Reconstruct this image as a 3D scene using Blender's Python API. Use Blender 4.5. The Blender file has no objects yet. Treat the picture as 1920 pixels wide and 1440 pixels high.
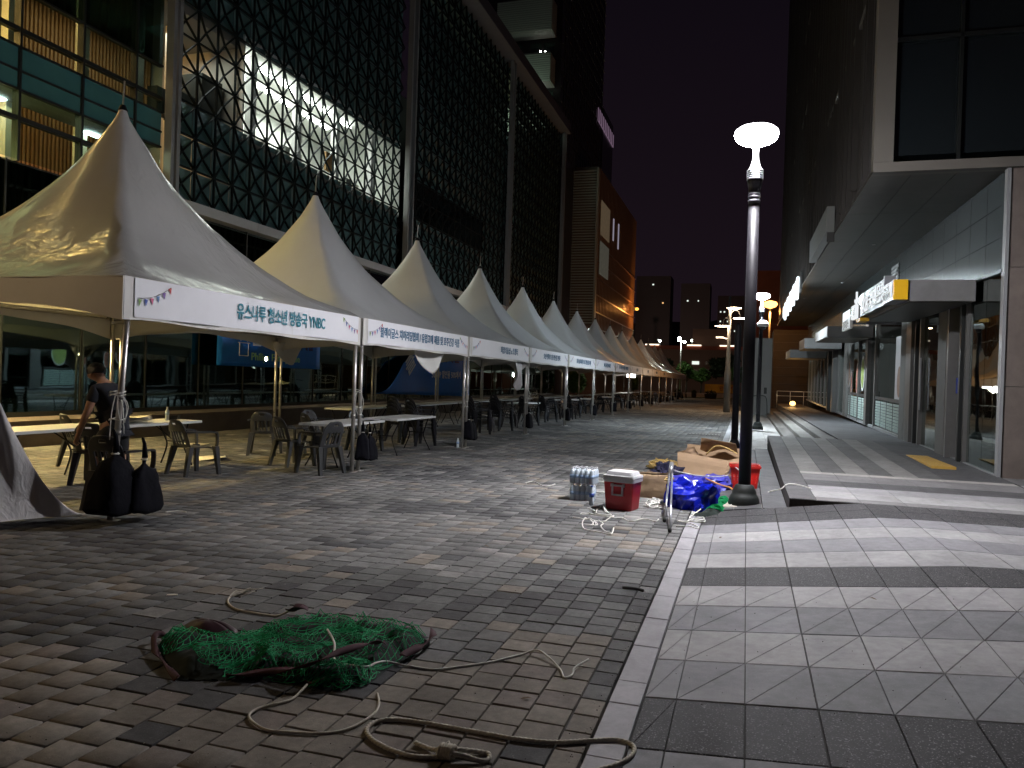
import bpy, bmesh, math, random
import numpy as np
from mathutils import Vector, Matrix, noise

random.seed(7)
rnd = random.Random(11)
C = bpy.context.scene
COL = C.collection
R = math.radians

# ------------------------------------------------------------------ camera
cam_d = bpy.data.cameras.new('camera')
cam = bpy.data.objects.new('camera', cam_d)
COL.objects.link(cam)
C.camera = cam
EYE = Vector((0, 0, 1.6))
YAW, PITCH, ROLL = R(16.931), R(0.412), R(1.855)
fw = Vector((-math.sin(YAW)*math.cos(PITCH), math.cos(YAW)*math.cos(PITCH), -math.sin(PITCH)))
r0 = Vector((math.cos(YAW), math.sin(YAW), 0))
u0 = r0.cross(fw)
cr, sr = math.cos(ROLL), math.sin(ROLL)
rt = r0*cr + u0*sr
up = u0*cr - r0*sr
cam.matrix_world = Matrix(((rt.x, up.x, -fw.x, EYE.x), (rt.y, up.y, -fw.y, EYE.y), (rt.z, up.z, -fw.z, EYE.z), (0, 0, 0, 1)))
cam_d.sensor_width = 36
cam_d.lens = 27.04
cam_d.clip_start = 0.05
cam_d.clip_end = 2000

# ------------------------------------------------------------------ world, exposure
w = bpy.data.worlds.new('World'); C.world = w; w.use_nodes = True
wn = w.node_tree.nodes; wl = w.node_tree.links
bg = wn['Background']
tc = wn.new('ShaderNodeTexCoord'); sx = wn.new('ShaderNodeSeparateXYZ'); rp = wn.new('ShaderNodeValToRGB')
wl.new(tc.outputs['Generated'], sx.inputs[0]); wl.new(sx.outputs['Z'], rp.inputs[0]); wl.new(rp.outputs[0], bg.inputs[0])
rp.color_ramp.elements[0].position = 0.0; rp.color_ramp.elements[0].color = (0.0105, 0.0062, 0.0095, 1)
rp.color_ramp.elements[1].position = 0.55; rp.color_ramp.elements[1].color = (0.0030, 0.0022, 0.0042, 1)
bg.inputs[1].default_value = 1.05
C.view_settings.view_transform = 'Standard'
C.view_settings.look = 'None'
C.view_settings.exposure = 0.0
C.view_settings.gamma = 1.0
C.view_settings.use_curve_mapping = False
C.render.engine = 'CYCLES'
C.cycles.max_bounces = 6
C.cycles.diffuse_bounces = 3
C.cycles.glossy_bounces = 3
C.cycles.transmission_bounces = 3
C.cycles.transparent_max_bounces = 12
C.cycles.sample_clamp_indirect = 3.0
C.cycles.use_denoising = True
C.cycles.caustics_reflective = False
C.cycles.caustics_refractive = False

LAMP_W = 2950.0       # radiant strength of the white pole lamps
WARM = (1.0, 0.56, 0.22)
SODIUM = (1.0, 0.42, 0.10)
COOL = (0.97, 0.955, 1.0)

def light(name, kind, loc, power, color, size=0.1, rot=None, parent=None, sx_=None, sy_=None, spot=None):
    d = bpy.data.lights.new(name, kind); d.energy = power; d.color = color
    if kind in ('POINT', 'SPOT'): d.shadow_soft_size = size
    if kind == 'SPOT' and spot: d.spot_size = spot; d.spot_blend = 0.6
    if kind == 'AREA': d.shape = 'RECTANGLE'; d.size = sx_ or size; d.size_y = sy_ or size
    o = bpy.data.objects.new(name, d); COL.objects.link(o)
    if parent is not None:
        o.parent = parent; o.location = Vector(loc) - parent.location
    else:
        o.location = loc
    if rot: o.rotation_euler = rot
    return o

# ------------------------------------------------------------------ materials
def P(name, color, rough=0.6, metal=0.0, spec=0.5, nz=0.0, nscale=8.0, bump=0.0, bscale=40.0, bdist=0.01,
      emit=None, estr=0.0, coat=0.0, attr=None, objcol=False, speck=0.0, alpha=None, trans=0.0, wave=None, stretch=None, rvar=0.0, stain=0.0):
    m = bpy.data.materials.new(name); m.use_nodes = True
    n = m.node_tree.nodes; l = m.node_tree.links; b = n['Principled BSDF']
    b.inputs['Base Color'].default_value = (*color, 1)
    b.inputs['Roughness'].default_value = rough
    b.inputs['Metallic'].default_value = metal
    b.inputs['Specular IOR Level'].default_value = spec
    b.inputs['Coat Weight'].default_value = coat
    b.inputs['Transmission Weight'].default_value = trans
    if alpha is not None: b.inputs['Alpha'].default_value = alpha
    if emit: b.inputs['Emission Color'].default_value = (*emit, 1); b.inputs['Emission Strength'].default_value = estr
    src = None
    if attr:
        a = n.new('ShaderNodeAttribute'); a.attribute_name = attr; src = a.outputs['Color']
    elif objcol:
        a = n.new('ShaderNodeObjectInfo'); src = a.outputs['Color']
    if nz > 0 or bump > 0 or speck > 0 or rvar > 0:
        g = n.new('ShaderNodeNewGeometry')
        vec = g.outputs['Position']
        if stretch:
            mp = n.new('ShaderNodeMapping'); mp.inputs['Scale'].default_value = stretch
            l.new(vec, mp.inputs[0]); vec = mp.outputs[0]
    if nz > 0:
        t = n.new('ShaderNodeTexNoise'); t.inputs['Scale'].default_value = nscale; t.inputs['Detail'].default_value = 6
        t.inputs['Roughness'].default_value = 0.65
        l.new(vec, t.inputs['Vector'])
        mr = n.new('ShaderNodeMapRange'); mr.inputs[1].default_value = 0.25; mr.inputs[2].default_value = 0.75
        mr.inputs[3].default_value = 1-nz; mr.inputs[4].default_value = 1+nz
        l.new(t.outputs['Fac'], mr.inputs[0])
        mx = n.new('ShaderNodeMix'); mx.data_type = 'RGBA'; mx.blend_type = 'MULTIPLY'; mx.inputs[0].default_value = 1
        if src is not None: l.new(src, mx.inputs[6])
        else: mx.inputs[6].default_value = (*color, 1)
        cb = n.new('ShaderNodeCombineColor')
        for i in range(3): l.new(mr.outputs[0], cb.inputs[i])
        l.new(cb.outputs[0], mx.inputs[7]); src = mx.outputs[2]
    if stain > 0:
        for sc_, am in ((0.55, stain), (3.1, stain*0.7)):
            t = n.new('ShaderNodeTexNoise'); t.inputs['Scale'].default_value = sc_; t.inputs['Detail'].default_value = 8; t.inputs['Roughness'].default_value = 0.7
            t.inputs['Distortion'].default_value = 0.6
            l.new(vec, t.inputs['Vector'])
            mr = n.new('ShaderNodeMapRange'); mr.inputs[1].default_value = 0.36; mr.inputs[2].default_value = 0.60
            mr.inputs[3].default_value = 1-am; mr.inputs[4].default_value = 1+am*0.35
            l.new(t.outputs['Fac'], mr.inputs[0])
            mx = n.new('ShaderNodeMix'); mx.data_type = 'RGBA'; mx.blend_type = 'MULTIPLY'; mx.inputs[0].default_value = 1
            l.new(src, mx.inputs[6]); cb = n.new('ShaderNodeCombineColor')
            for i in range(3): l.new(mr.outputs[0], cb.inputs[i])
            l.new(cb.outputs[0], mx.inputs[7]); src = mx.outputs[2]
    if speck > 0:
        t = n.new('ShaderNodeTexNoise'); t.inputs['Scale'].default_value = 110; t.inputs['Detail'].default_value = 2
        l.new(vec, t.inputs['Vector'])
        mr = n.new('ShaderNodeMapRange'); mr.inputs[1].default_value = 0.60; mr.inputs[2].default_value = 0.68
        mr.inputs[3].default_value = 0; mr.inputs[4].default_value = speck
        l.new(t.outputs['Fac'], mr.inputs[0])
        mx = n.new('ShaderNodeMix'); mx.data_type = 'RGBA'
        l.new(mr.outputs[0], mx.inputs[0])
        if src is not None: l.new(src, mx.inputs[6])
        else: mx.inputs[6].default_value = (*color, 1)
        mx.inputs[7].default_value = (0.5, 0.5, 0.5, 1); src = mx.outputs[2]
    if src is not None: l.new(src, b.inputs['Base Color'])
    if rvar > 0:
        t = n.new('ShaderNodeTexNoise'); t.inputs['Scale'].default_value = nscale*0.6; t.inputs['Detail'].default_value = 4
        l.new(vec, t.inputs['Vector'])
        mr = n.new('ShaderNodeMapRange'); mr.inputs[3].default_value = max(0.02, rough-rvar); mr.inputs[4].default_value = min(1, rough+rvar)
        l.new(t.outputs['Fac'], mr.inputs[0]); l.new(mr.outputs[0], b.inputs['Roughness'])
    if bump > 0:
        t = n.new('ShaderNodeTexNoise'); t.inputs['Scale'].default_value = bscale; t.inputs['Detail'].default_value = 5
        l.new(vec, t.inputs['Vector'])
        bp = n.new('ShaderNodeBump'); bp.inputs['Strength'].default_value = bump; bp.inputs['Distance'].default_value = bdist
        l.new(t.outputs['Fac'], bp.inputs['Height']); l.new(bp.outputs[0], b.inputs['Normal'])
    return m

def glass(name, tint, gloss=(0.8, 0.9, 0.9), base=0.10, rough=0.02, power=1.0, wav=0.0):
    """thin architectural pane: tinted see-through plus mirror reflection by view angle"""
    m = bpy.data.materials.new(name); m.use_nodes = True
    n = m.node_tree.nodes; l = m.node_tree.links; n.remove(n['Principled BSDF'])
    out = n['Material Output']
    tr = n.new('ShaderNodeBsdfTransparent'); tr.inputs[0].default_value = (*tint, 1)
    gl = n.new('ShaderNodeBsdfGlossy'); gl.inputs[0].default_value = (*gloss, 1); gl.inputs['Roughness'].default_value = rough
    fr = n.new('ShaderNodeLayerWeight'); fr.inputs[0].default_value = 0.5      # facing: the same on both faces of the pane
    pw = n.new('ShaderNodeMath'); pw.operation = 'POWER'; pw.inputs[1].default_value = 4.0; l.new(fr.outputs['Facing'], pw.inputs[0])
    mr = n.new('ShaderNodeMapRange'); mr.inputs[1].default_value = 0.0; mr.inputs[2].default_value = 1.0
    mr.inputs[3].default_value = base; mr.inputs[4].default_value = 0.9
    l.new(pw.outputs[0], mr.inputs[0])
    mx = n.new('ShaderNodeMixShader'); l.new(mr.outputs[0], mx.inputs[0]); l.new(tr.outputs[0], mx.inputs[1]); l.new(gl.outputs[0], mx.inputs[2])
    l.new(mx.outputs[0], out.inputs[0])
    if wav > 0:
        g = n.new('ShaderNodeNewGeometry'); t = n.new('ShaderNodeTexNoise'); t.inputs['Scale'].default_value = 0.9
        l.new(g.outputs['Position'], t.inputs['Vector'])
        bp = n.new('ShaderNodeBump'); bp.inputs['Strength'].default_value = wav; bp.inputs['Distance'].default_value = 0.05
        l.new(t.outputs['Fac'], bp.inputs['Height']); l.new(bp.outputs[0], gl.inputs['Normal'])
    return m

def E(name, color, strength):
    m = bpy.data.materials.new(name); m.use_nodes = True
    n = m.node_tree.nodes; l = m.node_tree.links; n.remove(n['Principled BSDF'])
    e = n.new('ShaderNodeEmission'); e.inputs[0].default_value = (*color, 1); e.inputs[1].default_value = strength
    l.new(e.outputs[0], n['Material Output'].inputs[0])
    return m

def tentmat(name, color, bump, rough=0.34, bscale=3.0, spec=0.45, coat=0.0, patch=False):
    m = P(name, color, rough=rough, spec=spec, nz=0.05, nscale=1.5, coat=coat)
    m.node_tree.nodes['Principled BSDF'].inputs['Coat Roughness'].default_value = 0.10
    n = m.node_tree.nodes; l = m.node_tree.links; b = n['Principled BSDF']
    g = n.new('ShaderNodeNewGeometry')
    h = None
    for sc, st, rot in ((bscale, (1, 1, 0.35), 0.5), (bscale*2.3, (0.5, 1.2, 0.6), -0.7)):
        mp = n.new('ShaderNodeMapping'); mp.inputs['Scale'].default_value = st; mp.inputs['Rotation'].default_value = (rot, rot*0.6, rot*0.4)
        l.new(g.outputs['Position'], mp.inputs[0])
        t = n.new('ShaderNodeTexNoise'); t.inputs['Scale'].default_value = sc; t.inputs['Detail'].default_value = 4; t.inputs['Roughness'].default_value = 0.45
        t.inputs['Distortion'].default_value = 0.5
        l.new(mp.outputs[0], t.inputs['Vector'])
        a = n.new('ShaderNodeMath'); a.operation = 'SUBTRACT'; a.inputs[1].default_value = 0.5; l.new(t.outputs['Fac'], a.inputs[0])
        ab = n.new('ShaderNodeMath'); ab.operation = 'ABSOLUTE'; l.new(a.outputs[0], ab.inputs[0])
        if h is None: h = ab.outputs[0]
        else:
            s = n.new('ShaderNodeMath'); s.operation = 'ADD'; l.new(h, s.inputs[0]); l.new(ab.outputs[0], s.inputs[1]); h = s.outputs[0]
    if patch:
        t = n.new('ShaderNodeTexNoise'); t.inputs['Scale'].default_value = 0.55; t.inputs['Detail'].default_value = 2
        l.new(g.outputs['Position'], t.inputs['Vector'])
        mr = n.new('ShaderNodeMapRange'); mr.inputs[1].default_value = 0.44; mr.inputs[2].default_value = 0.60; mr.inputs[3].default_value = 0.12; mr.inputs[4].default_value = 1.0
        l.new(t.outputs['Fac'], mr.inputs[0])
        mm = n.new('ShaderNodeMath'); mm.operation = 'MULTIPLY'; l.new(h, mm.inputs[0]); l.new(mr.outputs[0], mm.inputs[1]); h = mm.outputs[0]
    bp = n.new('ShaderNodeBump'); bp.inputs['Strength'].default_value = bump; bp.inputs['Distance'].default_value = 0.05; bp.invert = True
    l.new(h, bp.inputs['Height']); l.new(bp.outputs[0], b.inputs['Normal'])
    if coat: l.new(bp.outputs[0], b.inputs['Coat Normal'])
    tl = n.new('ShaderNodeBsdfTranslucent'); tl.inputs[0].default_value = (color[0], color[1]*0.96, color[2]*0.88, 1)
    ms = n.new('ShaderNodeMixShader'); ms.inputs[0].default_value = 0.16
    l.new(b.outputs[0], ms.inputs[1]); l.new(tl.outputs[0], ms.inputs[2]); l.new(ms.outputs[0], n['Material Output'].inputs[0])
    return m

M = {}
M['ground'] = P('ground_dark', (0.05, 0.05, 0.048), 0.9, nz=0.3, nscale=0.6)
M['joint'] = P('joint_sand', (0.035, 0.032, 0.028), 0.95, nz=0.4, nscale=30)
M['brick_obj'] = P('brick_object', (0.15, 0.15, 0.14), 0.85, spec=0.22, objcol=True, stain=0.28, nz=0.22, nscale=22, bump=0.35, bscale=160, bdist=0.004, speck=0.10, rvar=0.1)
M['brick_att'] = P('brick_attribute', (0.15, 0.15, 0.14), 0.85, spec=0.22, attr='Col', stain=0.28, nz=0.22, nscale=22, bump=0.35, bscale=160, bdist=0.004, speck=0.10, rvar=0.1)
M['tiledark'] = P('sparkling_dark_granite', (0.1, 0.1, 0.1), 0.75, spec=0.25, objcol=True, nz=0.2, nscale=30, bump=0.2, bscale=180, bdist=0.003, speck=0.40, rvar=0.14)
M['tile'] = P('granite_tile', (0.3, 0.3, 0.3), 0.75, spec=0.25, objcol=True, stain=0.20, nz=0.15, nscale=16, bump=0.18, bscale=180, bdist=0.003, speck=0.16, rvar=0.14)
M['granite'] = P('granite_kerb', (0.42, 0.41, 0.43), 0.8, spec=0.25, stain=0.22, nz=0.10, nscale=30, bump=0.2, bscale=150, bdist=0.003, speck=0.12)
M['darkstone'] = P('dark_stone', (0.10, 0.10, 0.105), 0.7, spec=0.3, stain=0.25, nz=0.2, nscale=6, speck=0.1, bump=0.1, bscale=120, bdist=0.002, rvar=0.1)
M['cream'] = P('cream_stone', (0.45, 0.41, 0.35), 0.8, nz=0.12, nscale=20)
M['concrete'] = P('concrete', (0.13, 0.127, 0.12), 0.85, nz=0.12, nscale=2.5, bump=0.1, bscale=40)
M['brownstone'] = P('brown_stone', (0.165, 0.135, 0.118), 0.7, stain=0.18, nz=0.12, nscale=3.0, bump=0.05, bscale=60)
M['tent'] = tentmat('tent_vinyl', (0.76, 0.775, 0.785), 0.22, rough=0.38, bscale=0.9, coat=0.25)
M['tent1'] = tentmat('tent_vinyl_creased', (0.72, 0.72, 0.71), 0.9, rough=0.25, bscale=1.9, spec=0.6, coat=0.8, patch=True)
M['tarp'] = tentmat('white_tarp', (0.72, 0.70, 0.70), 0.5, rough=0.35, bscale=4.0)
M['valence'] = P('valence_vinyl', (0.72, 0.70, 0.66), 0.5, nz=0.05, nscale=3, bump=0.08, bscale=6, bdist=0.02)
M['banner'] = P('banner_white', (0.86, 0.86, 0.9), 0.5, nz=0.03, nscale=3, bump=0.05, bscale=5, bdist=0.02)
M['teal'] = P('print_teal', (0.015, 0.22, 0.30), 0.5)
M['navy'] = P('print_blue', (0.02, 0.13, 0.26), 0.5)
for k, c in dict(flag_pink=(0.6, 0.12, 0.25), flag_blue=(0.05, 0.1, 0.4), flag_violet=(0.2, 0.1, 0.35), flag_green=(0.25, 0.4, 0.12), flag_sky=(0.15, 0.3, 0.6), flag_red=(0.55, 0.08, 0.08)).items(): M[k] = P(k, c, 0.6)
M['steel'] = P('galvanised_steel', (0.52, 0.50, 0.47), 0.32, metal=0.75, nz=0.15, nscale=10, rvar=0.12)
M['alu'] = P('brushed_aluminium', (0.42, 0.43, 0.47), 0.30, metal=0.7)
M['blackmetal'] = P('black_painted_metal', (0.011, 0.010, 0.013), 0.5, spec=0.2, nz=0.2, nscale=5, rvar=0.08)
M['greymetal'] = P('grey_painted_metal', (0.12, 0.12, 0.117), 0.42, metal=0.3, nz=0.1)
M['rubber'] = P('black_rubber', (0.018, 0.022, 0.02), 0.6, nz=0.2, nscale=20, bump=0.1, bscale=60)
M['plastic'] = P('dark_grey_plastic', (0.045, 0.047, 0.05), 0.34, nz=0.12, nscale=9, spec=0.5, rvar=0.06)
M['blackplastic'] = P('black_plastic', (0.016, 0.016, 0.02), 0.36, nz=0.1, nscale=9)
M['tabletop'] = P('white_table_plastic', (0.62, 0.63, 0.62), 0.45, nz=0.05, nscale=6)
M['bagcloth'] = P('black_sandbag_cloth', (0.005, 0.005, 0.008), 0.85, spec=0.12, nz=0.3, nscale=8, bump=0.4, bscale=14, bdist=0.02)
M['tie'] = P('white_tie', (0.55, 0.53, 0.5), 0.7)
M['skin'] = P('skin', (0.36, 0.19, 0.12), 0.5, nz=0.05, nscale=20)
M['tshirt'] = P('black_cotton', (0.012, 0.013, 0.02), 0.9, bump=0.3, bscale=12, bdist=0.02)
M['shorts'] = P('black_shorts', (0.010, 0.010, 0.012), 0.85, bump=0.3, bscale=12, bdist=0.02)
M['hair'] = P('black_hair', (0.006, 0.005, 0.005), 0.5, bump=0.6, bscale=60, bdist=0.01)
M['shoe_white'] = P('white_rubber', (0.6, 0.6, 0.6), 0.6)
M['red'] = P('red_plastic', (0.42, 0.012, 0.022), 0.36, nz=0.05, nscale=6, bump=0.04, bscale=90, bdist=0.002)
M['redbasket'] = P('red_basket', (0.62, 0.02, 0.015), 0.38)
M['whiteplastic'] = P('white_plastic', (0.78, 0.78, 0.80), 0.35, nz=0.03, nscale=8)
M['paper'] = P('kraft_paper', (0.42, 0.29, 0.17), 0.75, nz=0.10, nscale=9, bump=0.35, bscale=9, bdist=0.02)
M['carton'] = P('corrugated_card', (0.40, 0.27, 0.16), 0.8, nz=0.10, nscale=7, bump=0.1, bscale=30, bdist=0.01)
M['whitepaper'] = P('white_paper', (0.7, 0.66, 0.56), 0.8)
M['bluetarp'] = P('blue_polythene', (0.006, 0.018, 0.52), 0.24, spec=0.6, nz=0.25, nscale=5, bump=0.5, bscale=9, bdist=0.02)
M['bluetarp2'] = P('blue_polythene_dull', (0.05, 0.05, 0.42), 0.38, spec=0.5, nz=0.2, nscale=5, bump=0.4, bscale=8, bdist=0.02)
M['darkcloth'] = P('navy_cloth', (0.012, 0.012, 0.04), 0.8, bump=0.4, bscale=12, bdist=0.02)
M['netgreen'] = P('net_green', (0.008, 0.30, 0.10), 0.7, spec=0.2, nz=0.35, nscale=9)
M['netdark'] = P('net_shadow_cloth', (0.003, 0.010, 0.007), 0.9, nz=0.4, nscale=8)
M['maroon'] = P('maroon_webbing', (0.05, 0.010, 0.018), 0.8, nz=0.2, nscale=10)
M['ropewhite'] = P('white_rope', (0.78, 0.77, 0.72), 0.8, nz=0.12, nscale=60)
M['roperaw'] = P('undyed_rope', (0.52, 0.48, 0.40), 0.85, nz=0.2, nscale=60)
M['ropeyellow'] = P('yellow_rope', (0.55, 0.38, 0.13), 0.8, nz=0.2, nscale=40)
M['water'] = P('clear_bottle', (0.78, 0.87, 0.95), 0.14, spec=0.7, trans=0.0, nz=0.06, nscale=20)
M['waterlabel'] = P('pale_blue_label', (0.42, 0.60, 0.85), 0.45)
M['bluecap'] = P('blue_cap', (0.04, 0.12, 0.5), 0.4)
M['film'] = P('shrink_film', (0.75, 0.86, 0.97), 0.15, spec=0.7, alpha=0.22)
M['orange_rope'] = P('orange_rope', (0.75, 0.35, 0.08), 0.7)
# buildings
M['bglass'] = glass('green_tinted_glass', (0.72, 0.82, 0.78), (0.75, 0.95, 0.92), base=0.05, rough=0.015, wav=0.03)
M['lobbyglass'] = glass('dark_lobby_glass', (0.30, 0.42, 0.40), (0.7, 0.90, 0.90), base=0.16, rough=0.02, wav=0.04)
M['frit'] = P('fritted_spandrel', (0.05, 0.13, 0.135), 0.12, spec=0.6, nz=0.15, nscale=1.2, emit=(0.03, 0.10, 0.10), estr=0.10)
M['shopglass'] = glass('shop_glass', (0.5, 0.56, 0.54), (0.88, 0.93, 0.9), base=0.20, rough=0.01, wav=0.05)
M['mullion'] = P('black_mullion', (0.012, 0.014, 0.014), 0.45)
M['shopmetal'] = P('shopfront_metal', (0.17, 0.17, 0.165), 0.4, metal=0.4, nz=0.08)
M['fin'] = P('pale_metal_fin', (0.30, 0.31, 0.32), 0.45, metal=0.2, nz=0.08, nscale=2)
M['beam'] = P('white_metal_beam', (0.50, 0.50, 0.50), 0.45, nz=0.05)
M['rod'] = P('lattice_rod', (0.010, 0.015, 0.016), 0.6, spec=0.12)
M['latback'] = P('lattice_teal_panel', (0.085, 0.170, 0.168), 0.35, nz=0.35, nscale=1.3, spec=0.5)
M['latback2'] = P('lattice_dark_panel', (0.008, 0.012, 0.013), 0.5, nz=0.3, nscale=1.3, spec=0.3)
M['slat'] = P('wood_slat', (0.42, 0.22, 0.09), 0.55, nz=0.15, nscale=9)
M['roomwall'] = P('room_wall', (0.55, 0.52, 0.44), 0.8, nz=0.1, nscale=1)
M['roomdark'] = P('room_dark', (0.05, 0.045, 0.04), 0.8)
M['column'] = P('white_column', (0.72, 0.66, 0.52), 0.7)
M['slab'] = P('slab_grey', (0.22, 0.21, 0.19), 0.7)
M['roomwhite'] = P('bright_room_wall', (0.80, 0.82, 0.78), 0.8, nz=0.04)
M['shelf'] = P('shelf_dark', (0.06, 0.07, 0.06), 0.6)
M['brownboard'] = P('brown_board', (0.28, 0.16, 0.05), 0.6)
M['tube'] = E('lit_tube', (0.92, 1.0, 0.92), 22)
M['warmdown'] = E('warm_downlight', (1.0, 0.62, 0.26), 20)
M['unseen_pendant'] = E('unseen_warm_pendant', (1.0, 0.52, 0.17), 60)
M['unseen_pendant2'] = E('unseen_yellow_pendant', (0.95, 0.88, 0.30), 24)
M['darkpane'] = glass('dark_upper_glass', (0.18, 0.27, 0.25), (0.75, 0.95, 0.92), base=0.10, wav=0.05)
M['cooldown'] = E('cool_downlight', (0.75, 0.92, 1.0), 14)
M['parapet'] = P('parapet_metal', (0.10, 0.10, 0.10), 0.4, metal=0.3)
M['towerface'] = P('tower_dark_glass', (0.022, 0.016, 0.018), 0.3, spec=0.5, nz=0.3, nscale=0.5)
M['towerline'] = P('tower_mullion', (0.05, 0.045, 0.045), 0.5)
M['louvre'] = P('white_louvre', (0.50, 0.52, 0.46), 0.5, nz=0.06)
M['louvre2'] = P('beige_louvre', (0.36, 0.37, 0.32), 0.5, nz=0.06)
M['brownglass'] = P('brown_glass', (0.10, 0.045, 0.025), 0.28, spec=0.6, nz=0.35, nscale=0.7)
M['brownfin'] = P('brown_fin', (0.30, 0.17, 0.10), 0.4, metal=0.4)
M['soffit'] = P('soffit_metal', (0.072, 0.068, 0.060), 0.42, stain=0.22, metal=0.25, nz=0.08, nscale=0.8, bump=0.04, bscale=2, bdist=0.03)
M['facade_panel'] = P('grey_facade_panel', (0.062, 0.085, 0.087), 0.20, metal=0.75, nz=0.10, nscale=1.2, bump=0.10, bscale=1.3, bdist=0.05)
M['rfin'] = P('dark_bronze_fin', (0.075, 0.07, 0.065), 0.4, metal=0.5)
M['rback'] = P('right_tower_glass', (0.012, 0.016, 0.018), 0.12, spec=0.6)
M['framestrip'] = P('beige_frame', (0.145, 0.135, 0.118), 0.5, nz=0.08, nscale=1.5)
M['canopy'] = P('grey_canopy', (0.19, 0.19, 0.19), 0.5, stain=0.15, nz=0.06, nscale=2)
M['signdark'] = P('sign_dark', (0.03, 0.03, 0.03), 0.5)
M['signgrey'] = P('sign_box_grey', (0.24, 0.25, 0.28), 0.45)
M['yellow'] = P('sign_yellow', (0.80, 0.45, 0.0), 0.45)
M['signlit'] = E('sign_white_lit', (0.93, 0.97, 1.0), 0.95)
M['signlit2'] = E('sign_blue_white_lit', (0.85, 0.95, 1.0), 2.5)
M['mat'] = P('tactile_yellow', (0.46, 0.28, 0.05), 0.7, nz=0.15, nscale=15)
M['mint'] = P('mint_slat', (0.36, 0.46, 0.43), 0.45)
M['poster'] = P('poster_white', (0.46, 0.45, 0.47), 0.5, nz=0.05)
M['food1'] = P('poster_food_red', (0.35, 0.12, 0.08), 0.6, nz=0.5, nscale=14)
M['food2'] = P('poster_food_green', (0.22, 0.28, 0.08), 0.6, nz=0.5, nscale=14)
M['foodbrown'] = P('poster_food_brown', (0.25, 0.13, 0.08), 0.6, nz=0.4, nscale=14)
M['bluebanner'] = P('blue_banner', (0.010, 0.20, 0.75), 0.55, nz=0.08, nscale=3, bump=0.1, bscale=3, bdist=0.03)
M['bannertext'] = P('banner_pale_print', (0.85, 0.88, 0.92), 0.6)
M['bannergreen'] = P('banner_green_print', (0.40, 0.80, 0.50), 0.6)
M['bannerdark'] = P('banner_navy_print', (0.02, 0.02, 0.16), 0.6)
M['leaf'] = P('leaf_green', (0.055, 0.12, 0.025), 0.6, nz=0.4, nscale=3)
M['leafdark'] = P('leaf_dark', (0.018, 0.03, 0.012), 0.7, nz=0.4, nscale=2)
M['bark'] = P('bark', (0.06, 0.05, 0.04), 0.9)
M['grass'] = P('grass', (0.05, 0.09, 0.02), 0.9, nz=0.4, nscale=2)
M['hillmat'] = P('hill_dark', (0.012, 0.010, 0.010), 0.95, nz=0.3, nscale=0.03)
M['farwall'] = P('far_building_wall', (0.26, 0.16, 0.13), 0.8, nz=0.15, nscale=0.15)
M['farwall2'] = P('far_tower_wall', (0.05, 0.04, 0.04), 0.8, nz=0.15, nscale=0.1)
M['redroof'] = P('red_fascia', (0.34, 0.07, 0.04), 0.6)
M['winlit'] = E('far_window_lit', (0.85, 0.95, 0.85), 1.1)
M['winwarm'] = E('far_window_warm', (1.0, 0.55, 0.22), 1.2)
M['windark'] = P('far_window_dark', (0.02, 0.02, 0.02), 0.3)
M['greywall'] = P('grey_monolith', (0.30, 0.30, 0.29), 0.75, nz=0.06, nscale=1.5)
M['orangewall'] = P('red_brown_wall', (0.26, 0.10, 0.07), 0.75, nz=0.15, nscale=0.6)
M['blackwall'] = P('dark_brown_wall', (0.022, 0.017, 0.015), 0.7, nz=0.3, nscale=1.5)
M['lampwhite'] = E('lamp_head_white', (0.97, 0.955, 1.0), LAMP_W/3.6)
M['lampcool'] = E('lamp_head_cool', (0.80, 0.92, 1.0), LAMP_W*1.35/3.6)
M['lampneck'] = E('lamp_neck_white', (0.97, 0.94, 1.0), 9)
M['lampwarm'] = E('lamp_disc_warm', (1.0, 0.74, 0.48), 70)
M['lampsodium'] = E('lamp_sodium', (1.0, 0.40, 0.10), 5.5)
M['flood'] = E('sodium_flood', (1.0, 0.40, 0.06), 3.5)
M['parklight'] = E('park_lamp', (0.9, 1.0, 0.85), 120)
M['bulb'] = E('small_warm_bulb', (1.0, 0.72, 0.4), 40)
M['lantern'] = E('white_lantern', (1.0, 0.94, 0.86), 7)
M['steplight'] = E('step_light', (1.0, 0.55, 0.16), 5)
M['teallens'] = P('lamp_metal_ring', (0.3, 0.3, 0.32), 0.3, metal=0.8)

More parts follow.
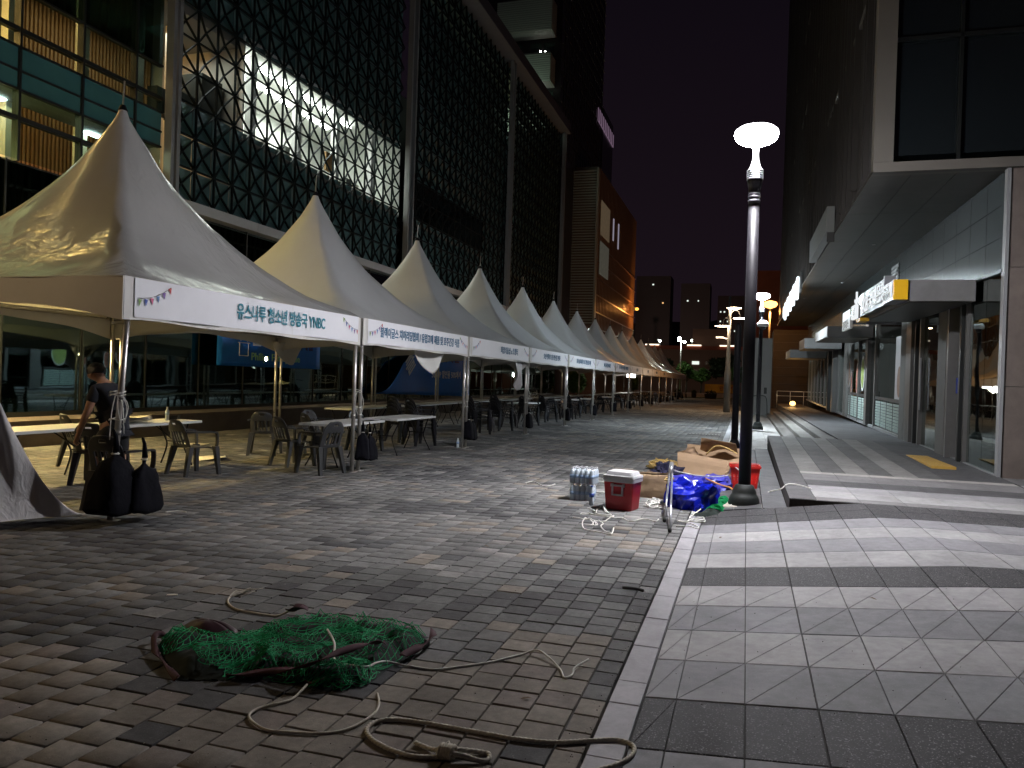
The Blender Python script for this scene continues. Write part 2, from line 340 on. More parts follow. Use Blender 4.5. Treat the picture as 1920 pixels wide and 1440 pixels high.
# ------------------------------------------------------------------ mesh builder
class MB:
    def __init__(s, tf=None): s.v = []; s.f = []; s.m = []; s.tf = tf
    def add(s, vs, fs, mi=0):
        b = len(s.v)
        if s.tf: vs = [s.tf(*p) for p in vs]
        s.v += [tuple(p) for p in vs]; s.f += [tuple(i+b for i in f) for f in fs]; s.m += [mi]*len(fs); return s
    def box(s, x0, x1, y0, y1, z0, z1, mi=0, ny=1):
        if ny == 1 or y1 - y0 == 0:
            v = [(x0, y0, z0), (x1, y0, z0), (x1, y1, z0), (x0, y1, z0), (x0, y0, z1), (x1, y0, z1), (x1, y1, z1), (x0, y1, z1)]
            return s.add(v, [(0, 3, 2, 1), (4, 5, 6, 7), (0, 1, 5, 4), (1, 2, 6, 5), (2, 3, 7, 6), (3, 0, 4, 7)], mi)
        for i in range(ny): s.box(x0, x1, y0+(y1-y0)*i/ny, y0+(y1-y0)*(i+1)/ny, z0, z1, mi)
        return s
    def bbox(s, x0, x1, y0, y1, z0, z1, b=0.004, mi=0):
        """box with chamfered top edges"""
        v = [(x0, y0, z0), (x1, y0, z0), (x1, y1, z0), (x0, y1, z0), (x0, y0, z1-b), (x1, y0, z1-b), (x1, y1, z1-b), (x0, y1, z1-b),
             (x0+b, y0+b, z1), (x1-b, y0+b, z1), (x1-b, y1-b, z1), (x0+b, y1-b, z1)]
        return s.add(v, [(0, 3, 2, 1), (0, 1, 5, 4), (1, 2, 6, 5), (2, 3, 7, 6), (3, 0, 4, 7), (4, 5, 9, 8), (5, 6, 10, 9), (6, 7, 11, 10), (7, 4, 8, 11), (8, 9, 10, 11)], mi)
    def obox(s, c, ax, ay, az, mi=0):
        c, ax, ay, az = map(Vector, (c, ax, ay, az))
        v = [c+ax*i+ay*j+az*k for k in (-1, 1) for i, j in ((-1, -1), (1, -1), (1, 1), (-1, 1))]
        return s.add(v, [(0, 3, 2, 1), (4, 5, 6, 7), (0, 1, 5, 4), (1, 2, 6, 5), (2, 3, 7, 6), (3, 0, 4, 7)], mi)
    def bar(s, a, b, w, h, mi=0, upv=(0, 0, 1)):
        a, b = Vector(a), Vector(b); d = b-a
        u = Vector(upv); sd = d.cross(u)
        if sd.length < 1e-6: sd = d.cross(Vector((1, 0, 0)))
        sd.normalize(); u2 = sd.cross(d).normalized()
        return s.obox((a+b)/2, d/2, sd*w/2, u2*h/2, mi)
    def tube(s, pts, r, n=8, mi=0, cap=True, closed=False):
        pts = [Vector(p) for p in pts]; k = len(pts)
        rs = r if isinstance(r, (list, tuple)) else [r]*k
        vs = []; nprev = None
        for i, p in enumerate(pts):
            if closed: t = pts[(i+1) % k]-pts[i-1]
            else: t = pts[min(i+1, k-1)]-pts[max(i-1, 0)]
            if t.length < 1e-9: t = Vector((0, 0, 1))
            t.normalize()
            if nprev is None:
                a = Vector((0, 0, 1)) if abs(t.z) < 0.9 else Vector((1, 0, 0))
                nn = t.cross(a).normalized()
            else:
                nn = (nprev - t*nprev.dot(t))
                nn = nn.normalized() if nn.length > 1e-6 else t.orthogonal().normalized()
            nprev = nn; bb = t.cross(nn)
            for j in range(n):
                an = 2*math.pi*j/n
                vs.append(p + nn*math.cos(an)*rs[i] + bb*math.sin(an)*rs[i])
        fs = []
        for i in range(k if closed else k-1):
            i2 = (i+1) % k
            for j in range(n): fs.append((i*n+j, i*n+(j+1) % n, i2*n+(j+1) % n, i2*n+j))
        if cap and not closed: fs += [tuple(range(n-1, -1, -1)), tuple((k-1)*n+j for j in range(n))]
        return s.add(vs, fs, mi)
    def lathe(s, prof, c=(0, 0, 0), n=24, mi=0):
        vs = []; fs = []; c = Vector(c)
        for r, z in prof:
            for j in range(n):
                a = 2*math.pi*j/n; vs.append(c+Vector((r*math.cos(a), r*math.sin(a), z)))
        for i in range(len(prof)-1):
            for j in range(n): fs.append((i*n+j, i*n+(j+1) % n, (i+1)*n+(j+1) % n, (i+1)*n+j))
        fs += [tuple(range(n-1, -1, -1)), tuple((len(prof)-1)*n+j for j in range(n))]
        return s.add(vs, fs, mi)
    def quad(s, a, b, c, d, mi=0): return s.add([a, b, c, d], [(0, 1, 2, 3)], mi)
    def prism(s, poly, z0, z1, mi=0):
        k = len(poly)
        return s.add([(x, y, z0) for x, y in poly]+[(x, y, z1) for x, y in poly],
                     [tuple(range(k-1, -1, -1)), tuple(range(k, 2*k))]+[(i, (i+1) % k, k+(i+1) % k, k+i) for i in range(k)], mi)
    def grid(s, fn, nu, nv, mi=0, skip=None):
        vs = [fn(i/nu, j/nv) for j in range(nv+1) for i in range(nu+1)]
        fs = [(j*(nu+1)+i, j*(nu+1)+i+1, (j+1)*(nu+1)+i+1, (j+1)*(nu+1)+i) for j in range(nv) for i in range(nu) if not (skip and skip(i, j))]
        return s.add(vs, fs, mi)
    def mesh(s, name, mats, smooth=False):
        me = bpy.data.meshes.new(name)
        me.from_pydata([tuple(p) for p in s.v], [], s.f)
        if not isinstance(mats, (list, tuple)): mats = [mats]
        for m in mats: me.materials.append(m)
        if len(mats) > 1: me.polygons.foreach_set('material_index', s.m)
        if smooth: me.polygons.foreach_set('use_smooth', [True]*len(me.polygons))
        me.update(); return me
    def build(s, name, mats, parent=None, smooth=False, world=True, solid=0, sub=0, kind=None, label=None):
        """world=True: coordinates are world ones and the (unrotated) parents' place is taken off"""
        off = Vector((0, 0, 0)); q = parent
        if world:
            while q is not None: off += q.location; q = q.parent
        if off.length > 0: s.v = [(p[0]-off.x, p[1]-off.y, p[2]-off.z) for p in s.v]
        o = bpy.data.objects.new(name, s.mesh(name, mats, smooth)); COL.objects.link(o)
        if parent is not None: o.parent = parent
        if solid: md = o.modifiers.new('solid', 'SOLIDIFY'); md.thickness = solid; md.offset = 0
        if sub: md = o.modifiers.new('sub', 'SUBSURF'); md.levels = sub; md.render_levels = sub
        if kind: o['kind'] = kind
        if label: o['label'] = label
        return o

def tag(o, label, cat, group=None):
    o['label'] = label; o['category'] = cat
    if group: o['group'] = group
    return o
def thing(name, loc, label, cat, group=None, rz=0):
    o = bpy.data.objects.new(name, None); COL.objects.link(o); o.location = loc; o.rotation_euler = (0, 0, rz)
    o.empty_display_size = 0.2
    return tag(o, label, cat, group)
def struct(o): o['kind'] = 'structure'; return o
def place(name, me, parent, loc=(0, 0, 0), rot=None, color=None, scale=None):
    o = bpy.data.objects.new(name, me); COL.objects.link(o)
    if parent is not None: o.parent = parent
    o.location = loc
    if rot: o.rotation_euler = rot
    if scale: o.scale = scale
    if color: o.color = (*color, 1)
    return o
CHILD = {}
def dup(src, loc, rz=0, label=None, group=None, scale=None):
    r = src.copy(); COL.objects.link(r); r.location = loc; r.rotation_euler = (0, 0, rz)
    if label: r['label'] = label
    if group: r['group'] = group
    if scale: r.scale = scale
    for ch in list(src.children):
        c = ch.copy(); COL.objects.link(c); c.parent = r
        for g in ch.children:
            d = g.copy(); COL.objects.link(d); d.parent = c
    return r

def spline(pts, n=6):
    pts = [Vector(p) for p in pts]; out = []
    for i in range(len(pts)-1):
        p0 = pts[max(i-1, 0)]; p1 = pts[i]; p2 = pts[i+1]; p3 = pts[min(i+2, len(pts)-1)]
        for k in range(n):
            t = k/n
            out.append(0.5*((2*p1)+(p2-p0)*t+(2*p0-5*p1+4*p2-p3)*t*t+(3*p1-p0-3*p2+p3)*t**3))
    out.append(pts[-1]); return out

def text(body, size, name, mat, parent, origin, xdir, ydir, width=None, bold=0.0, thick=0.003, align='CENTER', kind=None):
    cu = bpy.data.curves.new(name, 'FONT'); cu.body = body; cu.size = size; cu.offset = bold; cu.extrude = thick
    cu.align_x = align; cu.align_y = 'CENTER'; cu.resolution_u = 3
    t = bpy.data.objects.new('tmp', cu); COL.objects.link(t)
    dg = bpy.context.evaluated_depsgraph_get(); dg.update()
    me = bpy.data.meshes.new_from_object(t.evaluated_get(dg))
    bpy.data.objects.remove(t); bpy.data.curves.remove(cu)
    me.name = name
    me.materials.clear(); me.materials.append(mat)
    xs = [v.co.x for v in me.vertices] or [0, 1]
    wd = max(xs)-min(xs)
    sc = (width/wd) if width and wd > 0 else 1.0
    X = Vector(xdir).normalized(); Y = Vector(ydir).normalized(); Z = X.cross(Y)
    o = bpy.data.objects.new(name, me); COL.objects.link(o)
    off = Vector((0, 0, 0)); q = parent
    while q is not None: off += q.location; q = q.parent
    if parent is not None: o.parent = parent
    og = Vector(origin)-off
    mt = Matrix(((X.x*sc, Y.x, Z.x, og.x), (X.y*sc, Y.y, Z.y, og.y), (X.z*sc, Y.z, Z.z, og.z), (0, 0, 0, 1)))
    me.transform(mt)
    return o

# ================================================================== GROUND
def slope(Y): return 0.08+0.0105*(min(max(Y, 2), 10)-4)
def terr(Y): return 0.25 if Y < 12 else 0.25+0.016*(Y-12)
def zs(X, Y):
    """height of the pale pavement: it climbs from the kerb to a level terrace"""
    return min(max(0.0, (X+0.44)*slope(Y)), terr(Y))

g = MB(); g.quad((-400, -60, -0.3), (400, -60, -0.3), (400, 700, -0.3), (-400, 700, -0.3))
struct(g.build('ground', M['ground']))

paving = MB()
paving.box(-13.0, -0.62, -4, 95, -0.25, -0.016)
paving = struct(paving.build('plaza_paving', M['joint'], world=False))

def brick_tone(x, y, r):
    n1 = noise.noise(Vector((x*0.55+3.1, y*0.75, 0.3)))
    n2 = noise.noise(Vector((x*1.6, y*1.9+8, 4.3)))
    v = n1*1.25+n2*0.55+r.uniform(-0.45, 0.45)
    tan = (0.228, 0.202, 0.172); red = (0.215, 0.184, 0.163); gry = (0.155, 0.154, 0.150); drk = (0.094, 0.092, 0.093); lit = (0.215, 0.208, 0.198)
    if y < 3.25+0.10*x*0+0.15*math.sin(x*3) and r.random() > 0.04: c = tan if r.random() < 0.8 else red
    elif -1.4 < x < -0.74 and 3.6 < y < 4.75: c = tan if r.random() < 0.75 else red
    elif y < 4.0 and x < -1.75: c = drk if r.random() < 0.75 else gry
    elif y < 3.9: c = tan if r.random() < 0.85 else drk
    elif v < -0.42: c = drk
    elif v < 0.05: c = gry
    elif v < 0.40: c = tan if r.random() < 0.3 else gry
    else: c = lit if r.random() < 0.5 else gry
    if 5.8 < y < 24 and x > -5.5:      # paler bricks past the dark band, lightened further to steepen the lamp's falloff
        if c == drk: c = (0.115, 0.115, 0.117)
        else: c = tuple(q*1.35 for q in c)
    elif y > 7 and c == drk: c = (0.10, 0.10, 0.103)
    if y > 9 and r.random() < 0.018: c = (0.34, 0.33, 0.31)
    k = r.uniform(0.86, 1.12)
    return tuple(min(0.6, q*k) for q in c)

BW, BL = 0.20, 0.19
bm_brick = []
for k in range(4):
    b = MB(); j = 0.0042+0.0008*k
    b.bbox(-BW/2+j*0.75, BW/2-j*0.75, -BL/2+j*1.3, BL/2-j*1.3, -0.06, 0, 0.0026)
    bm_brick.append(b.mesh('brick', M['brick_obj']))
brs = []
br = random.Random(5)
for cx in range(0, 63):
    x1 = -0.75-cx*BW
    xc = x1-BW/2
    if cx == 0: pass
    ph = (0.07*cx+0.05*math.sin(cx*2.1)) % BL
    y = 1.2+ph
    while y < 46:
        yc = y+BL/2
        # keep what the camera's wedge (with a margin) could see
        if xc > -0.62-0.95*(yc)-2.2 and (yc > 2.0 or xc > -5):
            brs.append((xc, yc, BW))
        y += BL
for yc in np.arange(1.2, 46, BL):      # the narrow column by the kerb
    brs.append((-0.681, float(yc)+0.06, 0.128))
brs.sort(key=lambda q: q[0]**2+q[1]**2+(0 if q[1] > 2.7 and q[0] > -3.7 and abs(q[0]-(-0.305*q[1])) < 0.66*q[1] else 400))
near = brs[:300]; rest = brs[300:]
for i, (x, y, wd) in enumerate(near):
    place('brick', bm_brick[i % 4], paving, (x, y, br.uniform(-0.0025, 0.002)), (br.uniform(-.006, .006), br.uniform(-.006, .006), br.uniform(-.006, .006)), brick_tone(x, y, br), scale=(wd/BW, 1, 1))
def brick_mass(lst, name, parent, mat, thick=0.05, ch=0.0026):
    n = len(lst)
    A = np.array([(x, y, wd) for x, y, wd in lst]); rg = np.random.RandomState(3)
    hx = A[:, 2]/2-0.0033; hy = np.full(n, BL/2-0.0065); dz = rg.uniform(-0.0028, 0.002, n)
    V = np.zeros((n, 12, 3))
    sg = [(-1, -1), (1, -1), (1, 1), (-1, 1)]
    tx = rg.uniform(-.006, .006, n); ty = rg.uniform(-.006, .006, n)
    for k, (a, b) in enumerate(sg):
        for lvl in range(3):
            inset = ch if lvl == 2 else 0
            z = (-thick, -ch, 0)[lvl]
            px = a*(hx-inset); py = b*(hy-inset)
            V[:, lvl*4+k, 0] = A[:, 0]+px; V[:, lvl*4+k, 1] = A[:, 1]+py; V[:, lvl*4+k, 2] = z+dz+tx*py+ty*px
    base = (np.arange(n)*12)[:, None, None]
    F = np.array([[4, 5, 9, 8], [5, 6, 10, 9], [6, 7, 11, 10], [7, 4, 8, 11], [8, 9, 10, 11], [0, 1, 5, 4], [1, 2, 6, 5], [2, 3, 7, 6], [3, 0, 4, 7]])[None]+base
    me = bpy.data.meshes.new(name)
    F = F.reshape(-1, 4)
    me.vertices.add(n*12); me.vertices.foreach_set('co', V.reshape(-1))
    me.loops.add(F.size); me.loops.foreach_set('vertex_index', F.reshape(-1))
    me.polygons.add(len(F)); me.polygons.foreach_set('loop_start', np.arange(len(F))*4); me.polygons.foreach_set('loop_total', np.full(len(F), 4))
    ca = me.attributes.new('Col', 'FLOAT_COLOR', 'POINT')
    cols = np.ones((n, 12, 4))
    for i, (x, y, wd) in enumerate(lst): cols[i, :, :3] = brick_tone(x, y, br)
    ca.data.foreach_set('color', cols.reshape(-1))
    me.materials.append(mat); me.update(); me.validate()
    o = bpy.data.objects.new(name, me); COL.objects.link(o); o.parent = parent; o['kind'] = 'stuff'
    return o
brick_mass(rest, 'brick_paving', paving, M['brick_att'])
# far paving, too far to tell the bricks apart: one bed with bands of tone
far = MB()
fr = random.Random(9)
fcol = []
for yi in range(0, 60):
    y0 = 46.1+yi*0.8
    x = -13.0
    while x < -0.65:
        wd = min(fr.choice((0.6, 1.0, 1.6)), -0.62-x)
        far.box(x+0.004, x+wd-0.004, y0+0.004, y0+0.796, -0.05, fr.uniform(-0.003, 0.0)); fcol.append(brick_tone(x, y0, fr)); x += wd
o = far.build('far_paving', M['brick_att'], paving, kind='stuff')
ca = o.data.attributes.new('Col', 'FLOAT_COLOR', 'POINT')
ca.data.foreach_set('color', np.repeat(np.array([(*c, 1) for c in fcol]), 8, axis=0).reshape(-1))

# side strip left of the plaza under the facade
s = MB(); s.box(-60, -13.0, -10, 95, -0.25, -0.02); struct(s.build('service_strip', M['darkstone']))

# kerb of pale granite slabs
kerb = MB(); kerb.box(-0.61, -0.445, -4, 80, -0.25, -0.02); kerb = struct(kerb.build('kerb', M['joint']))
kr = random.Random(2); y = 1.5
while y < 62:
    L = 0.58 if y < 30 else 1.2
    if 3.5 < y < 3.9: L = 0.30
    b = MB(); b.bbox(-0.605+kr.uniform(-.003, .003), -0.450, y+0.003, y+L-0.003, -0.1, 0.004+kr.uniform(-.002, .002), 0.004)
    b.build('kerb_stone', M['granite'], kerb); y += L

# ------------------------------------------------ pale sloping pavement of large tiles with sawn diagonals
rows = [1.10, 1.67, 2.24, 2.81, 3.38, 3.95, 4.52, 5.09, 5.67, 6.24, 6.85, 7.43, 7.98, 8.49, 9.0, 9.5, 9.98]
tone = {1.10: 'm', 1.67: 'l', 2.24: 'd', 2.81: 'm', 3.38: 'd', 3.95: 'm', 4.52: 'l', 5.09: 'm', 5.67: 'l', 6.24: 'd', 6.85: 'l', 7.43: 'm', 7.98: 'l', 8.49: 'm', 9.0: 'd', 9.5: 'd'}
TONES = {'l': (0.37, 0.36, 0.365), 'm': (0.25, 0.248, 0.262), 'd': (0.044, 0.042, 0.045)}
pave = MB()
def skirt(mb, x0, x1, ys, zf, drop, dz):
    for a, b in zip(ys[:-1], ys[1:]):
        xs = [x0+(x1-x0)*i/6 for i in range(7)]
        for p, q in zip(xs[:-1], xs[1:]):
            mb.quad((p, a, zf(p, a)+dz), (q, a, zf(q, a)+dz), (q, b, zf(q, b)+dz), (p, b, zf(p, b)+dz))
skirt(pave, -0.44, 9.0, rows, zs, 0.2, -0.014)
pave = struct(pave.build('sloping_pavement', M['joint']))
cols = [-0.44, -0.285]+[0.045+0.333*i for i in range(26)]
tr = random.Random(21)
def tile_mesh(x0, x1, y0, y1, diag):
    b = MB(); g2 = 0.0042
    def slabpoly(poly):
        cx = sum(p[0] for p in poly)/len(poly); cy = sum(p[1] for p in poly)/len(poly)
        k = len(poly)
        def ins(p, d):
            v = Vector((cx-p[0], cy-p[1])); L = v.length; v = v/L*min(d, L*0.4); return (p[0]+v.x, p[1]+v.y)
        o1 = [ins(p, g2*1.4) for p in poly]; o2 = [ins(p, g2*1.4+0.004) for p in poly]
        vs = [(p[0], p[1], zs(*q)-0.05) for p, q in zip(o1, o1)]+[(p[0], p[1], zs(*p)-0.003) for p in o1]+[(p[0], p[1], zs(*p)) for p in o2]
        fs = [(i, (i+1) % k, k+(i+1) % k, k+i) for i in range(k)]+[(k+i, k+(i+1) % k, 2*k+(i+1) % k, 2*k+i) for i in range(k)]+[tuple(range(2*k, 3*k))]
        b.add(vs, fs)
    if diag:
        slabpoly([(x0, y0), (x1, y0), (x1, y1)]); slabpoly([(x0, y0), (x1, y1), (x0, y1)])
    else: slabpoly([(x0, y0), (x1, y0), (x1, y1), (x0, y1)])
    return b
ntile = 0
for ri in range(len(rows)-1):
    y0, y1 = rows[ri], rows[ri+1]
    if y1 < 2.9: continue
    for ci in range(len(cols)-1):
        x0, x1 = cols[ci], cols[ci+1]
        if x0 > 0.62*y1+0.5 or x0 > 5.6: continue
        t = tone[y0]; base = TONES[t]
        if ci == 3 and False: pass
        k = tr.uniform(0.90, 1.08)
        diag = 3.9 < y0 < 6.2 or (y0 == 3.38 and ci == 0)
        gap = 0.003 if ci == 3 else 0.0
        b = tile_mesh(x0+gap, x1, y0, y1, diag)
        # bounded z jitter so the joints read
        jz = tr.uniform(-0.0015, 0.0015)
        b.v = [(p[0], p[1], p[2]+jz) for p in b.v]
        o = b.build('tile', M['tiledark' if t == 'd' else 'tile'], pave); o.color = (*[q*k for q in base], 1); ntile += 1

# ------------------------------------------------ dark strips beside the terrace and the terrace itself
st = MB()
st.quad((-0.44, 9.98, 0.0), (0.24, 9.98, 0.075), (0.24, 19, 0.075), (-0.44, 19, 0.0))
struct(st.build('dark_strip', M['joint']))
sidestones = thing('paved_gutter', (-0.1, 12, 0), 'long dark stone strip between the granite kerb and the raised slab', 'paving')
y = 9.985
while y < 19:
    for x0, x1 in ((-0.435, -0.10), (-0.095, 0.235)):
        b = MB(); b.bbox(x0, x1, y, y+0.70, 0.0, 0.020+tr.uniform(-.001, .001), 0.003); b.v = [(p[0], p[1], p[2]+(p[0]+0.44)*0.12) for p in b.v]; b.build('paving_slab', M['darkstone'], sidestones)
    y += 0.706
lowslab = thing('low_slab_step', (0.38, 14, 0), 'low dark stone step running along the foot of the terrace', 'step')
y = 9.985
while y < 19.4:
    b = MB(); b.bbox(0.245, 0.536, y, y+1.18, 0.0, 0.105, 0.004); b.build('step_stone', M['darkstone'], lowslab); y += 1.186
terrace = MB()
yy = [9.98, 12, 14, 16, 18, 20.3]
for a, c in zip(yy[:-1], yy[1:]):
    za, zc = terr(a)-0.01, terr(c)-0.01
    v = [(0.555, a, -0.2), (3.95, a, -0.2), (3.95, c, -0.2), (0.555, c, -0.2), (0.555, a, za), (3.95, a, za), (3.95, c, zc), (0.555, c, zc)]
    terrace.add(v, [(4, 5, 6, 7), (0, 1, 5, 4), (1, 2, 6, 5), (2, 3, 7, 6), (3, 0, 4, 7)])
terrace.box(2.15, 3.95, 20.3, 62, -0.2, 0.36)
terrace = struct(terrace.build('terrace', M['joint']))
def tslab(x0, x1, y0, y1, col, th=0.012, top=0.0, parent=None):
    b = MB(); e = 0.0025; c = 0.003
    f = lambda y: terr(y)+top
    v = [(x0+e, y0+e, f(y0)-th), (x1-e, y0+e, f(y0)-th), (x1-e, y1-e, f(y1)-th), (x0+e, y1-e, f(y1)-th),
         (x0+e, y0+e, f(y0)-c), (x1-e, y0+e, f(y0)-c), (x1-e, y1-e, f(y1)-c), (x0+e, y1-e, f(y1)-c),
         (x0+e+c, y0+e+c, f(y0)), (x1-e-c, y0+e+c, f(y0)), (x1-e-c, y1-e-c, f(y1)), (x0+e+c, y1-e-c, f(y1))]
    b.add(v, [(0, 1, 5, 4), (1, 2, 6, 5), (2, 3, 7, 6), (3, 0, 4, 7), (4, 5, 9, 8), (5, 6, 10, 9), (6, 7, 11, 10), (7, 4, 8, 11), (8, 9, 10, 11)])
    o = b.build('terrace_slab', M['tile'], parent or terrace); o.color = (*col, 1); return o
DK = (0.082, 0.080, 0.084); MD = (0.185, 0.18, 0.182); LT = (0.33, 0.325, 0.325); CR = (0.40, 0.38, 0.35)
def jit(c): k = tr.uniform(0.9, 1.08); return tuple(q*k for q in c)
# edge border
y = 9.99
while y < 20.2: tslab(0.548, 0.86, y, min(y+0.9, 20.3), jit((0.10, 0.097, 0.10)), th=0.16 if y > 10 else 0.16); y += 0.9
# front field
def trow(y0, y1, col, x0=0.862, x1=3.9, step=0.5, th=0.012):
    x = x0
    while x < x1-0.05: tslab(x, min(x+step, x1), y0, y1, jit(col), th); x += step
trow(9.99, 10.28, MD, th=0.2)
trow(10.28, 10.9, LT); trow(10.9, 11.5, (0.27, 0.268, 0.275)); trow(11.5, 12.15, DK); trow(12.15, 12.9, MD)
trow(12.9, 13.15, CR)
xs_ = [0.862, 1.2, 1.55, 1.9, 2.25, 2.6, 2.95, 3.9]
for i, (a, b_) in enumerate(zip(xs_[:-1], xs_[1:])):
    y = 13.15
    while y < 20.25:
        c = DK if i == 6 else (LT if i % 2 == 0 else (0.12, 0.117, 0.117))
        if i % 2 == 0 and i < 6: c = (0.23, 0.225, 0.215)
        tslab(a, b_, y, min(y+1.18, 20.3), jit(c)); y += 1.185
# right-hand level pavement beside the pillar (seen at the right edge)
b = MB()
for a, c in ((9.5, 14.0),):
    b.quad((3.9, 9.98, 0.235), (12, 9.98, 0.235), (12, c, 0.235), (3.9, c, 0.235))
struct(b.build('side_pavement', M['joint']))
for yi, (y0, y1, cc) in enumerate(((9.985, 10.6, LT), (10.6, 11.2, MD), (11.2, 11.8, LT), (11.8, 12.4, DK), (12.4, 13.0, LT), (13.0, 13.85, MD))):
    for xi in range(8): tslab(3.905+0.55*xi, 3.905+0.55*(xi+1), y0, y1, jit(cc), 0.02)
# ------------------------------------------------ lower bright court beyond the terrace, with the flight of steps
court = MB(); court.box(-0.44, 2.2, 19.0, 62, -0.2, -0.005); court = struct(court.build('court_paving', M['joint']))
cr_ = random.Random(4)
for iy in range(30):
    for ix in range(3):
        b = MB(); x0 = -0.435+ix*0.52; y0 = 19.4+iy*1.05
        b.bbox(x0, x0+0.515, y0, y0+1.045, -0.05, 0.006, 0.003)
        o = b.build('court_slab', M['tile'], court); o.color = (*jit((0.52, 0.50, 0.48)), 1)
stair = thing('stone_stairs', (1.6, 24, 0), 'low stone steps climbing from the bright court to the shop fronts', 'stairs')
for i, (x0, zt) in enumerate(((1.12, 0.12), (1.48, 0.24), (1.84, 0.36))):
    b = MB(); b.bbox(x0, 2.2 if i == 2 else x0+0.36, 20.31, 45.0, -0.05, zt, 0.01); b.build('stair_tread', M['tile'], stair).color = (*((0.20, 0.19, 0.18) if i != 1 else (0.30, 0.29, 0.27)), 1)
walk = MB(); walk.box(2.2, 3.9, 20.3, 62, 0, 0.372); struct(walk.build('shop_walkway', M['darkstone']))
mt = thing('tactile_pad', (3.7, 17.2, terr(17.2)), 'yellow tactile paving pad on the dark stone before the glass doors', 'tactile paving')
b = MB()
b.bbox(3.08, 3.46, 14.7, 16.9, terr(15.8)-0.03, terr(15.8)+0.030, 0.004)
b.build('pad', M['mat'], mt)
b = MB()
for i in range(5):
    for j in range(18): b.lathe([(0.012, 0), (0.008, 0.006)], (3.12+i*0.075, 14.8+j*0.118, terr(15.8)+0.030), 6)
o = b.build('stud', M['mat'], mt, kind='stuff')

# grit, crumbs of mortar and dry leaves scattered over the paving
gr = random.Random(88); gb = MB(); gd = MB()
for i in range(1500):
    if i % 3 == 0: x = -0.64+gr.gauss(0, 0.03); y = gr.uniform(2.4, 12)
    else:
        y = 2.4+9*gr.random()**1.6; x = gr.uniform(-0.62*y-1.5, 0.25*y)
    z = (zs(x, y) if x > -0.44 and y < 9.9 else 0.0)+0.002
    if x > 0.5 and y > 9.9: continue
    q = gr.uniform(0.0015, 0.005); a = gr.uniform(0, 6.28)
    v = [(x+q*math.cos(a+k*2.1)*gr.uniform(0.6, 1.2), y+q*math.sin(a+k*2.1)*gr.uniform(0.6, 1.2), z) for k in range(3)]+[(x, y, z+q*0.8)]
    (gb if gr.random() < 0.45 else gd).add(v, [(0, 1, 3), (1, 2, 3), (2, 0, 3)])
gb.build('pale_grit', P('pale_grit', (0.42, 0.40, 0.36), 0.9), kind='stuff')
gd.build('dark_grit', P('dark_grit', (0.03, 0.025, 0.02), 0.9), kind='stuff')
for i, (x, y, a, where) in enumerate(((-1.0, 3.7, 0.4, 'beside the thin rope end'), (-3.6, 5.6, 1.9, 'on the dark bricks left of the net'), (0.9, 5.9, 2.4, 'on the pale pavement at the dark band'), (1.55, 4.4, 0.9, 'on the pale tiles at the right'), (-2.3, 6.9, 2.9, 'on the bricks far beyond the net'), (-0.2, 8.2, 1.2, 'on the pale tiles near the lamp'))):
    b = MB(); z = (zs(x, y) if x > -0.44 else 0)+0.004
    c, s_ = math.cos(a), math.sin(a)
    L = [(-0.030, 0, 0), (-0.012, 0.010, 0.004), (0.012, 0.011, 0.006), (0.032, 0, 0.002), (0.012, -0.011, 0.007), (-0.012, -0.010, 0.003)]
    b.add([(x+p*c-q*s_, y+p*s_+q*c, z+h) for p, q, h in L], [(0, 1, 5), (1, 2, 4, 5), (2, 3, 4)])
    tag(b.build('dry_leaf', P('dry_leaf', (0.10, 0.055, 0.02), 0.8)), 'small dry leaf %s' % where, 'leaf', 'dry leaves on the paving')

# ================================================================== TENTS
TX0, TX1, TY0, PIT = -11.0, -6.0, 6.236, 5.051
EZ, AZ = 2.50, 5.24
def canopy_mesh(mat, seed, creased):
    b = MB(); rings = 26; n = 48
    vs = []
    for k in range(rings+1):
        t = k/rings; t = t**0.9
        f = 0.45*t+0.55*t**2.6
        for j in range(n):
            a = 2*math.pi*j/n+math.pi/4
            # square point, walking the rim evenly per side
            sd = j//(n//4); u = (j % (n//4))/(n//4)*2-1
            cx, cy = [(-u, 1), (-1, -u), (u, -1), (1, u)][sd]
            ang = math.atan2(cy, cx)
            qx, qy = math.cos(ang)*1.10, math.sin(ang)*1.10
            m = t**1.3
            px = (cx*(1-m)+qx*m)*(1-t)*2.5; py = (cy*(1-m)+qy*m)*(1-t)*2.5
            z = EZ+(AZ-EZ)*f
            z -= 0.17*(1-u*u)*4*t*(1-t)*(1-t)*1.6     # cloth sags between the taut ridges
            if creased and 0 < t < 0.97:
                z += 0.020*noise.noise(Vector((px*1.4+seed, py*1.4, 1)))*(1-t)*3
                dd = 0.018*noise.noise(Vector((px*3.4+seed, py*3.4, 5)))
                px += dd; py += dd
            if t >= 0.999: px = 0.035*qx; py = 0.035*qy; z = AZ-0.02
            vs.append((px, py, z))
    fs = [(k*n+j, k*n+(j+1) % n, (k+1)*n+(j+1) % n, (k+1)*n+j) for k in range(rings) for j in range(n)]
    b.add(vs, fs)
    return b.mesh('canopy', mat, smooth=True)
def edge_valence(side, arch):
    """hanging strip along one side, its lower edge curving up between the posts"""
    b = MB(); n = 20
    for i in range(n+1):
        u = i/n; s = -2.5+5*u
        zb = 2.07+(arch*(1-(2*u-1)**2) if arch else 0)+0.012*math.sin(u*17)
        w_ = 0.012*math.sin(u*23+side)
        pts = {0: (2.495+w_, s), 1: (s, 2.495+w_), 2: (-2.495+w_, s), 3: (s, -2.495+w_)}[side]
        b.v += [(pts[0], pts[1], zb), (pts[0], pts[1], EZ+0.01)]
        if i: k = 2*i; b.f.append((k-2, k, k+1, k-1)); b.m.append(0)
    return b.mesh('valence', M['valence'], smooth=True)
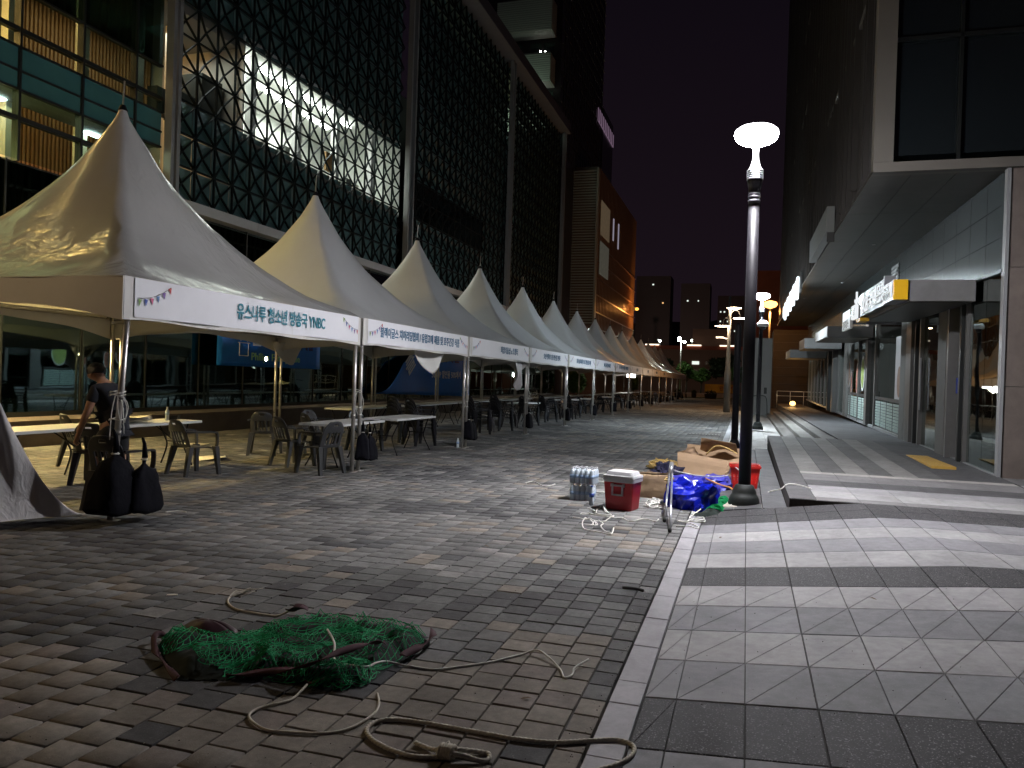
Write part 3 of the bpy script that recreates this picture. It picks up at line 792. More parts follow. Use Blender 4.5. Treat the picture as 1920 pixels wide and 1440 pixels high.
can_a = canopy_mesh(M['tent1'], 2.0, True); can_b = canopy_mesh(M['tent'], 7.0, False); can_c = canopy_mesh(M['tent'], 12.0, True)
val = [edge_valence(0, 0.0), edge_valence(1, 0.26), edge_valence(2, 0.26), edge_valence(3, 0.20)]
b = MB(); b.tube([(0, 0, 0), (0, 0, 2.5)], 0.031, 12); b.tube([(0, 0, 0.9), (0, 0, 0.94)], 0.036, 12); b.box(-0.07, 0.07, -0.07, 0.07, 0, 0.012); post_me = b.mesh('post', M['steel'], True)
b = MB(); b.tube([(0, 0, AZ-0.06), (0, 0, AZ+0.02)], [0.07, 0.035], 10, mi=1); b.tube([(0, 0, AZ+0.0), (0.004, 0, AZ+0.2), (0.015, 0.0, AZ+0.36)], 0.011, 6); finial_me = b.mesh('finial', [M['steel'], M['blackmetal']])
eave = MB()
for s_ in (-2.46, 2.46):
    eave.tube([(s_, -2.46, 2.45), (s_, 2.46, 2.45)], 0.024, 8); eave.tube([(-2.46, s_, 2.45), (2.46, s_, 2.45)], 0.024, 8)
for a_ in ((-1, -1), (1, -1), (1, 1), (-1, 1)):
    eave.tube([(2.46*a_[0], 2.46*a_[1], 2.40), (0.6*a_[0], 0.6*a_[1], 2.5)], 0.012, 6)
eave.tube([(0, 0, 2.5), (0, 0, 5.1)], 0.025, 8)
eave_me = eave.mesh('roof_frame', M['steel'], True)
banner_b = MB()
def bannerfn(u, v):
    return (2.512+0.008*math.sin(u*9), -2.36+4.72*u, 2.105+0.40*v)
banner_b.grid(bannerfn, 24, 4); banner_me = banner_b.mesh('banner', M['banner'], True)
FLAGM = ['flag_green', 'flag_blue', 'flag_pink', 'flag_sky', 'flag_violet', 'flag_red']
def bunting(side):
    out = []
    for i in range(6):
        u = i/5
        y = -2.30+0.42*u if side == 0 else 2.30-0.42*u
        z = 2.27+0.16*u*u+0.02 if True else 0
        a = 0.35*(u-0.3)*(1 if side == 0 else -1)
        ca, sa = math.cos(a), math.sin(a)
        P_ = lambda dy, dz: (2.526, y+dy*ca-dz*sa, z+dy*sa+dz*ca)
        b = MB(); b.add([P_(-0.026, 0), P_(0.026, 0), P_(0, -0.072)], [(0, 1, 2)]); out.append(b.mesh('bunting_flag', M[FLAGM[i] if side == 0 else FLAGM[5-i]]))
    b = MB(); b.tube([(2.524, (-2.32+0.46*u) if side == 0 else (2.32-0.46*u), 2.29+0.16*u*u+0.01) for u in [k/8 for k in range(9)]], 0.0025, 4)
    return out, b.mesh('bunting_string', M['greymetal'])
bunt = [bunting(0), bunting(1)]
TXT = {0: ('유스나루 청소년 방송국 YNBC', 2.05, 0.30, 'teal'), 1: ('블랙이글스 치어리딩협회 / 유럽고메 제품 및 호주건강 식품', 3.75, -0.05, 'navy'),
       2: ('희망키움샵 x 트랭터', 1.5, 0.5, 'navy'), 3: ('오산 행복드림 장난감 전화', 2.2, 0.1, 'navy'), 4: ('경기 심리지원 프로그램 상담 지원', 2.7, 0.1, 'navy'),
       5: ('신나는 과학 놀이 체험', 1.7, 0.2, 'navy'), 6: ('한국 청소년 미래진로 체험협회', 3.0, 0.1, 'navy'), 7: ('안내소', 0.8, 0.1, 'navy'), 8: ('본부', 0.6, 0.1, 'navy'), 9: ('체험 부스', 1.2, 0, 'navy'), 10: ('만들기', 0.9, 0, 'navy')}
LBL = ['nearest peaked marquee tent, vinyl roof creased and shiny, banner lettered in teal ending YNBC',
       'second peaked marquee tent, long blue banner text with a slash, loose flap hanging inside',
       'third peaked marquee tent, short blue banner text, torn cloth at its far post',
       'fourth peaked marquee tent from the camera, beyond the torn hanging cloth',
       'fifth peaked marquee tent from the camera, cool white roof', 'sixth peaked marquee tent, brightest bluish roof of the row',
       'seventh peaked marquee tent, its peak before the louvred building', 'eighth peaked marquee tent with the densest banner text',
       'ninth peaked marquee tent, first with a yellowish lit banner', 'tenth peaked marquee tent, dim grey cream roof', 'eleventh peaked marquee tent, shaded grey roof',
       'twelfth peaked marquee tent, first pinkish roof before the shaded ones', 'thirteenth peaked marquee tent, pink lit roof', 'fourteenth peaked marquee tent, last but one in the row', 'farthest peaked marquee tent at the end of the row']
tents = []
for i in range(15):
    cx, cy = -8.5, TY0+PIT*i+2.5
    t = thing('marquee_tent', (cx, cy, 0), LBL[i], 'tent', 'white peaked tents in a row')
    tents.append(t)
    place('canopy', can_a if i == 0 else (can_c if i in (1, 4, 7, 9) else can_b), t)
    for k in range(4): place('valence', val[k], t)
    for px, py in ((2.44, -2.42), (2.44, 2.42), (-2.44, -2.42), (-2.44, 2.42)): place('post', post_me, t, (px, py, 0))
    place('finial', finial_me, t); place('roof_frame', eave_me, t)
    bn = place('banner', banner_me, t)
    if i < 8:
        for sd in (0, 1):
            for fm in bunt[sd][0]: place('bunting_flag', fm, bn)
            place('bunting_string', bunt[sd][1], bn)
    if i in TXT:
        s, wd, off, col = TXT[i]
        text(s, 0.215 if i == 0 else 0.19, 'lettering', M[col], t, (cx+2.524, cy+off, 2.305), (0, 1, 0), (0, 0, 1), width=wd, bold=0.004, thick=0.002)
# first post of the row leans a little, as in the photograph
lean = [c for c in tents[0].children if c.name.startswith('post')][0]
lean.location = (2.28, -2.36, 0); lean.rotation_euler = (0, R(4.0), 0)

def cord_loop(b, c, r, z, n=10):
    b.tube([(c[0]+r*math.cos(a), c[1]+r*math.sin(a), z+0.01*math.sin(3*a)) for a in [2*math.pi*k/n for k in range(n)]], 0.006, 5, closed=True)
cordn = ['nearest tent front post', 'second front post', 'third front post', 'fourth front post', 'fifth front post', 'sixth front post', 'seventh front post', 'eighth front post']
def front_post(i):
    y = TY0+PIT*i
    return (-6.06, y+(0.08 if i == 0 else 0.02))
for i in range(8):
    x, y = front_post(i)
    if i == 0: x, y = -6.17, 6.38
    b = MB()
    for z in (1.05, 1.30, 1.33, 2.04): cord_loop(b, (x, y), 0.05 if i else 0.075, z)
    rr = random.Random(40+i)
    for k in range(5):
        a = rr.uniform(0, 6.28); L = rr.uniform(0.2, 0.5)
        b.tube(spline([(x+0.04*math.cos(a), y+0.04*math.sin(a), 1.3), (x+0.10*math.cos(a), y+0.10*math.sin(a), 1.3-L*0.4), (x+0.07*math.cos(a+0.6), y+0.07*math.sin(a+0.6), 1.3-L)], 3), 0.005, 5)
    b.tube(spline([(x+0.05, y-0.02, 2.0), (x+0.055, y+0.01, 1.6), (x+0.06, y-0.02, 1.3)], 4), 0.0045, 5)
    o = b.build('tie_cord', M['ropewhite'], smooth=True); tag(o, 'white cord wound round the %s' % cordn[i], 'cord', 'cords round the tent posts')

# black sandbags hung on the posts
def bag_mesh(seed, wd, ht):
    b = MB(); n = 18; rr = random.Random(seed); ph = rr.uniform(0, 6)
    prof = [(0.10, 1.0), (0.09, 0.93), (0.24, 0.87), (0.62, 0.79), (0.80, 0.66), (0.90, 0.46), (1.0, 0.24), (1.12, 0.07), (1.02, 0.0), (0.5, -0.03)]
    vs = []
    for r, z in prof:
        for j in range(n):
            a = 2*math.pi*j/n; k = 1+0.10*math.sin(3*a+ph)+0.09*math.sin(7*a+ph*2+z*5)+0.16*noise.noise(Vector((math.cos(a)*2+seed, math.sin(a)*2, z*4)))
            ex = abs(math.cos(a))**0.6*math.copysign(1, math.cos(a)); ey = abs(math.sin(a))**0.8*math.copysign(1, math.sin(a))
            vs.append((r*k*ex*wd/2, r*k*ey*wd*0.30, z*ht+(0.02*math.cos(2*a) if z < 0.1 else 0)))
    fs = [(i*n+j, i*n+(j+1) % n, (i+1)*n+(j+1) % n, (i+1)*n+j) for i in range(len(prof)-1) for j in range(n)]+[tuple(range(n)), tuple(range((len(prof)-1)*n, len(prof)*n))]
    b.add(vs, fs); return b
bag0 = bag_mesh(1, 0.40, 0.55).mesh('bag_body', M['bagcloth'], True)
bag1 = bag_mesh(5, 0.36, 0.50).mesh('bag_body', M['bagcloth'], True)
b = MB(); b.tube([(0.012, 0, 0.52), (0, 0, 0.66), (-0.03, 0, 0.72)], [0.03, 0.018, 0.010], 6); b.tube([(math.cos(a)*0.028, math.sin(a)*0.028, 0.505) for a in [k*0.785 for k in range(8)]], 0.008, 5, closed=True, mi=1)
neck_me = b.mesh('bag_tie', [M['bagcloth'], M['tie']], True)
ordw = ['first', 'second', 'third', 'fourth', 'fifth', 'sixth', 'seventh', 'eighth', 'ninth', 'tenth', 'eleventh', 'twelfth', 'thirteenth', 'fourteenth', 'fifteenth', 'sixteenth']
for i in range(16):
    x, y = front_post(i)
    k2 = 2 if i < 3 else 1
    for q in range(k2):
        sc = (1.16, 1.05)[q] if i == 0 else (0.86 if i < 3 else 0.84)
        dx = (0.0, 0.10)[q] if i == 0 else (0.03, 0.05)[q]; dy = (-0.08, 0.20)[q] if i == 0 else (0.08, 0.28)[q]
        zz = 0.13 if i == 0 else 0.20
        t = thing('sandbag', (x+dx+0.02, y+dy+(0.02 if i else 0), zz-q*0.02), 'black cloth sandbag tied low to the %s front tent post%s' % (ordw[i], '' if k2 == 1 else (', nearer of the pair' if q == 0 else ', farther of the pair')), 'sandbag', 'black sandbags on the tent posts', rz=R(90+rnd.uniform(-25, 25)))
        t.scale = (sc, sc, sc)
        place('bag_body', (bag0, bag1)[q], t); place('bag_tie', neck_me, t)

# loose flaps of canvas
def cloth(name, fn, nu, nv, mat, label, cat, solid=0.004, group=None):
    b = MB(); b.grid(fn, nu, nv); o = b.build(name, mat, smooth=True, solid=solid); return tag(o, label, cat, group)
def flap1(u, v):
    y = 13.6+1.9*u; dip = (1-abs(2*u-1.15)**1.3)
    z = 2.16-v*0.52*max(0.0, dip); return (-6.25+0.05*math.sin(u*9+v*2)+0.08*v, y-0.15*v, z)
cloth('canvas_flap', flap1, 24, 10, M['valence'], 'beige canvas flap sagging under the second tent eave', 'canvas')
def flap2(u, v):
    y = 20.35+0.85*u; z = 2.1-v*0.85*(1-abs(2*u-0.7)/1.5); return (-6.12+0.10*math.sin(u*12+v*2)*v, y+0.1*v*(0.4-u), z)
cloth('torn_cloth', flap2, 18, 14, M['tarp'], 'torn white cloth hanging to a point beside the fourth front post', 'cloth')
def flap3(u, v):
    y = 15.9+1.5*u; z = 2.3-v*0.55*math.sin(math.pi*min(1, u*1.2)); return (-10.8+0.08*math.sin(u*9+v*4), y, z)
cloth('canvas_bundle', flap3, 16, 8, M['valence'], 'bundled canvas hanging at the back between the first two tents', 'canvas')
# white tarpaulin heaped at the left edge
def tarp(u, v):
    # u along the foot, v upward to a hanging point
    fx, fy = -6.72-1.0*u, 6.55-1.95*u
    tx, ty, tz = -7.40, 5.92, 1.62
    bulge = 0.16*math.sin(u*7+1.5)*(1-v)*v*4+0.05*math.sin(u*19+v*7)
    kx = (v**1.25)
    x = fx*(1-kx)+tx*kx+bulge*0.5; y = fy*(1-kx)+ty*kx-abs(bulge)*0.8
    z = tz*v**1.6*(1.0 if u > 0 else 1)+0.03*math.sin(u*11)*(1-v)*v
    z = max(z*min(1, 0.8+u*3.2), 0.006)
    return (x, y, z)
cloth('white_tarpaulin', tarp, 60, 40, M['tarp'], 'crumpled white tarpaulin heaped on the paving at the left edge', 'tarpaulin', 0.003)

# ================================================================== CHAIRS
def chair_parts(mat):
    parts = []
    b = MB()   # seat pan, slightly dished with rolled front
    def seat(u, v):
        x = (-0.215+0.43*u)*(1-0.08*(1-v)); y = -0.21+0.42*v
        z = 0.425-0.018*math.sin(math.pi*u)*math.sin(math.pi*v)-0.03*max(0, 0.18-v)/0.18
        return (x, y, z)
    b.grid(seat, 10, 10); m = b.mesh('seat', mat, True); parts.append(('seat', m, 0.012, 0))
    b = MB()
    nu, nv = 21, 16
    def back(u, v):
        hw = 0.215*(1-0.06*v) if v < 0.62 else 0.215*(1-0.06*v)*math.sqrt(max(0.0, 1-((v-0.62)/0.38)**2*0.72))
        x = (2*u-1)*hw; y = 0.205+0.13*v+0.05*(1-(2*u-1)**2)*(0.3+0.7*v)*0.9-0.02
        z = 0.42+0.42*v-(0.02*(2*u-1)**2 if v > 0.6 else 0)
        return (x, y, z)
    def sk(i, j):
        if 2 <= j <= 8 and i in (4, 5, 8, 9, 11, 12, 15, 16) and not (i in (9, 11) and False): return True
        if j in (13,) and 8 <= i <= 12: return True
        return False
    b.grid(back, nu, nv, skip=sk); parts.append(('backrest', b.mesh('backrest', mat, True), 0.012, 0))
    for sx_ in (-1, 1):
        b = MB()   # armrest: from the back, forward, then down into the front leg
        pts = spline([(sx_*0.215, 0.27, 0.66), (sx_*0.265, 0.12, 0.655), (sx_*0.275, -0.12, 0.65), (sx_*0.27, -0.20, 0.62), (sx_*0.262, -0.215, 0.50), (sx_*0.25, -0.21, 0.42)], 5)
        for i in range(len(pts)-1):
            p, q = pts[i], pts[i+1]
            b.bar(p, q+(q-p)*0.15, 0.052, 0.022, upv=(0, 0, 1) if i < len(pts)*0.55 else (0, 1, 0))
        parts.append(('armrest', b.mesh('armrest', mat), 0, 0))
        for (x0, y0, x1, y1) in ((sx_*0.245, -0.205, sx_*0.285, -0.245), (sx_*0.20, 0.19, sx_*0.245, 0.285)):
            b = MB()
            for k in range(6):
                t0, t1 = k/6, (k+1)/6
                def Lg(t):
                    wq = 0.046*(1-t)+0.029*t
                    return Vector((x0+(x1-x0)*t, y0+(y1-y0)*t, 0.43*(1-t))), wq
                (a, wa), (c, wc) = Lg(t0), Lg(t1)
                vs = []
                for pnt, wq in ((a, wa), (c, wc)):
                    for dx, dy in ((-1, -1), (1, -1), (1, 1), (-1, 1)): vs.append(pnt+Vector((dx*wq*0.9, dy*wq*0.75, 0)))
                b.add(vs, [(0, 1, 5, 4), (1, 2, 6, 5), (2, 3, 7, 6), (3, 0, 4, 7)]+([(3, 2, 1, 0)] if k == 0 else [])+([(4, 5, 6, 7)] if k == 5 else []))
            parts.append(('leg', b.mesh('leg', mat), 0, 0))
    return parts
CP = {k: chair_parts(M[k]) for k in ('plastic', 'blackplastic')}
def chair(x, y, z, rz, label, kind='plastic', group='plastic armchairs under the tents'):
    t = thing('plastic_armchair', (x, y, z), label, 'chair', group, rz=R(rz))
    for nm, me, sol, sb in CP[kind]:
        o = place(nm, me, t)
        if sol: md = o.modifiers.new('solid', 'SOLIDIFY'); md.thickness = sol; md.offset = -1
    return t
# rz: 0 faces the camera side (-Y)
chair(-7.95, 9.72, 0, 163, 'grey plastic armchair standing alone before the papers on the ground')
chair(-6.45, 10.85, 0, -108, 'grey plastic armchair nearest the second front post, its back to the post')
chair(-7.35, 11.45, 0, 158, 'shiny grey armchair with white glare on its back, left end of the trestle table')
chair(-8.75, 12.65, 0, 205, 'dark armchair seen from behind in front of the back tent post')
chair(-7.62, 12.75, 0, 150, 'shiny dark armchair tucked against the near left corner of the second table')
chair(-8.15, 13.6, 0, 75, 'dark armchair with a bottle beyond, behind the second table')
chair(-7.55, 14.4, 0, 70, 'dark armchair behind the second table, to the right of a front post')
chair(-8.35, 8.35, 0, 200, 'large black armchair turned away at the end of the first table', 'blackplastic')
chair(-6.75, 7.05, 0, 190, 'black armchair in shade directly before the standing person', 'blackplastic')
chair(-9.9, 9.6, 0, 160, 'black armchair behind the first table in the yellow light', 'blackplastic')
def stack(x, y, rz, n, where):
    for k in range(n):
        chair(x-0.0, y, k*0.085, rz+rnd.uniform(-2, 2), 'black plastic armchair, %s in the stack %s' % (['lowest', 'second up', 'third up', 'fourth up'][k], where), 'blackplastic', 'stacked black armchairs')
stack(-7.15, 16.3, 150, 4, 'left of the third front post')
stack(-7.9, 16.9, 160, 4, 'by the fallen banner')
stack(-7.25, 20.6, 140, 4, 'left of the fourth front post')
stack(-7.15, 22.4, 150, 4, 'just right of the fourth front post')
stack(-7.2, 25.7, 150, 3, 'left of the fifth front post')
stack(-7.15, 28.2, 140, 3, 'right of the fifth front post')
stack(-7.15, 32.4, 150, 3, 'right of the sixth front post')
for k, y in enumerate((21.6, 24.2, 30.3, 31.2, 36.5, 37.7, 39.6, 42.5, 44.5, 47.5, 49.5, 53, 55, 58, 61, 65, 69, 74, 79)):
    chair(-7.0-0.5*rnd.random(), y, 0, rnd.uniform(60, 200), 'dark plastic armchair under the %s tent, %s' % (ordw[int((y-TY0)//PIT)], 'nearer the camera' if k % 2 == 0 else 'farther along'), 'blackplastic')

# ================================================================== TABLES
def table_parts(L):
    b = MB(); b.bbox(-0.37, 0.37, -L/2, L/2, 0.695, 0.735, 0.006); top = b.mesh('tabletop', M['tabletop'])
    legs = []
    for s_ in (-1, 1):
        b = MB()
        for q in (-1, 1):
            b.tube(spline([(q*0.30, s_*L*0.36, 0.69), (q*0.20, s_*L*0.39, 0.45), (q*0.17, s_*L*0.40, 0.30), (q*0.31, s_*L*0.42, 0.0)], 4), 0.013, 6)
        b.tube([(-0.18, s_*L*0.395, 0.38), (0.18, s_*L*0.395, 0.38)], 0.010, 6)
        b.tube([(0, s_*L*0.395, 0.38), (0, s_*L*0.12, 0.69)], 0.010, 6)
        legs.append(b.mesh('leg', M['blackmetal'], True))
    return top, legs
TP = table_parts(1.80)
def table(x, y, rz, label):
    t = thing('folding_table', (x, y, 0), label, 'table', 'white folding tables under the tents', rz=R(rz))
    place('tabletop', TP[0], t)
    for l_ in TP[1]: place('leg', l_, t)
    return t
table(-9.02, 9.86, 0, 'white folding table with open newspapers and a bottle on its right end')
table(-9.05, 8.0, 1, 'white folding table running off behind the standing person at the left')
table(-6.86, 12.30, 1, 'white folding table behind the second front post with papers on it')
table(-6.82, 14.62, -2, 'white folding table with an empty top just right of the second front post')
for k in range(34):
    y = 17.7+k*1.86
    if k in (9, 15, 22): continue
    table(-9.55+rnd.uniform(-.05, .05), y, rnd.uniform(-1.5, 1.5), 'white folding table in the back row under the %s tent, %s' % (ordw[min(14, int((y-TY0)//PIT))], ('its near end', 'its middle', 'its far end')[min(2, int(((y-TY0) % PIT)/1.7))]))
for k, y in enumerate((26.9, 34.0, 37.5, 44.0)):
    table(-7.7, y, 0, 'white folding table standing forward in the row, the %s such beyond the torn cloth' % ordw[k])

# things on and by the tables
b = MB()
for i in range(7):
    dz = i*0.012
    def pg(u, v, i=i, dz=dz):
        return (-9.25+0.42*u+0.02*i, 9.25+0.62*v-0.03*i, 0.742+dz+0.05*math.sin(u*2.6+i*0.4)*math.sin(v*3.0)+0.01*i*u)
    b.grid(pg, 8, 8)
def pg2(u, v): return (-9.1-0.15*v+0.05*u, 9.0+0.34*u+0.1*v, 0.80+0.26*v-0.10*v*v*u)
b.grid(pg2, 8, 8)
tag(b.build('newspaper', M['whitepaper'], smooth=True, solid=0.003), 'crumpled pile of open newspapers on the nearest table', 'newspaper')
def bottle(x, y, z, label, h=0.22, blue=False):
    t = thing('water_bottle', (x, y, z), label, 'bottle')
    b = MB(); b.lathe([(0.028, 0), (0.032, 0.01), (0.032, h*0.35), (0.029, h*0.4), (0.032, h*0.46), (0.031, h*0.68), (0.013, h*0.9), (0.013, h*0.93)], (0, 0, 0), 14); b.build('bottle_body', M['water'], t, True, world=False)
    b = MB(); b.lathe([(0.0325, h*0.42), (0.0325, h*0.62)], (0, 0, 0), 14); b.build('bottle_label', M['bluecap'] if blue else M['waterlabel'], t, True, world=False)
    b = MB(); b.lathe([(0.015, h*0.93), (0.015, h)], (0, 0, 0), 10); b.build('cap', M['bluecap'] if blue else M['whiteplastic'], t, True, world=False)
    return t
bottle(-9.0, 10.35, 0.735, 'clear water bottle standing on the nearest table beside the newspapers')
bottle(-8.2, 13.2, 0.0, 'clear bottle standing behind the second table')
bottle(-6.16, 16.2, 0, 'clear bottle on the paving at the foot of the third front post')
b = MB(); b.obox((-8.97, 10.47, 0.775), (0.07, 0.03, 0.01), (-0.02, 0.06, 0), (0, 0.01, 0.035)); tag(b.build('phone_case', M['blackplastic']), 'small black case lying by the bottle on the nearest table', 'case')
def sheet(x, y, wx, wy, rz, z, label, warp=0.03, mat='whitepaper', name='paper_sheet'):
    b = MB(); c, s_ = math.cos(R(rz)), math.sin(R(rz))
    def f(u, v):
        a, d = (u-0.5)*wx, (v-0.5)*wy
        return (x+a*c-d*s_, y+a*s_+d*c, z+warp*abs(math.sin(u*2.2+v*1.3))*u)
    b.grid(f, 8, 8); tag(b.build(name, M[mat], smooth=True, solid=0.002), label, 'paper')
sheet(-9.0, 11.5, 0.45, 0.62, 40, 0.012, 'folded white paper on the ground behind the lone chair', 0.06)
sheet(-10.9, 13.2, 0.5, 0.9, 20, 0.012, 'pale paper sheet lying farther back under the first tent')
sheet(-6.75, 12.95, 0.42, 0.55, 15, 0.742, 'white paper lying over the edge of the second table', 0.03, 'banner')

# ================================================================== PERSON
pr = thing('person', (-7.15, 7.30, 0), 'person in black T-shirt and shorts bending over a chair behind the sandbags', 'person')
def skin(name, joints, edges, mat, parent, root, sub=2, label=None):
    me = bpy.data.meshes.new(name)
    ks = list(joints); ix = {k: i for i, k in enumerate(ks)}
    me.from_pydata([joints[k][0] for k in ks], [(ix[a], ix[b]) for a, b in edges], [])
    me.materials.append(mat)
    o = bpy.data.objects.new(name, me); COL.objects.link(o); o.parent = parent
    md = o.modifiers.new('skin', 'SKIN'); md.use_smooth_shade = True
    for k in ks:
        sv = me.skin_vertices[0].data[ix[k]]; r = joints[k][1]
        sv.radius = r if isinstance(r, tuple) else (r, r); sv.use_root = (k == root)
    ms = o.modifiers.new('sub', 'SUBSURF'); ms.levels = sub; ms.render_levels = sub
    if label: o['label'] = label
    return o
# person looks towards -X (left in the picture), leaning forward, arms hanging
bj = {'pel': ((0.06, 0, 0.86), (0.13, 0.15)), 'ab': ((0.045, 0, 1.00), (0.12, 0.14)), 'ch': ((-0.015, 0, 1.18), (0.13, 0.165)), 'up': ((-0.07, 0, 1.32), (0.10, 0.13)), 'nk': ((-0.13, 0, 1.40), 0.055), 'nk2': ((-0.175, 0, 1.44), 0.052),
      'hb': ((-0.22, 0, 1.475), 0.088), 'hc': ((-0.255, 0, 1.50), 0.098), 'ht': ((-0.275, 0, 1.545), 0.08)}
be = [('pel', 'ab'), ('ab', 'ch'), ('ch', 'up'), ('up', 'nk'), ('nk', 'nk2'), ('nk2', 'hb'), ('hb', 'hc'), ('hc', 'ht')]
for s_, n_ in ((-1, 'a'), (1, 'b')):
    fx = -0.10 if s_ < 0 else -0.02
    bj.update({'sh'+n_: ((-0.06, s_*0.17, 1.31), 0.062), 'el'+n_: ((-0.085+fx*0.3, s_*0.23, 1.06), 0.043), 'wr'+n_: ((-0.16+fx, s_*0.20, 0.82), 0.030), 'pa'+n_: ((-0.185+fx, s_*0.195, 0.76), (0.022, 0.038)),
               'hp'+n_: ((0.05, s_*0.09, 0.80), 0.095), 'kn'+n_: ((-0.02+s_*0.07, s_*0.12, 0.47), 0.056), 'cf'+n_: ((0.03+s_*0.07, s_*0.12, 0.32), 0.054), 'an'+n_: ((0.05+s_*0.06, s_*0.13, 0.09), 0.036), 'hl'+n_: ((0.05+s_*0.06, s_*0.13, 0.045), 0.036), 'to'+n_: ((-0.12+s_*0.06, s_*0.15, 0.035), (0.028, 0.042))})
    be += [('up', 'sh'+n_), ('sh'+n_, 'el'+n_), ('el'+n_, 'wr'+n_), ('wr'+n_, 'pa'+n_), ('pel', 'hp'+n_), ('hp'+n_, 'kn'+n_), ('kn'+n_, 'cf'+n_), ('cf'+n_, 'an'+n_), ('an'+n_, 'hl'+n_), ('hl'+n_, 'to'+n_)]
    for q in range(4):
        o1 = (q-1.5)*0.018
        L = (0.066, 0.078, 0.072, 0.056)[q]
        base = Vector(bj['pa'+n_][0])+Vector((-0.004, o1, -0.030))
        bj['f%d%s' % (q, n_)] = (tuple(base), 0.0095); bj['g%d%s' % (q, n_)] = (tuple(base+Vector((-0.022, 0, -L*0.55))), 0.0085); bj['h%d%s' % (q, n_)] = (tuple(base+Vector((-0.010+0.02, 0, -L))), 0.0075)
        be += [('pa'+n_, 'f%d%s' % (q, n_)), ('f%d%s' % (q, n_), 'g%d%s' % (q, n_)), ('g%d%s' % (q, n_), 'h%d%s' % (q, n_))]
    tb = Vector(bj['wr'+n_][0])+Vector((-0.03, -s_*0.02, -0.035))
    bj['t'+n_] = (tuple(tb), 0.011); bj['u'+n_] = (tuple(tb+Vector((-0.03, -s_*0.015, -0.035))), 0.009)
    be += [('wr'+n_, 't'+n_), ('t'+n_, 'u'+n_)]
skin('body', bj, be, M['skin'], pr, 'pel', 1)
tj = {k: (v[0], tuple(q*1.13 for q in v[1]) if isinstance(v[1], tuple) else v[1]*1.2) for k, v in bj.items() if k in ('pel', 'ab', 'ch', 'up', 'sha', 'shb')}
tj['lo'] = ((0.06, 0, 0.85), (0.128, 0.152)); tj['pel'] = ((0.055, 0, 0.92), (0.142, 0.162))
tj['nk'] = ((-0.105, 0, 1.372), 0.075)
for n_, s_ in (('a', -1), ('b', 1)): tj['e'+n_] = (tuple(Vector(bj['sh'+n_][0]).lerp(Vector(bj['el'+n_][0]), 0.62)), 0.068)
skin('t_shirt', tj, [('lo', 'pel'), ('pel', 'ab'), ('ab', 'ch'), ('ch', 'up'), ('up', 'nk'), ('up', 'sha'), ('up', 'shb'), ('sha', 'ea'), ('shb', 'eb')], M['tshirt'], pr, 'pel', 2)
sj = {'pel': ((0.06, 0, 0.88), (0.15, 0.17)), 'w': ((0.05, 0, 0.95), (0.135, 0.155))}
se = [('pel', 'w')]
for n_, s_ in (('a', -1), ('b', 1)):
    sj['hp'+n_] = ((0.05, s_*0.09, 0.79), 0.115); sj['k'+n_] = (tuple(Vector(bj['kn'+n_][0])+Vector((0, 0, 0.05))), 0.090); se += [('pel', 'hp'+n_), ('hp'+n_, 'k'+n_)]
skin('shorts', sj, se, M['shorts'], pr, 'pel', 2)
b = MB()
def hairf(u, v):
    th = v*1.75; ph_ = u*2*math.pi
    r = 0.113+0.006*math.sin(ph_*5+th*9)
    d = Vector((math.sin(th)*math.cos(ph_), math.sin(th)*math.sin(ph_), math.cos(th)))
    ax = Matrix.Rotation(R(-8), 3, 'Y')
    d = ax @ d
    return Vector((-0.235, 0, 1.515))+Vector((d.x*r*1.02, d.y*r*0.86, d.z*r*1.0))
b.grid(hairf, 24, 12, skip=lambda i, j: j > 7 and (i/24 > 0.33 and i/24 < 0.66)); b.build('hair', M['hair'], pr, True, world=False)
b = MB(); b.add([(-0.335, -0.014, 1.455), (-0.335, 0.014, 1.455), (-0.36, 0, 1.445), (-0.325, 0, 1.49)], [(0, 1, 3), (0, 3, 2), (1, 2, 3), (0, 2, 1)]); b.build('nose', M['skin'], pr, world=False)
for s_ in (-1, 1):
    b = MB(); b.lathe([(0.006, -0.016), (0.014, -0.008), (0.018, 0.01), (0.008, 0.02)], (-0.215, s_*0.095, 1.475), 8); b.build('ear', M['skin'], pr, True, world=False)
    b = MB(); b.lathe([(0.004, -0.006), (0.009, 0), (0.004, 0.006)], (-0.322, s_*0.035, 1.478), 8); b.build('eye', M['hair'], pr, True, world=False)
    bx, by = bj['an'+('a' if s_ < 0 else 'b')][0][:2]
    b = MB(); b.tube([(bx+0.05, by, 0.06), (bx, by, 0.055), (bx-0.10, by+s_*0.01, 0.05), (bx-0.19, by+s_*0.02, 0.035)], [0.035, 0.047, 0.045, 0.03], 10); sh = b.build('shoe', M['blackplastic'], pr, True, world=False)
    b = MB(); b.prism([(bx+0.075, by-0.035), (bx+0.075, by+0.035), (bx-0.2, by+0.04+s_*0.02), (bx-0.22, by+s_*0.02), (bx-0.2, by-0.04+s_*0.02)], 0.0, 0.022); b.build('sole', M['shoe_white'], sh, world=False)

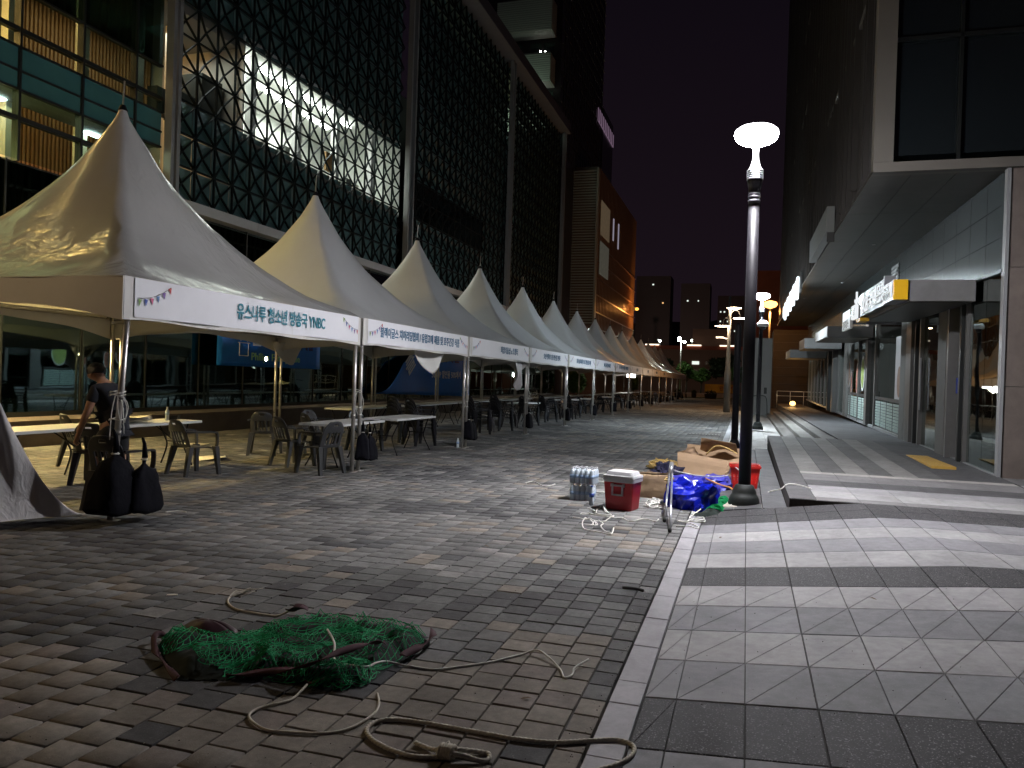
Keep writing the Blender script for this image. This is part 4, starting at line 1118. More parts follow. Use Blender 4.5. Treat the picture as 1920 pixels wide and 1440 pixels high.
# ================================================================== LAMPS
def lathe_part(prof, c, n, mat, name, parent, smooth=True, world=True, label=None):
    b = MB(); b.lathe(prof, c, n); return b.build(name, mat, parent, smooth, world, label=label)
HEADS = []
def pole_lamp(x, y, z0, label, group='black pole lamps with glowing saucer heads', plate=True):
    t = thing('street_lamp', (x, y, z0), label, 'street lamp', group)
    W = False
    lathe_part([(0.19, 0), (0.20, 0.03), (0.185, 0.10), (0.165, 0.145), (0.155, 0.15), (0.150, 0.19), (0.115, 0.265), (0.085, 0.28)], (0, 0, 0.05), 28, M['rubber'], 'base_cover', t, world=W)
    lathe_part([(0.078, 0), (0.075, 2.0), (0.068, 3.75)], (0, 0, 0.20), 24, M['blackmetal'], 'pole', t, world=W)
    lathe_part([(0.060, 3.93), (0.075, 3.95), (0.075, 3.99), (0.062, 4.0), (0.062, 4.03), (0.075, 4.04), (0.076, 4.08), (0.072, 4.09)], (0, 0, 0), 24, M['blackmetal'], 'collar', t, world=W)
    for k in range(2): lathe_part([(0.070, 3.985+k*0.05), (0.079, 3.99+k*0.05), (0.079, 4.0+k*0.05), (0.070, 4.005+k*0.05)], (0, 0, 0), 20, M['teallens'], 'ring', t, world=W)
    lathe_part([(0.070, 4.09), (0.078, 4.15), (0.095, 4.24), (0.098, 4.26)], (0, 0, 0), 24, M['blackmetal'], 'flare', t, world=W)
    fl = MB()
    for k in range(5): fl.lathe([(0.088, 4.262+k*0.028), (0.103, 4.266+k*0.028), (0.103, 4.276+k*0.028), (0.088, 4.282+k*0.028)], (0, 0, 0), 20)
    fl.build('cooling_fins', M['teallens'], t, True, False)
    lathe_part([(0.085, 4.40), (0.062, 4.44), (0.040, 4.52), (0.034, 4.60), (0.040, 4.68), (0.05, 4.71)], (0, 0, 0), 20, M['lampneck'], 'neck', t, world=W)
    lathe_part([(0.05, 4.715), (0.15, 4.73), (0.225, 4.765), (0.262, 4.805), (0.275, 4.85)], (0, 0, 0), 32, M['lampwhite'], 'lamp_head', t, world=W)
    lathe_part([(0.277, 4.851), (0.27, 4.895), (0.22, 4.935), (0.12, 4.955), (0.02, 4.96)], (0, 0, 0), 32, M['lampneck'], 'lamp_cap', t, world=W)
    return t
L1 = pole_lamp(0.02, 10.42, 0.0, 'tall black pole lamp with blazing white saucer head beside the red basket')
pl = thing('lamp_plinth', (0.02, 10.42, 0), 'cream stone plate under the nearest black lamp', 'plinth')
b = MB(); b.bbox(-0.25, 0.29, 10.15, 10.62, 0.0, 0.065, 0.012); b.build('plate', M['cream'], pl)
L2 = pole_lamp(0.44, 29.0, -0.0, 'second black pole lamp with white head, its dome camera clipped below the head')
for c_ in L2.children:
    if c_.name.startswith('lamp_head'): c_.data.materials[0] = M['lampcool']
# dome camera on the second lamp
cc = thing('dome_camera', (0.50, 28.88, 3.75), 'white dome security camera mounted on the second lamp pole', 'camera')
lathe_part([(0.02, 0.22), (0.12, 0.20), (0.19, 0.12), (0.20, 0.0), (0.12, -0.02)], (0, 0, 0), 18, M['whiteplastic'], 'housing', cc, world=False)
lathe_part([(0.11, -0.02), (0.10, -0.08), (0.05, -0.13), (0.01, -0.14)], (0, 0, 0), 16, M['blackplastic'], 'dome', cc, world=False)
# plain black post between them
bp_ = thing('black_post', (-0.24, 20.4, 0), 'plain black post with a flared foot just left behind the nearest lamp', 'post')
lathe_part([(0.17, 0), (0.16, 0.06), (0.10, 0.20), (0.085, 0.24)], (0, 0, 0), 18, M['blackmetal'], 'foot', bp_, world=False)
lathe_part([(0.085, 0.2), (0.08, 3.1), (0.05, 3.2)], (0, 0, 0), 18, M['blackmetal'], 'shaft', bp_, world=False)
b = MB(); b.box(-0.30, 0.02, -0.05, 0.05, 0.06, 0.10); b.build('bracket', M['blackmetal'], bp_, world=False)

# three-armed lamp
tl = thing('multi_arm_lamp', (-1.08, 47.6, 0), 'grey lamp post with three thin disc lamps on curved arms', 'street lamp')
lathe_part([(0.20, 0), (0.20, 2.4), (0.15, 2.5), (0.10, 4.0), (0.08, 6.9)], (0, 0, 0), 16, M['greymetal'], 'pole', tl, world=False)
for i, (dx, z, dy) in enumerate(((0.25, 6.22, 0.1), (0.62, 5.62, 0.3), (-0.38, 5.12, -0.2))):
    if i: 
        b = MB(); b.tube(spline([(0, 0, z+0.1), (dx*0.35, dy*0.4, z+0.45), (dx*0.8, dy*0.8, z+0.40), (dx, dy, z+0.04)], 5), 0.025, 6); b.build('arm', M['greymetal'], tl, True, False)
    lathe_part([(0.02, z-0.03), (0.30, z-0.015), (0.42, z)], (dx, dy, 0), 20, M['lampwarm'], 'disc_light', tl, world=False)
    lathe_part([(0.43, z+0.003), (0.32, z+0.05), (0.03, z+0.08)], (dx, dy, 0), 20, M['greymetal'], 'disc_cap', tl, world=False)
b = MB(); b.tube([(-0.45, 0, 4.45), (0.0, 0, 4.35)], 0.03, 6); b.box(-0.75, -0.30, -0.06, 0.06, 4.40, 4.50); b.build('camera_arm', M['whiteplastic'], tl, world=False)

# orange lamp farther along, just right of the second lamp head
sl = thing('sodium_lamp', (1.40, 56.0, 0), 'orange glowing pole lamp standing behind the second white lamp', 'street lamp')
lathe_part([(0.09, 0), (0.07, 7.0)], (0, 0, 0), 12, M['greymetal'], 'pole', sl, world=False)
lathe_part([(0.05, 7.0), (0.38, 7.12), (0.50, 7.3), (0.42, 7.45), (0.1, 7.55)], (0, 0, 0), 20, M['lampsodium'], 'lamp_head', sl, world=False)

# wall lamps of the glass building, left of the view: they light the paving under the first tent
for k, ly in enumerate((8.0, 9.9)):
    t = thing('unseen_wall_lamp', (-13.75, ly, 3.45), 'warm wall lamp on the glass building left of the view, %s one' % ('nearer' if k == 0 else 'farther'), 'lamp')
    b = MB(); b.box(-0.2, 0.62, -0.03, 0.03, 0.0, 0.06); b.box(0.60, 0.85, -0.25, 0.25, 0.03, 0.08); b.build('bracket', M['greymetal'], t, world=False)
    b = MB(); b.box(0.62, 0.83, -0.22, 0.22, -0.03, 0.025); b.build('lamp_glass', E('wall_lamp_glass', (1.0, 0.74, 0.30), 1180), t, world=False)

t = thing('unseen_wall_lamp', (-13.75, 1.5, 5.6), 'added warm lamp, unseen, high on the glass building left of the view', 'lamp')  # added out of view to warm the left face of the nearest tent
b = MB(); b.box(-0.2, 0.9, -0.03, 0.03, 0.0, 0.06); b.build('bracket', M['greymetal'], t, world=False)
b = MB(); b.box(0.62, 0.86, -0.2, 0.2, -0.16, -0.005); b.build('lamp_glass', E('added_lamp_glass', (1.0, 0.70, 0.38), 420), t, world=False)
light('lamp_light', 'POINT', (1.40, 56.0, 6.8), 900, SODIUM, 0.3)
light('lamp_light', 'POINT', (-11.6, 86.2, 9.8), 600, SODIUM, 0.2)
light('lamp_light', 'POINT', (2.7, 49.7, 0.75), 45, (1.0, 0.55, 0.16), 0.12)
for k, ly in enumerate((24.0, 33.5, 45.0)):  # downlights added to brighten the blue banners and canopy backs
    t = thing('added_downlight', (-13.55, ly, 5.35), 'added warm downlight under the white beam behind the %s tent' % ('fourth', 'sixth', 'eighth')[k], 'lamp')
    b = MB(); b.lathe([(0.10, 0.0), (0.12, 0.05), (0.10, 0.22)], (0, 0, 0), 12); b.build('housing', M['greymetal'], t, True, False)
    b = MB(); b.lathe([(0.02, -0.03), (0.09, -0.02), (0.095, -0.003)], (0, 0, 0), 12); b.build('lamp_glass', E('added_downlight_glass', (1.0, 0.84, 0.6), 420), t, True, False)

# ================================================================== OBJECTS ROUND THE LAMP
# cooler
ck = thing('cooler_box', (-1.45, 9.72, 0), 'red cooler box with a white lid and square side handle', 'cooler', rz=R(-12))
def rbox(x, y, z0, z1, tx, ty, r=0.03, n=4):
    """rounded, tapering box prism profile"""
    vs = []; ring = []
    for z, kx, ky in ((z0, x, y), (z1, tx, ty)):
        for cx, cy, a0 in ((1, 1, 0), (-1, 1, 90), (-1, -1, 180), (1, -1, 270)):
            for k in range(n+1):
                a = R(a0+90*k/n); vs.append((cx*(kx-r)+r*math.cos(a), cy*(ky-r)+r*math.sin(a), z))
    m = 4*(n+1)
    fs = [(i, (i+1) % m, m+(i+1) % m, m+i) for i in range(m)]+[tuple(range(m-1, -1, -1)), tuple(range(m, 2*m))]
    return vs, fs
def rb(mb, *a, **k): v, f = rbox(*a, **k); mb.add(v, f, k.get('mi', 0) if False else 0); return mb
b = MB(); rb(b, 0.165, 0.145, 0.0, 0.012, 0.172, 0.152); rb(b, 0.172, 0.152, 0.012, 0.345, 0.195, 0.172); b.build('cooler_body', M['red'], ck, world=False)
b = MB(); rb(b, 0.205, 0.182, 0.347, 0.395, 0.208, 0.185); rb(b, 0.212, 0.189, 0.397, 0.432, 0.205, 0.182); rb(b, 0.180, 0.157, 0.434, 0.480, 0.160, 0.137); lid = b.build('lid', M['whiteplastic'], ck, world=False)
md = lid.modifiers.new('bev', 'BEVEL'); md.width = 0.006; md.segments = 2
b = MB()
for (x0, x1, z0, z1) in ((-0.085, 0.085, 0.300, 0.322), (-0.075, -0.055, 0.195, 0.300), (0.055, 0.075, 0.195, 0.300), (-0.075, 0.075, 0.185, 0.203)): b.box(x0, x1, -0.200, -0.178, z0, z1)
b.box(-0.09, -0.06, -0.195, -0.165, 0.295, 0.33); b.box(0.06, 0.09, -0.195, -0.165, 0.295, 0.33)
b.build('carry_handle', M['whiteplastic'], ck, world=False)

# water packs
pb = MB(); pb.lathe([(0.030, 0), (0.033, 0.01), (0.031, 0.05), (0.033, 0.06), (0.033, 0.125), (0.031, 0.135), (0.028, 0.165), (0.013, 0.195)], (0, 0, 0), 12)
pb.lathe([(0.0335, 0.075), (0.0335, 0.12)], (0, 0, 0), 12, mi=1); pb.lathe([(0.0155, 0.195), (0.0155, 0.212)], (0, 0, 0), 10, mi=2)
bot_me = pb.mesh('bottle', [M['water'], M['waterlabel'], M['whiteplastic']], True)
for L_, (z0, dx) in enumerate(((0, 0), (0.222, 0.012))):
    t = thing('water_pack', (-2.06+dx, 10.22, z0), 'shrink-wrapped pack of water bottles, %s one beside the cooler' % ('lower' if L_ == 0 else 'upper'), 'water pack', 'stacked packs of bottled water', rz=R(8-14*L_))
    for i in range(5):
        for j in range(4): place('bottle', bot_me, t, ((i-2)*0.0685, (j-1.5)*0.0685, 0.003))
    b = MB()
    ring = []
    vs = []; N = 28
    for z, k in ((0.0, 1.0), (0.10, 1.01), (0.16, 0.98), (0.205, 0.90)):
        for q in range(N):
            a = 2*math.pi*q/N; ca, sa = math.cos(a), math.sin(a)
            sx1 = math.copysign(abs(ca)**0.35, ca); sy1 = math.copysign(abs(sa)**0.35, sa)
            vs.append((sx1*0.178*k, sy1*0.144*k+0.0, z+0.006*math.sin(q*2.3)*(z > 0.15)))
    b.add(vs, [(i*N+q, i*N+(q+1) % N, (i+1)*N+(q+1) % N, (i+1)*N+q) for i in range(3) for q in range(N)])
    b.build('shrink_film', M['film'], t, True, False)
bottle(-1.86, 9.80, 0, 'single clear water bottle with a blue label in front of the water packs', 0.25, True)

# paper bag
t = thing('paper_bag', (-1.20, 10.88, 0), 'brown paper bag with string handles behind the cooler', 'bag', rz=R(-6))
def bagf(u, v):
    a = u*2*math.pi; ca, sa = math.cos(a), math.sin(a)
    e = 0.22; sx1 = math.copysign(abs(ca)**e, ca); sy1 = math.copysign(abs(sa)**e, sa)
    sq = 1-0.45*v**2
    n1 = noise.noise(Vector((sx1*2, sy1*2, v*3)))*0.022
    return (sx1*(0.225+n1)*(1+0.03*v), sy1*(0.10*sq+n1), 0.345*v*(1+0.06*ca*v)-0.02*(sa < 0)*v)
b = MB(); b.grid(bagf, 56, 14); b.build('bag_body', M['paper'], t, True, False, solid=0.002)
for s_ in (-1, 1):
    b = MB(); b.tube(spline([(-0.09, s_*0.055, 0.30), (-0.07, s_*0.04-0.03, 0.37), (0.0, s_*0.03-0.09, 0.36), (0.07, s_*0.04-0.06, 0.34), (0.09, s_*0.055, 0.30)], 5), 0.004, 5); b.build('handle', M['paper'], t, True, False)

# blue polythene bags: crumpled shells
def crumple(name, c, sx1, sy1, h, seed, mat, label, cat, flat=0.3, parent=None, amp=0.25, spiky=0.0):
    b = MB()
    def f(u, v):
        a = u*2*math.pi; th = v*math.pi/2
        d = Vector((math.cos(a)*math.cos(th), math.sin(a)*math.cos(th), math.sin(th)))
        q = d*2.1+Vector((seed, seed*1.7, 0))
        n1 = noise.noise(q)*amp+abs(noise.noise(q*2.3))*amp*0.9-amp*0.3
        n2 = abs(noise.noise(q*4.1))*amp*0.3
        r = 1+n1+n2
        e = 0.8
        zz = max(0, math.sin(th))**flat*h*(r*0.8+0.2)
        return (c[0]+d.x*sx1*r, c[1]+d.y*sy1*r, c[2]+zz*(1 if v > 0 else 0)+spiky*max(0, noise.noise(q*1.3+Vector((9, 0, 0)))))
    b.grid(f, 30, 10)
    o = b.build(name, mat, parent, smooth=False, solid=0.0)
    return tag(o, label, cat)
crumple('blue_bag', (-0.62, 10.25, 0), 0.36, 0.26, 0.33, 3.1, M['bluetarp'], 'glossy blue polythene bag crumpled left of the lamp base', 'bag', 0.55, amp=0.34)
crumple('blue_tarpaulin', (-1.02, 11.75, 0), 0.36, 0.50, 0.22, 8.3, M['bluetarp2'], 'dull blue folded tarpaulin lying behind the aluminium tubes', 'tarpaulin', 0.4, amp=0.3)
crumple('blue_sheet', (-0.48, 12.15, 0), 0.34, 0.60, 0.20, 5.3, M['bluetarp2'], 'blue sheet spread before the cardboard box and red basket', 'tarpaulin', 0.4, amp=0.38)
crumple('dark_blue_cloth', (-1.22, 13.1, 0), 0.30, 0.36, 0.24, 2.2, M['darkcloth'], 'dark navy cloth heaped left of the cardboard box', 'cloth', 0.5, amp=0.45)
crumple('small_blue_bundle', (-0.50, 9.92, 0), 0.06, 0.05, 0.10, 1.2, M['bluetarp'], 'small blue bundle on the green net below the big blue bag', 'bundle', 0.5)
# yellow coiled rope heap
b = MB(); rr = random.Random(3)
for k in range(26):
    r = 0.30*rr.uniform(0.35, 1.0); cx = -1.42+rr.uniform(-.06, .06); cy = 14.6+rr.uniform(-.12, .12); z0 = 0.02+0.16*(1-r/0.32)+rr.uniform(0, 0.04)
    ph = rr.uniform(0, 6); ec = rr.uniform(0.7, 1.3)
    b.tube([(cx+r*math.cos(a), cy+r*ec*math.sin(a), max(0.012, z0+0.03*math.sin(2*a+ph))) for a in [2*math.pi*i/18 for i in range(18)]], 0.011, 5, closed=True)
tag(b.build('rope_coil', M['ropeyellow'], smooth=True), 'coil of yellowish rope left behind the cardboard box', 'rope')
crumple('kraft_heap', (-1.42, 14.7, 0), 0.26, 0.30, 0.14, 6.6, M['carton'], 'small brown paper heap under the yellowish rope coil', 'paper', 0.5)

# cardboard box, broken open
t = thing('cardboard_box', (-0.62, 13.7, 0), 'large torn cardboard box leaning open behind the blue sheets', 'box')
def panel(name, pts, mat=M['carton'], th=0.007, sg=6, warp=0.010, seed=0, lab=None):
    a, bq, c, d = map(Vector, pts)
    b = MB(); nn = (bq-a).cross(d-a).normalized()
    def f(u, v):
        p = a*(1-u)*(1-v)+bq*u*(1-v)+c*u*v+d*(1-u)*v
        return p+nn*warp*noise.noise(Vector((u*2.4+seed, v*2.1, seed)))*2
    b.grid(f, sg, sg); return b.build(name, mat, t, False, solid=th)
panel('front_panel', [(-1.05, 13.25, 0.06), (-0.28, 13.05, 0.0), (-0.22, 13.15, 0.36), (-1.08, 13.38, 0.44)], seed=1)
panel('front_flap', [(-0.30, 13.03, 0.12), (0.12, 13.3, 0.16), (0.12, 13.4, 0.44), (-0.24, 13.14, 0.37)], seed=5, warp=0.03)
panel('side_panel', [(-1.05, 13.25, 0.03), (-0.98, 14.2, 0.0), (-0.98, 14.25, 0.42), (-1.08, 13.38, 0.44)], seed=2)
panel('side_panel', [(0.10, 13.35, 0.0), (0.05, 14.15, 0.0), (0.05, 14.2, 0.40), (0.10, 13.42, 0.42)], seed=3)
panel('back_panel', [(-0.98, 14.2, 0.0), (0.05, 14.15, 0.0), (0.05, 14.2, 0.48), (-0.98, 14.25, 0.52)], seed=4)
panel('top_flap', [(-0.75, 14.15, 0.44), (-0.10, 14.12, 0.44), (-0.15, 13.75, 0.62), (-0.72, 13.85, 0.66)], seed=6, warp=0.04)
panel('bent_flap', [(-0.98, 13.35, 0.42), (-0.72, 13.3, 0.42), (-0.80, 13.3, 0.56), (-0.92, 13.33, 0.53)], seed=7)
panel('bottom_panel', [(-1.0, 13.3, 0.01), (0.08, 13.35, 0.01), (0.05, 14.1, 0.01), (-0.95, 14.15, 0.01)], seed=8)
b = MB(); b.tube(spline([(-0.62, 13.7, 0.40), (-0.45, 13.6, 0.56), (-0.25, 13.6, 0.52), (-0.10, 13.5, 0.45)], 6), 0.012, 6)
tag(b.build('looped_rope', M['ropeyellow'], smooth=True), 'short yellow rope hanging over the rim of the cardboard box', 'rope')

# red shopping basket
t = thing('shopping_basket', (0.02, 11.98, 0.07), 'red plastic shopping basket behind the lamp pole', 'basket', rz=R(4))
def bk(z): k = z/0.34; return 0.165+0.045*k, 0.115+0.035*k
def wall_strip(b, z0, z1, side):
    (x0, y0), (x1, y1) = bk(z0), bk(z1)
    return
b = MB()
for s_ in (0, 1, 2, 3):
    for (z0, z1, gaps) in ((0, 0.10, 0), (0.10, 0.22, 1), (0.22, 0.34, 0)):
        n = 15 if s_ % 2 == 0 else 11
        cols_ = range(n)
        for i in cols_:
            if gaps and i % 2 == 1 and 0 < i < n-1:
                # leave slots: only thin rungs
                segs = ((z0+0.036, z0+0.044), (z0+0.076, z0+0.084))
            else: segs = ((z0, z1),)
            for (za, zb) in segs:
                for zz in (0,):
                    (xa, ya), (xb, yb) = bk(za), bk(zb)
                    u0_, u1_ = i/n*2-1, (i+1)/n*2-1
                    if s_ == 0: q = [(u0_*xa, -ya, za), (u1_*xa, -ya, za), (u1_*xb, -yb, zb), (u0_*xb, -yb, zb)]
                    elif s_ == 2: q = [(u0_*xa, ya, za), (u1_*xa, ya, za), (u1_*xb, yb, zb), (u0_*xb, yb, zb)]
                    elif s_ == 1: q = [(xa, u0_*ya, za), (xa, u1_*ya, za), (xb, u1_*yb, zb), (xb, u0_*yb, zb)]
                    else: q = [(-xa, u0_*ya, za), (-xa, u1_*ya, za), (-xb, u1_*yb, zb), (-xb, u0_*yb, zb)]
                    b.quad(*q)
x_, y_ = bk(0); b.quad((-x_, -y_, 0.002), (x_, -y_, 0.002), (x_, y_, 0.002), (-x_, y_, 0.002))
b.build('basket_body', M['redbasket'], t, world=False, solid=0.004)
b = MB(); (x_, y_) = bk(0.34)
for (xa, xb, ya, yb) in ((-x_-.012, x_+.012, -y_-.014, -y_+.002), (-x_-.012, x_+.012, y_-.002, y_+.014), (-x_-.014, -x_+.002, -y_+.002, y_-.002), (x_-.002, x_+.014, -y_+.002, y_-.002)): b.box(xa, xb, ya, yb, 0.325, 0.35)
b.build('rim', M['redbasket'], t, world=False)
for s_ in (-1, 1):
    b = MB(); b.tube(spline([(-x_, s_*0.05, 0.345), (-x_+0.01, s_*0.13, 0.36), (0, s_*(y_+0.012), 0.362), (x_-0.01, s_*0.13, 0.36), (x_, s_*0.05, 0.345)], 6), 0.006, 6); b.build('handle', M['redbasket'], t, True, False)

# aluminium stand lying with its legs towards the camera
t = thing('folded_stand', (-0.86, 9.4, 0), 'folded aluminium stand with black rubber feet leaning on the blue bag', 'stand')
top = Vector((-0.90, 10.15, 0.44))
for (fx, fy) in ((-0.85, 9.02), (-0.735, 8.42)):
    ft = Vector((fx, fy, 0.03)); b = MB(); b.tube([ft, top+Vector(((fx+0.8)*0.3, 0, 0))], 0.0135, 10); b.build('leg', M['alu'], t, True)
    d = (top-ft).normalized(); b = MB(); b.tube([ft-d*0.035, ft+d*0.045], 0.020, 10); b.build('rubber_foot', M['rubber'], t, True)
b = MB(); b.tube([top-Vector((0, 0.05, 0.05)), top+Vector((0, 0.1, 0.12))], 0.03, 10); b.build('head_joint', M['alu'], t, True)
b = MB(); b.tube([(-0.96, 10.02, 0.36), (-0.86, 10.02, 0.37), (-0.85, 10.1, 0.38), (-0.95, 10.1, 0.38)], 0.012, 6, closed=True); tag(b.build('yellow_strap', M['ropeyellow'], smooth=True), 'yellow strap tied round the folded aluminium stand', 'strap')

# ================================================================== ROPES
def rope(pts, r, mat, label, z=None, name='rope', n=7, wob=0.0, seed=0):
    rr = random.Random(seed)
    P3 = [(p[0], p[1], (p[2] if len(p) > 2 else r*1.05)) for p in pts]
    sp = spline(P3, n)
    if wob: sp = [p+Vector((rr.uniform(-wob, wob), rr.uniform(-wob, wob), rr.uniform(0, wob*0.6))) for p in sp]
    # strands that are crossed ride up a little
    for i, p in enumerate(sp):
        if p.z < r: p.z = r*1.02
        for j in range(max(0, i-60), i-4):
            if (sp[j].xy-p.xy).length < r*2.0: p.z = max(p.z, sp[j].z+r*1.6); break
    b = MB(); b.tube(sp, r, 7)
    if r > 0.009:      # laid strands twisting round it
        for ph in (0, 2.09, 4.19):
            tw = []
            L = 0
            for i in range(len(sp)-1):
                for q in range(4):
                    p = sp[i].lerp(sp[i+1], q/4); t_ = (sp[i+1]-sp[i]).normalized(); s_ = t_.cross(Vector((0, 0, 1))).normalized(); u_ = s_.cross(t_)
                    a = L*95+ph; tw.append(p+s_*math.cos(a)*r*0.62+u_*math.sin(a)*r*0.62); L += (sp[i+1]-sp[i]).length/4
            b.tube(tw, r*0.55, 5)
    return tag(b.build(name, mat, smooth=True), label, 'rope')
A = [(-3.34, 4.73, .03), (-3.39, 4.69), (-3.4, 4.57), (-3.32, 4.45), (-3.18, 4.36), (-3.02, 4.34), (-2.87, 4.34), (-2.78, 4.37, .05)]
rope(A, 0.007, M['roperaw'], 'frayed pale rope running left from the far edge of the green net')
b = MB(); rr = random.Random(8)
for k in range(14): b.tube(spline([(-3.40, 4.56+rr.uniform(-.02, .02), 0.01), (-3.39+rr.uniform(-.03, .02), 4.65+rr.uniform(-.02, .03), 0.03), (-3.33+rr.uniform(-.03, .05), 4.76+rr.uniform(-.05, .05), 0.02+rr.uniform(0, .02))], 4), 0.0018, 4)
tag(b.build('frayed_end', M['roperaw'], smooth=True), 'frayed fibres at the end of the pale rope beyond the net', 'rope')
B = [(-2.23, 3.88, .14), (-2.11, 3.75, .12), (-2.03, 3.62, .08), (-1.95, 3.64, .06), (-1.86, 3.65, .06), (-1.85, 3.74, .05), (-1.83, 3.83, .03), (-1.73, 3.87), (-1.57, 3.88), (-1.43, 3.99), (-1.31, 4.11), (-1.2, 4.26), (-1.11, 4.31, .03), (-1.02, 4.25, .02), (-0.93, 4.14), (-0.88, 4.03), (-0.85, 4.09), (-0.85, 4.16, .02), (-0.8, 4.28, .03)]
rope(B, 0.006, M['ropewhite'], 'thin pale rope snaking right from the green net over the bricks')
Cc = [(-2.06, 3.4, .03), (-2.06, 3.27), (-2.1, 3.2), (-2.15, 3.12), (-2.14, 3.04), (-2.06, 2.98), (-1.97, 2.95), (-1.87, 2.97), (-1.79, 2.99), (-1.69, 3.04), (-1.64, 3.13), (-1.62, 3.27), (-1.65, 3.38), (-1.71, 3.48)]
rope(Cc, 0.0065, M['roperaw'], 'pale rope curling in an open bow in front of the green net')
D = [(-1.15, 3.0), (-1.26, 2.96), (-1.37, 2.97), (-1.49, 3.02), (-1.57, 3.1), (-1.57, 3.19), (-1.5, 3.24), (-1.37, 3.26), (-1.24, 3.26), (-1.09, 3.26), (-0.91, 3.26), (-0.75, 3.29), (-0.61, 3.36), (-0.5, 3.41), (-0.43, 3.39), (-0.41, 3.33), (-0.43, 3.25), (-0.49, 3.16), (-0.61, 3.05), (-0.75, 2.94)]
rope(D, 0.0092, M['roperaw'], 'thick twisted rope in a long loop crossing the granite kerb in the foreground')
D2 = [(-1.32, 3.07), (-1.24, 3.04), (-1.15, 3.02, .03), (-1.11, 3.04, .03), (-1.01, 3.09), (-0.98, 3.07), (-0.99, 3.02), (-1.09, 3.0, .03), (-1.15, 2.99, .03)]
rope(D2, 0.0095, M['roperaw'], 'knotted rope end with a small eye lying on the thick foreground loop')
b = MB()
for k in range(5): b.tube([(-1.15+0.012*k-0.02+0.004*math.cos(a), 3.005+0.030*math.cos(a), 0.030+0.024*math.sin(a)) for a in [2*math.pi*i/12 for i in range(12)]], 0.0095, 6, closed=True)
b.tube([(-1.19, 2.985, 0.03), (-1.15, 3.03, 0.055), (-1.11, 2.99, 0.03)], 0.010, 6)
tag(b.build('rope_knot', M['roperaw'], smooth=True), 'bulky knot in the thick foreground rope', 'knot')
def sc(l): return [(x, y) for x, y in l]
Er = [(-1.88, 8.77), (-1.82, 8.76), (-1.75, 8.72), (-1.72, 8.77), (-1.73, 8.65), (-1.68, 8.36), (-1.61, 8.14), (-1.52, 8.08), (-1.41, 8.03), (-1.31, 7.99), (-1.3, 8.08), (-1.33, 8.35)]
rope(Er, 0.0075, M['ropewhite'], 'white rope curving in a wide bow, nearest of the tangle before the cooler')
Fr = [(-1.85, 9.52), (-1.75, 9.38), (-1.68, 9.18), (-1.57, 9.11), (-1.49, 9.15), (-1.56, 9.29), (-1.65, 9.53, .03), (-1.7, 9.65), (-1.72, 9.44), (-1.7, 9.22), (-1.82, 9.54), (-1.71, 9.64), (-1.58, 9.28)]
rope(Fr, 0.0075, M['ropewhite'], 'white rope looped at the foot of the single water bottle')
Gr = [(-1.75, 9.1), (-1.83, 9.02), (-1.84, 9.1), (-1.75, 9.1), (-1.6, 9.05), (-1.46, 8.99), (-1.46, 9.12), (-1.48, 8.86), (-1.5, 8.68), (-1.6, 8.67), (-1.53, 8.47), (-1.56, 8.38), (-1.6, 8.59), (-1.55, 8.66), (-1.48, 8.54), (-1.48, 8.39), (-1.38, 8.11), (-1.31, 8.06)]
rope(Gr, 0.0075, M['ropewhite'], 'densest white rope tangle between the bottle and the wide bow')
rope([(-1.44, 8.96), (-1.34, 9.01), (-1.25, 8.85), (-1.19, 8.86), (-1.12, 9.04), (-1.04, 9.04), (-0.95, 8.96), (-0.93, 9.13)], 0.0075, M['ropewhite'], 'white rope running right from the tangle to the aluminium stand')
rope([(-1.67, 8.4), (-1.6, 8.4), (-1.59, 8.52), (-1.68, 8.75), (-1.74, 8.72), (-1.62, 8.7), (-1.54, 8.43)], 0.007, M['ropewhite'], 'short white rope curl inside the wide bow of rope')
rope([(-0.49, 9.85, .05), (-0.57, 9.61), (-0.59, 9.38), (-0.5, 9.27), (-0.43, 9.36), (-0.45, 9.51), (-0.54, 9.3), (-0.6, 9.17), (-0.42, 9.1, .02), (-0.42, 9.26, .02), (-0.54, 9.15), (-0.7, 9.09), (-0.57, 9.03), (-0.46, 8.84), (-0.48, 8.74), (-0.56, 8.84), (-0.7, 8.77)], 0.0075, M['ropewhite'], 'white rope in zigzag loops on the end of the granite kerb left of the lamp')
rr = random.Random(14); pile = []
for k in range(46):
    a = rr.uniform(0, 6.28); q = rr.uniform(0.2, 1)
    pile.append((-1.08+0.22*q*math.cos(a), 10.15+0.42*q*math.sin(a), 0.012+rr.uniform(0, 0.035)))
rope(pile, 0.0075, M['ropewhite'], 'heap of white rope between the paper bag and the aluminium stand', n=5)
rope([(-2.47, 12.98), (-2.29, 13.26), (-2.02, 13.02), (-2.02, 12.47), (-2.31, 12.53), (-2.43, 12.3), (-2.1, 12.1), (-1.9, 12.4)], 0.008, M['ropewhite'], 'loose grey rope lying far behind the water packs')
rope([(-1.9, 13.6), (-1.6, 13.3), (-1.9, 12.9), (-1.5, 12.6), (-1.3, 12.9), (-1.75, 13.9), (-2.3, 14.2)], 0.008, M['roperaw'], 'loose rope trailing left from the dark navy cloth')
rope([(-2.74, 11.42), (-2.83, 11.11), (-3.11, 11.54), (-3.18, 11.3)], 0.009, M['ropewhite'], 'small white rope scrap alone left of the water packs')
rope([(-2.36, 11.5), (-2.44, 11.3), (-2.30, 11.2), (-2.42, 11.0)], 0.009, M['ropewhite'], 'white rope knot just left of the water packs')
rope([(-2.12, 10.9), (-1.72, 10.95), (-1.66, 10.3), (-1.70, 10.1)], 0.008, M['ropewhite'], 'short rope between the water packs and the cooler')
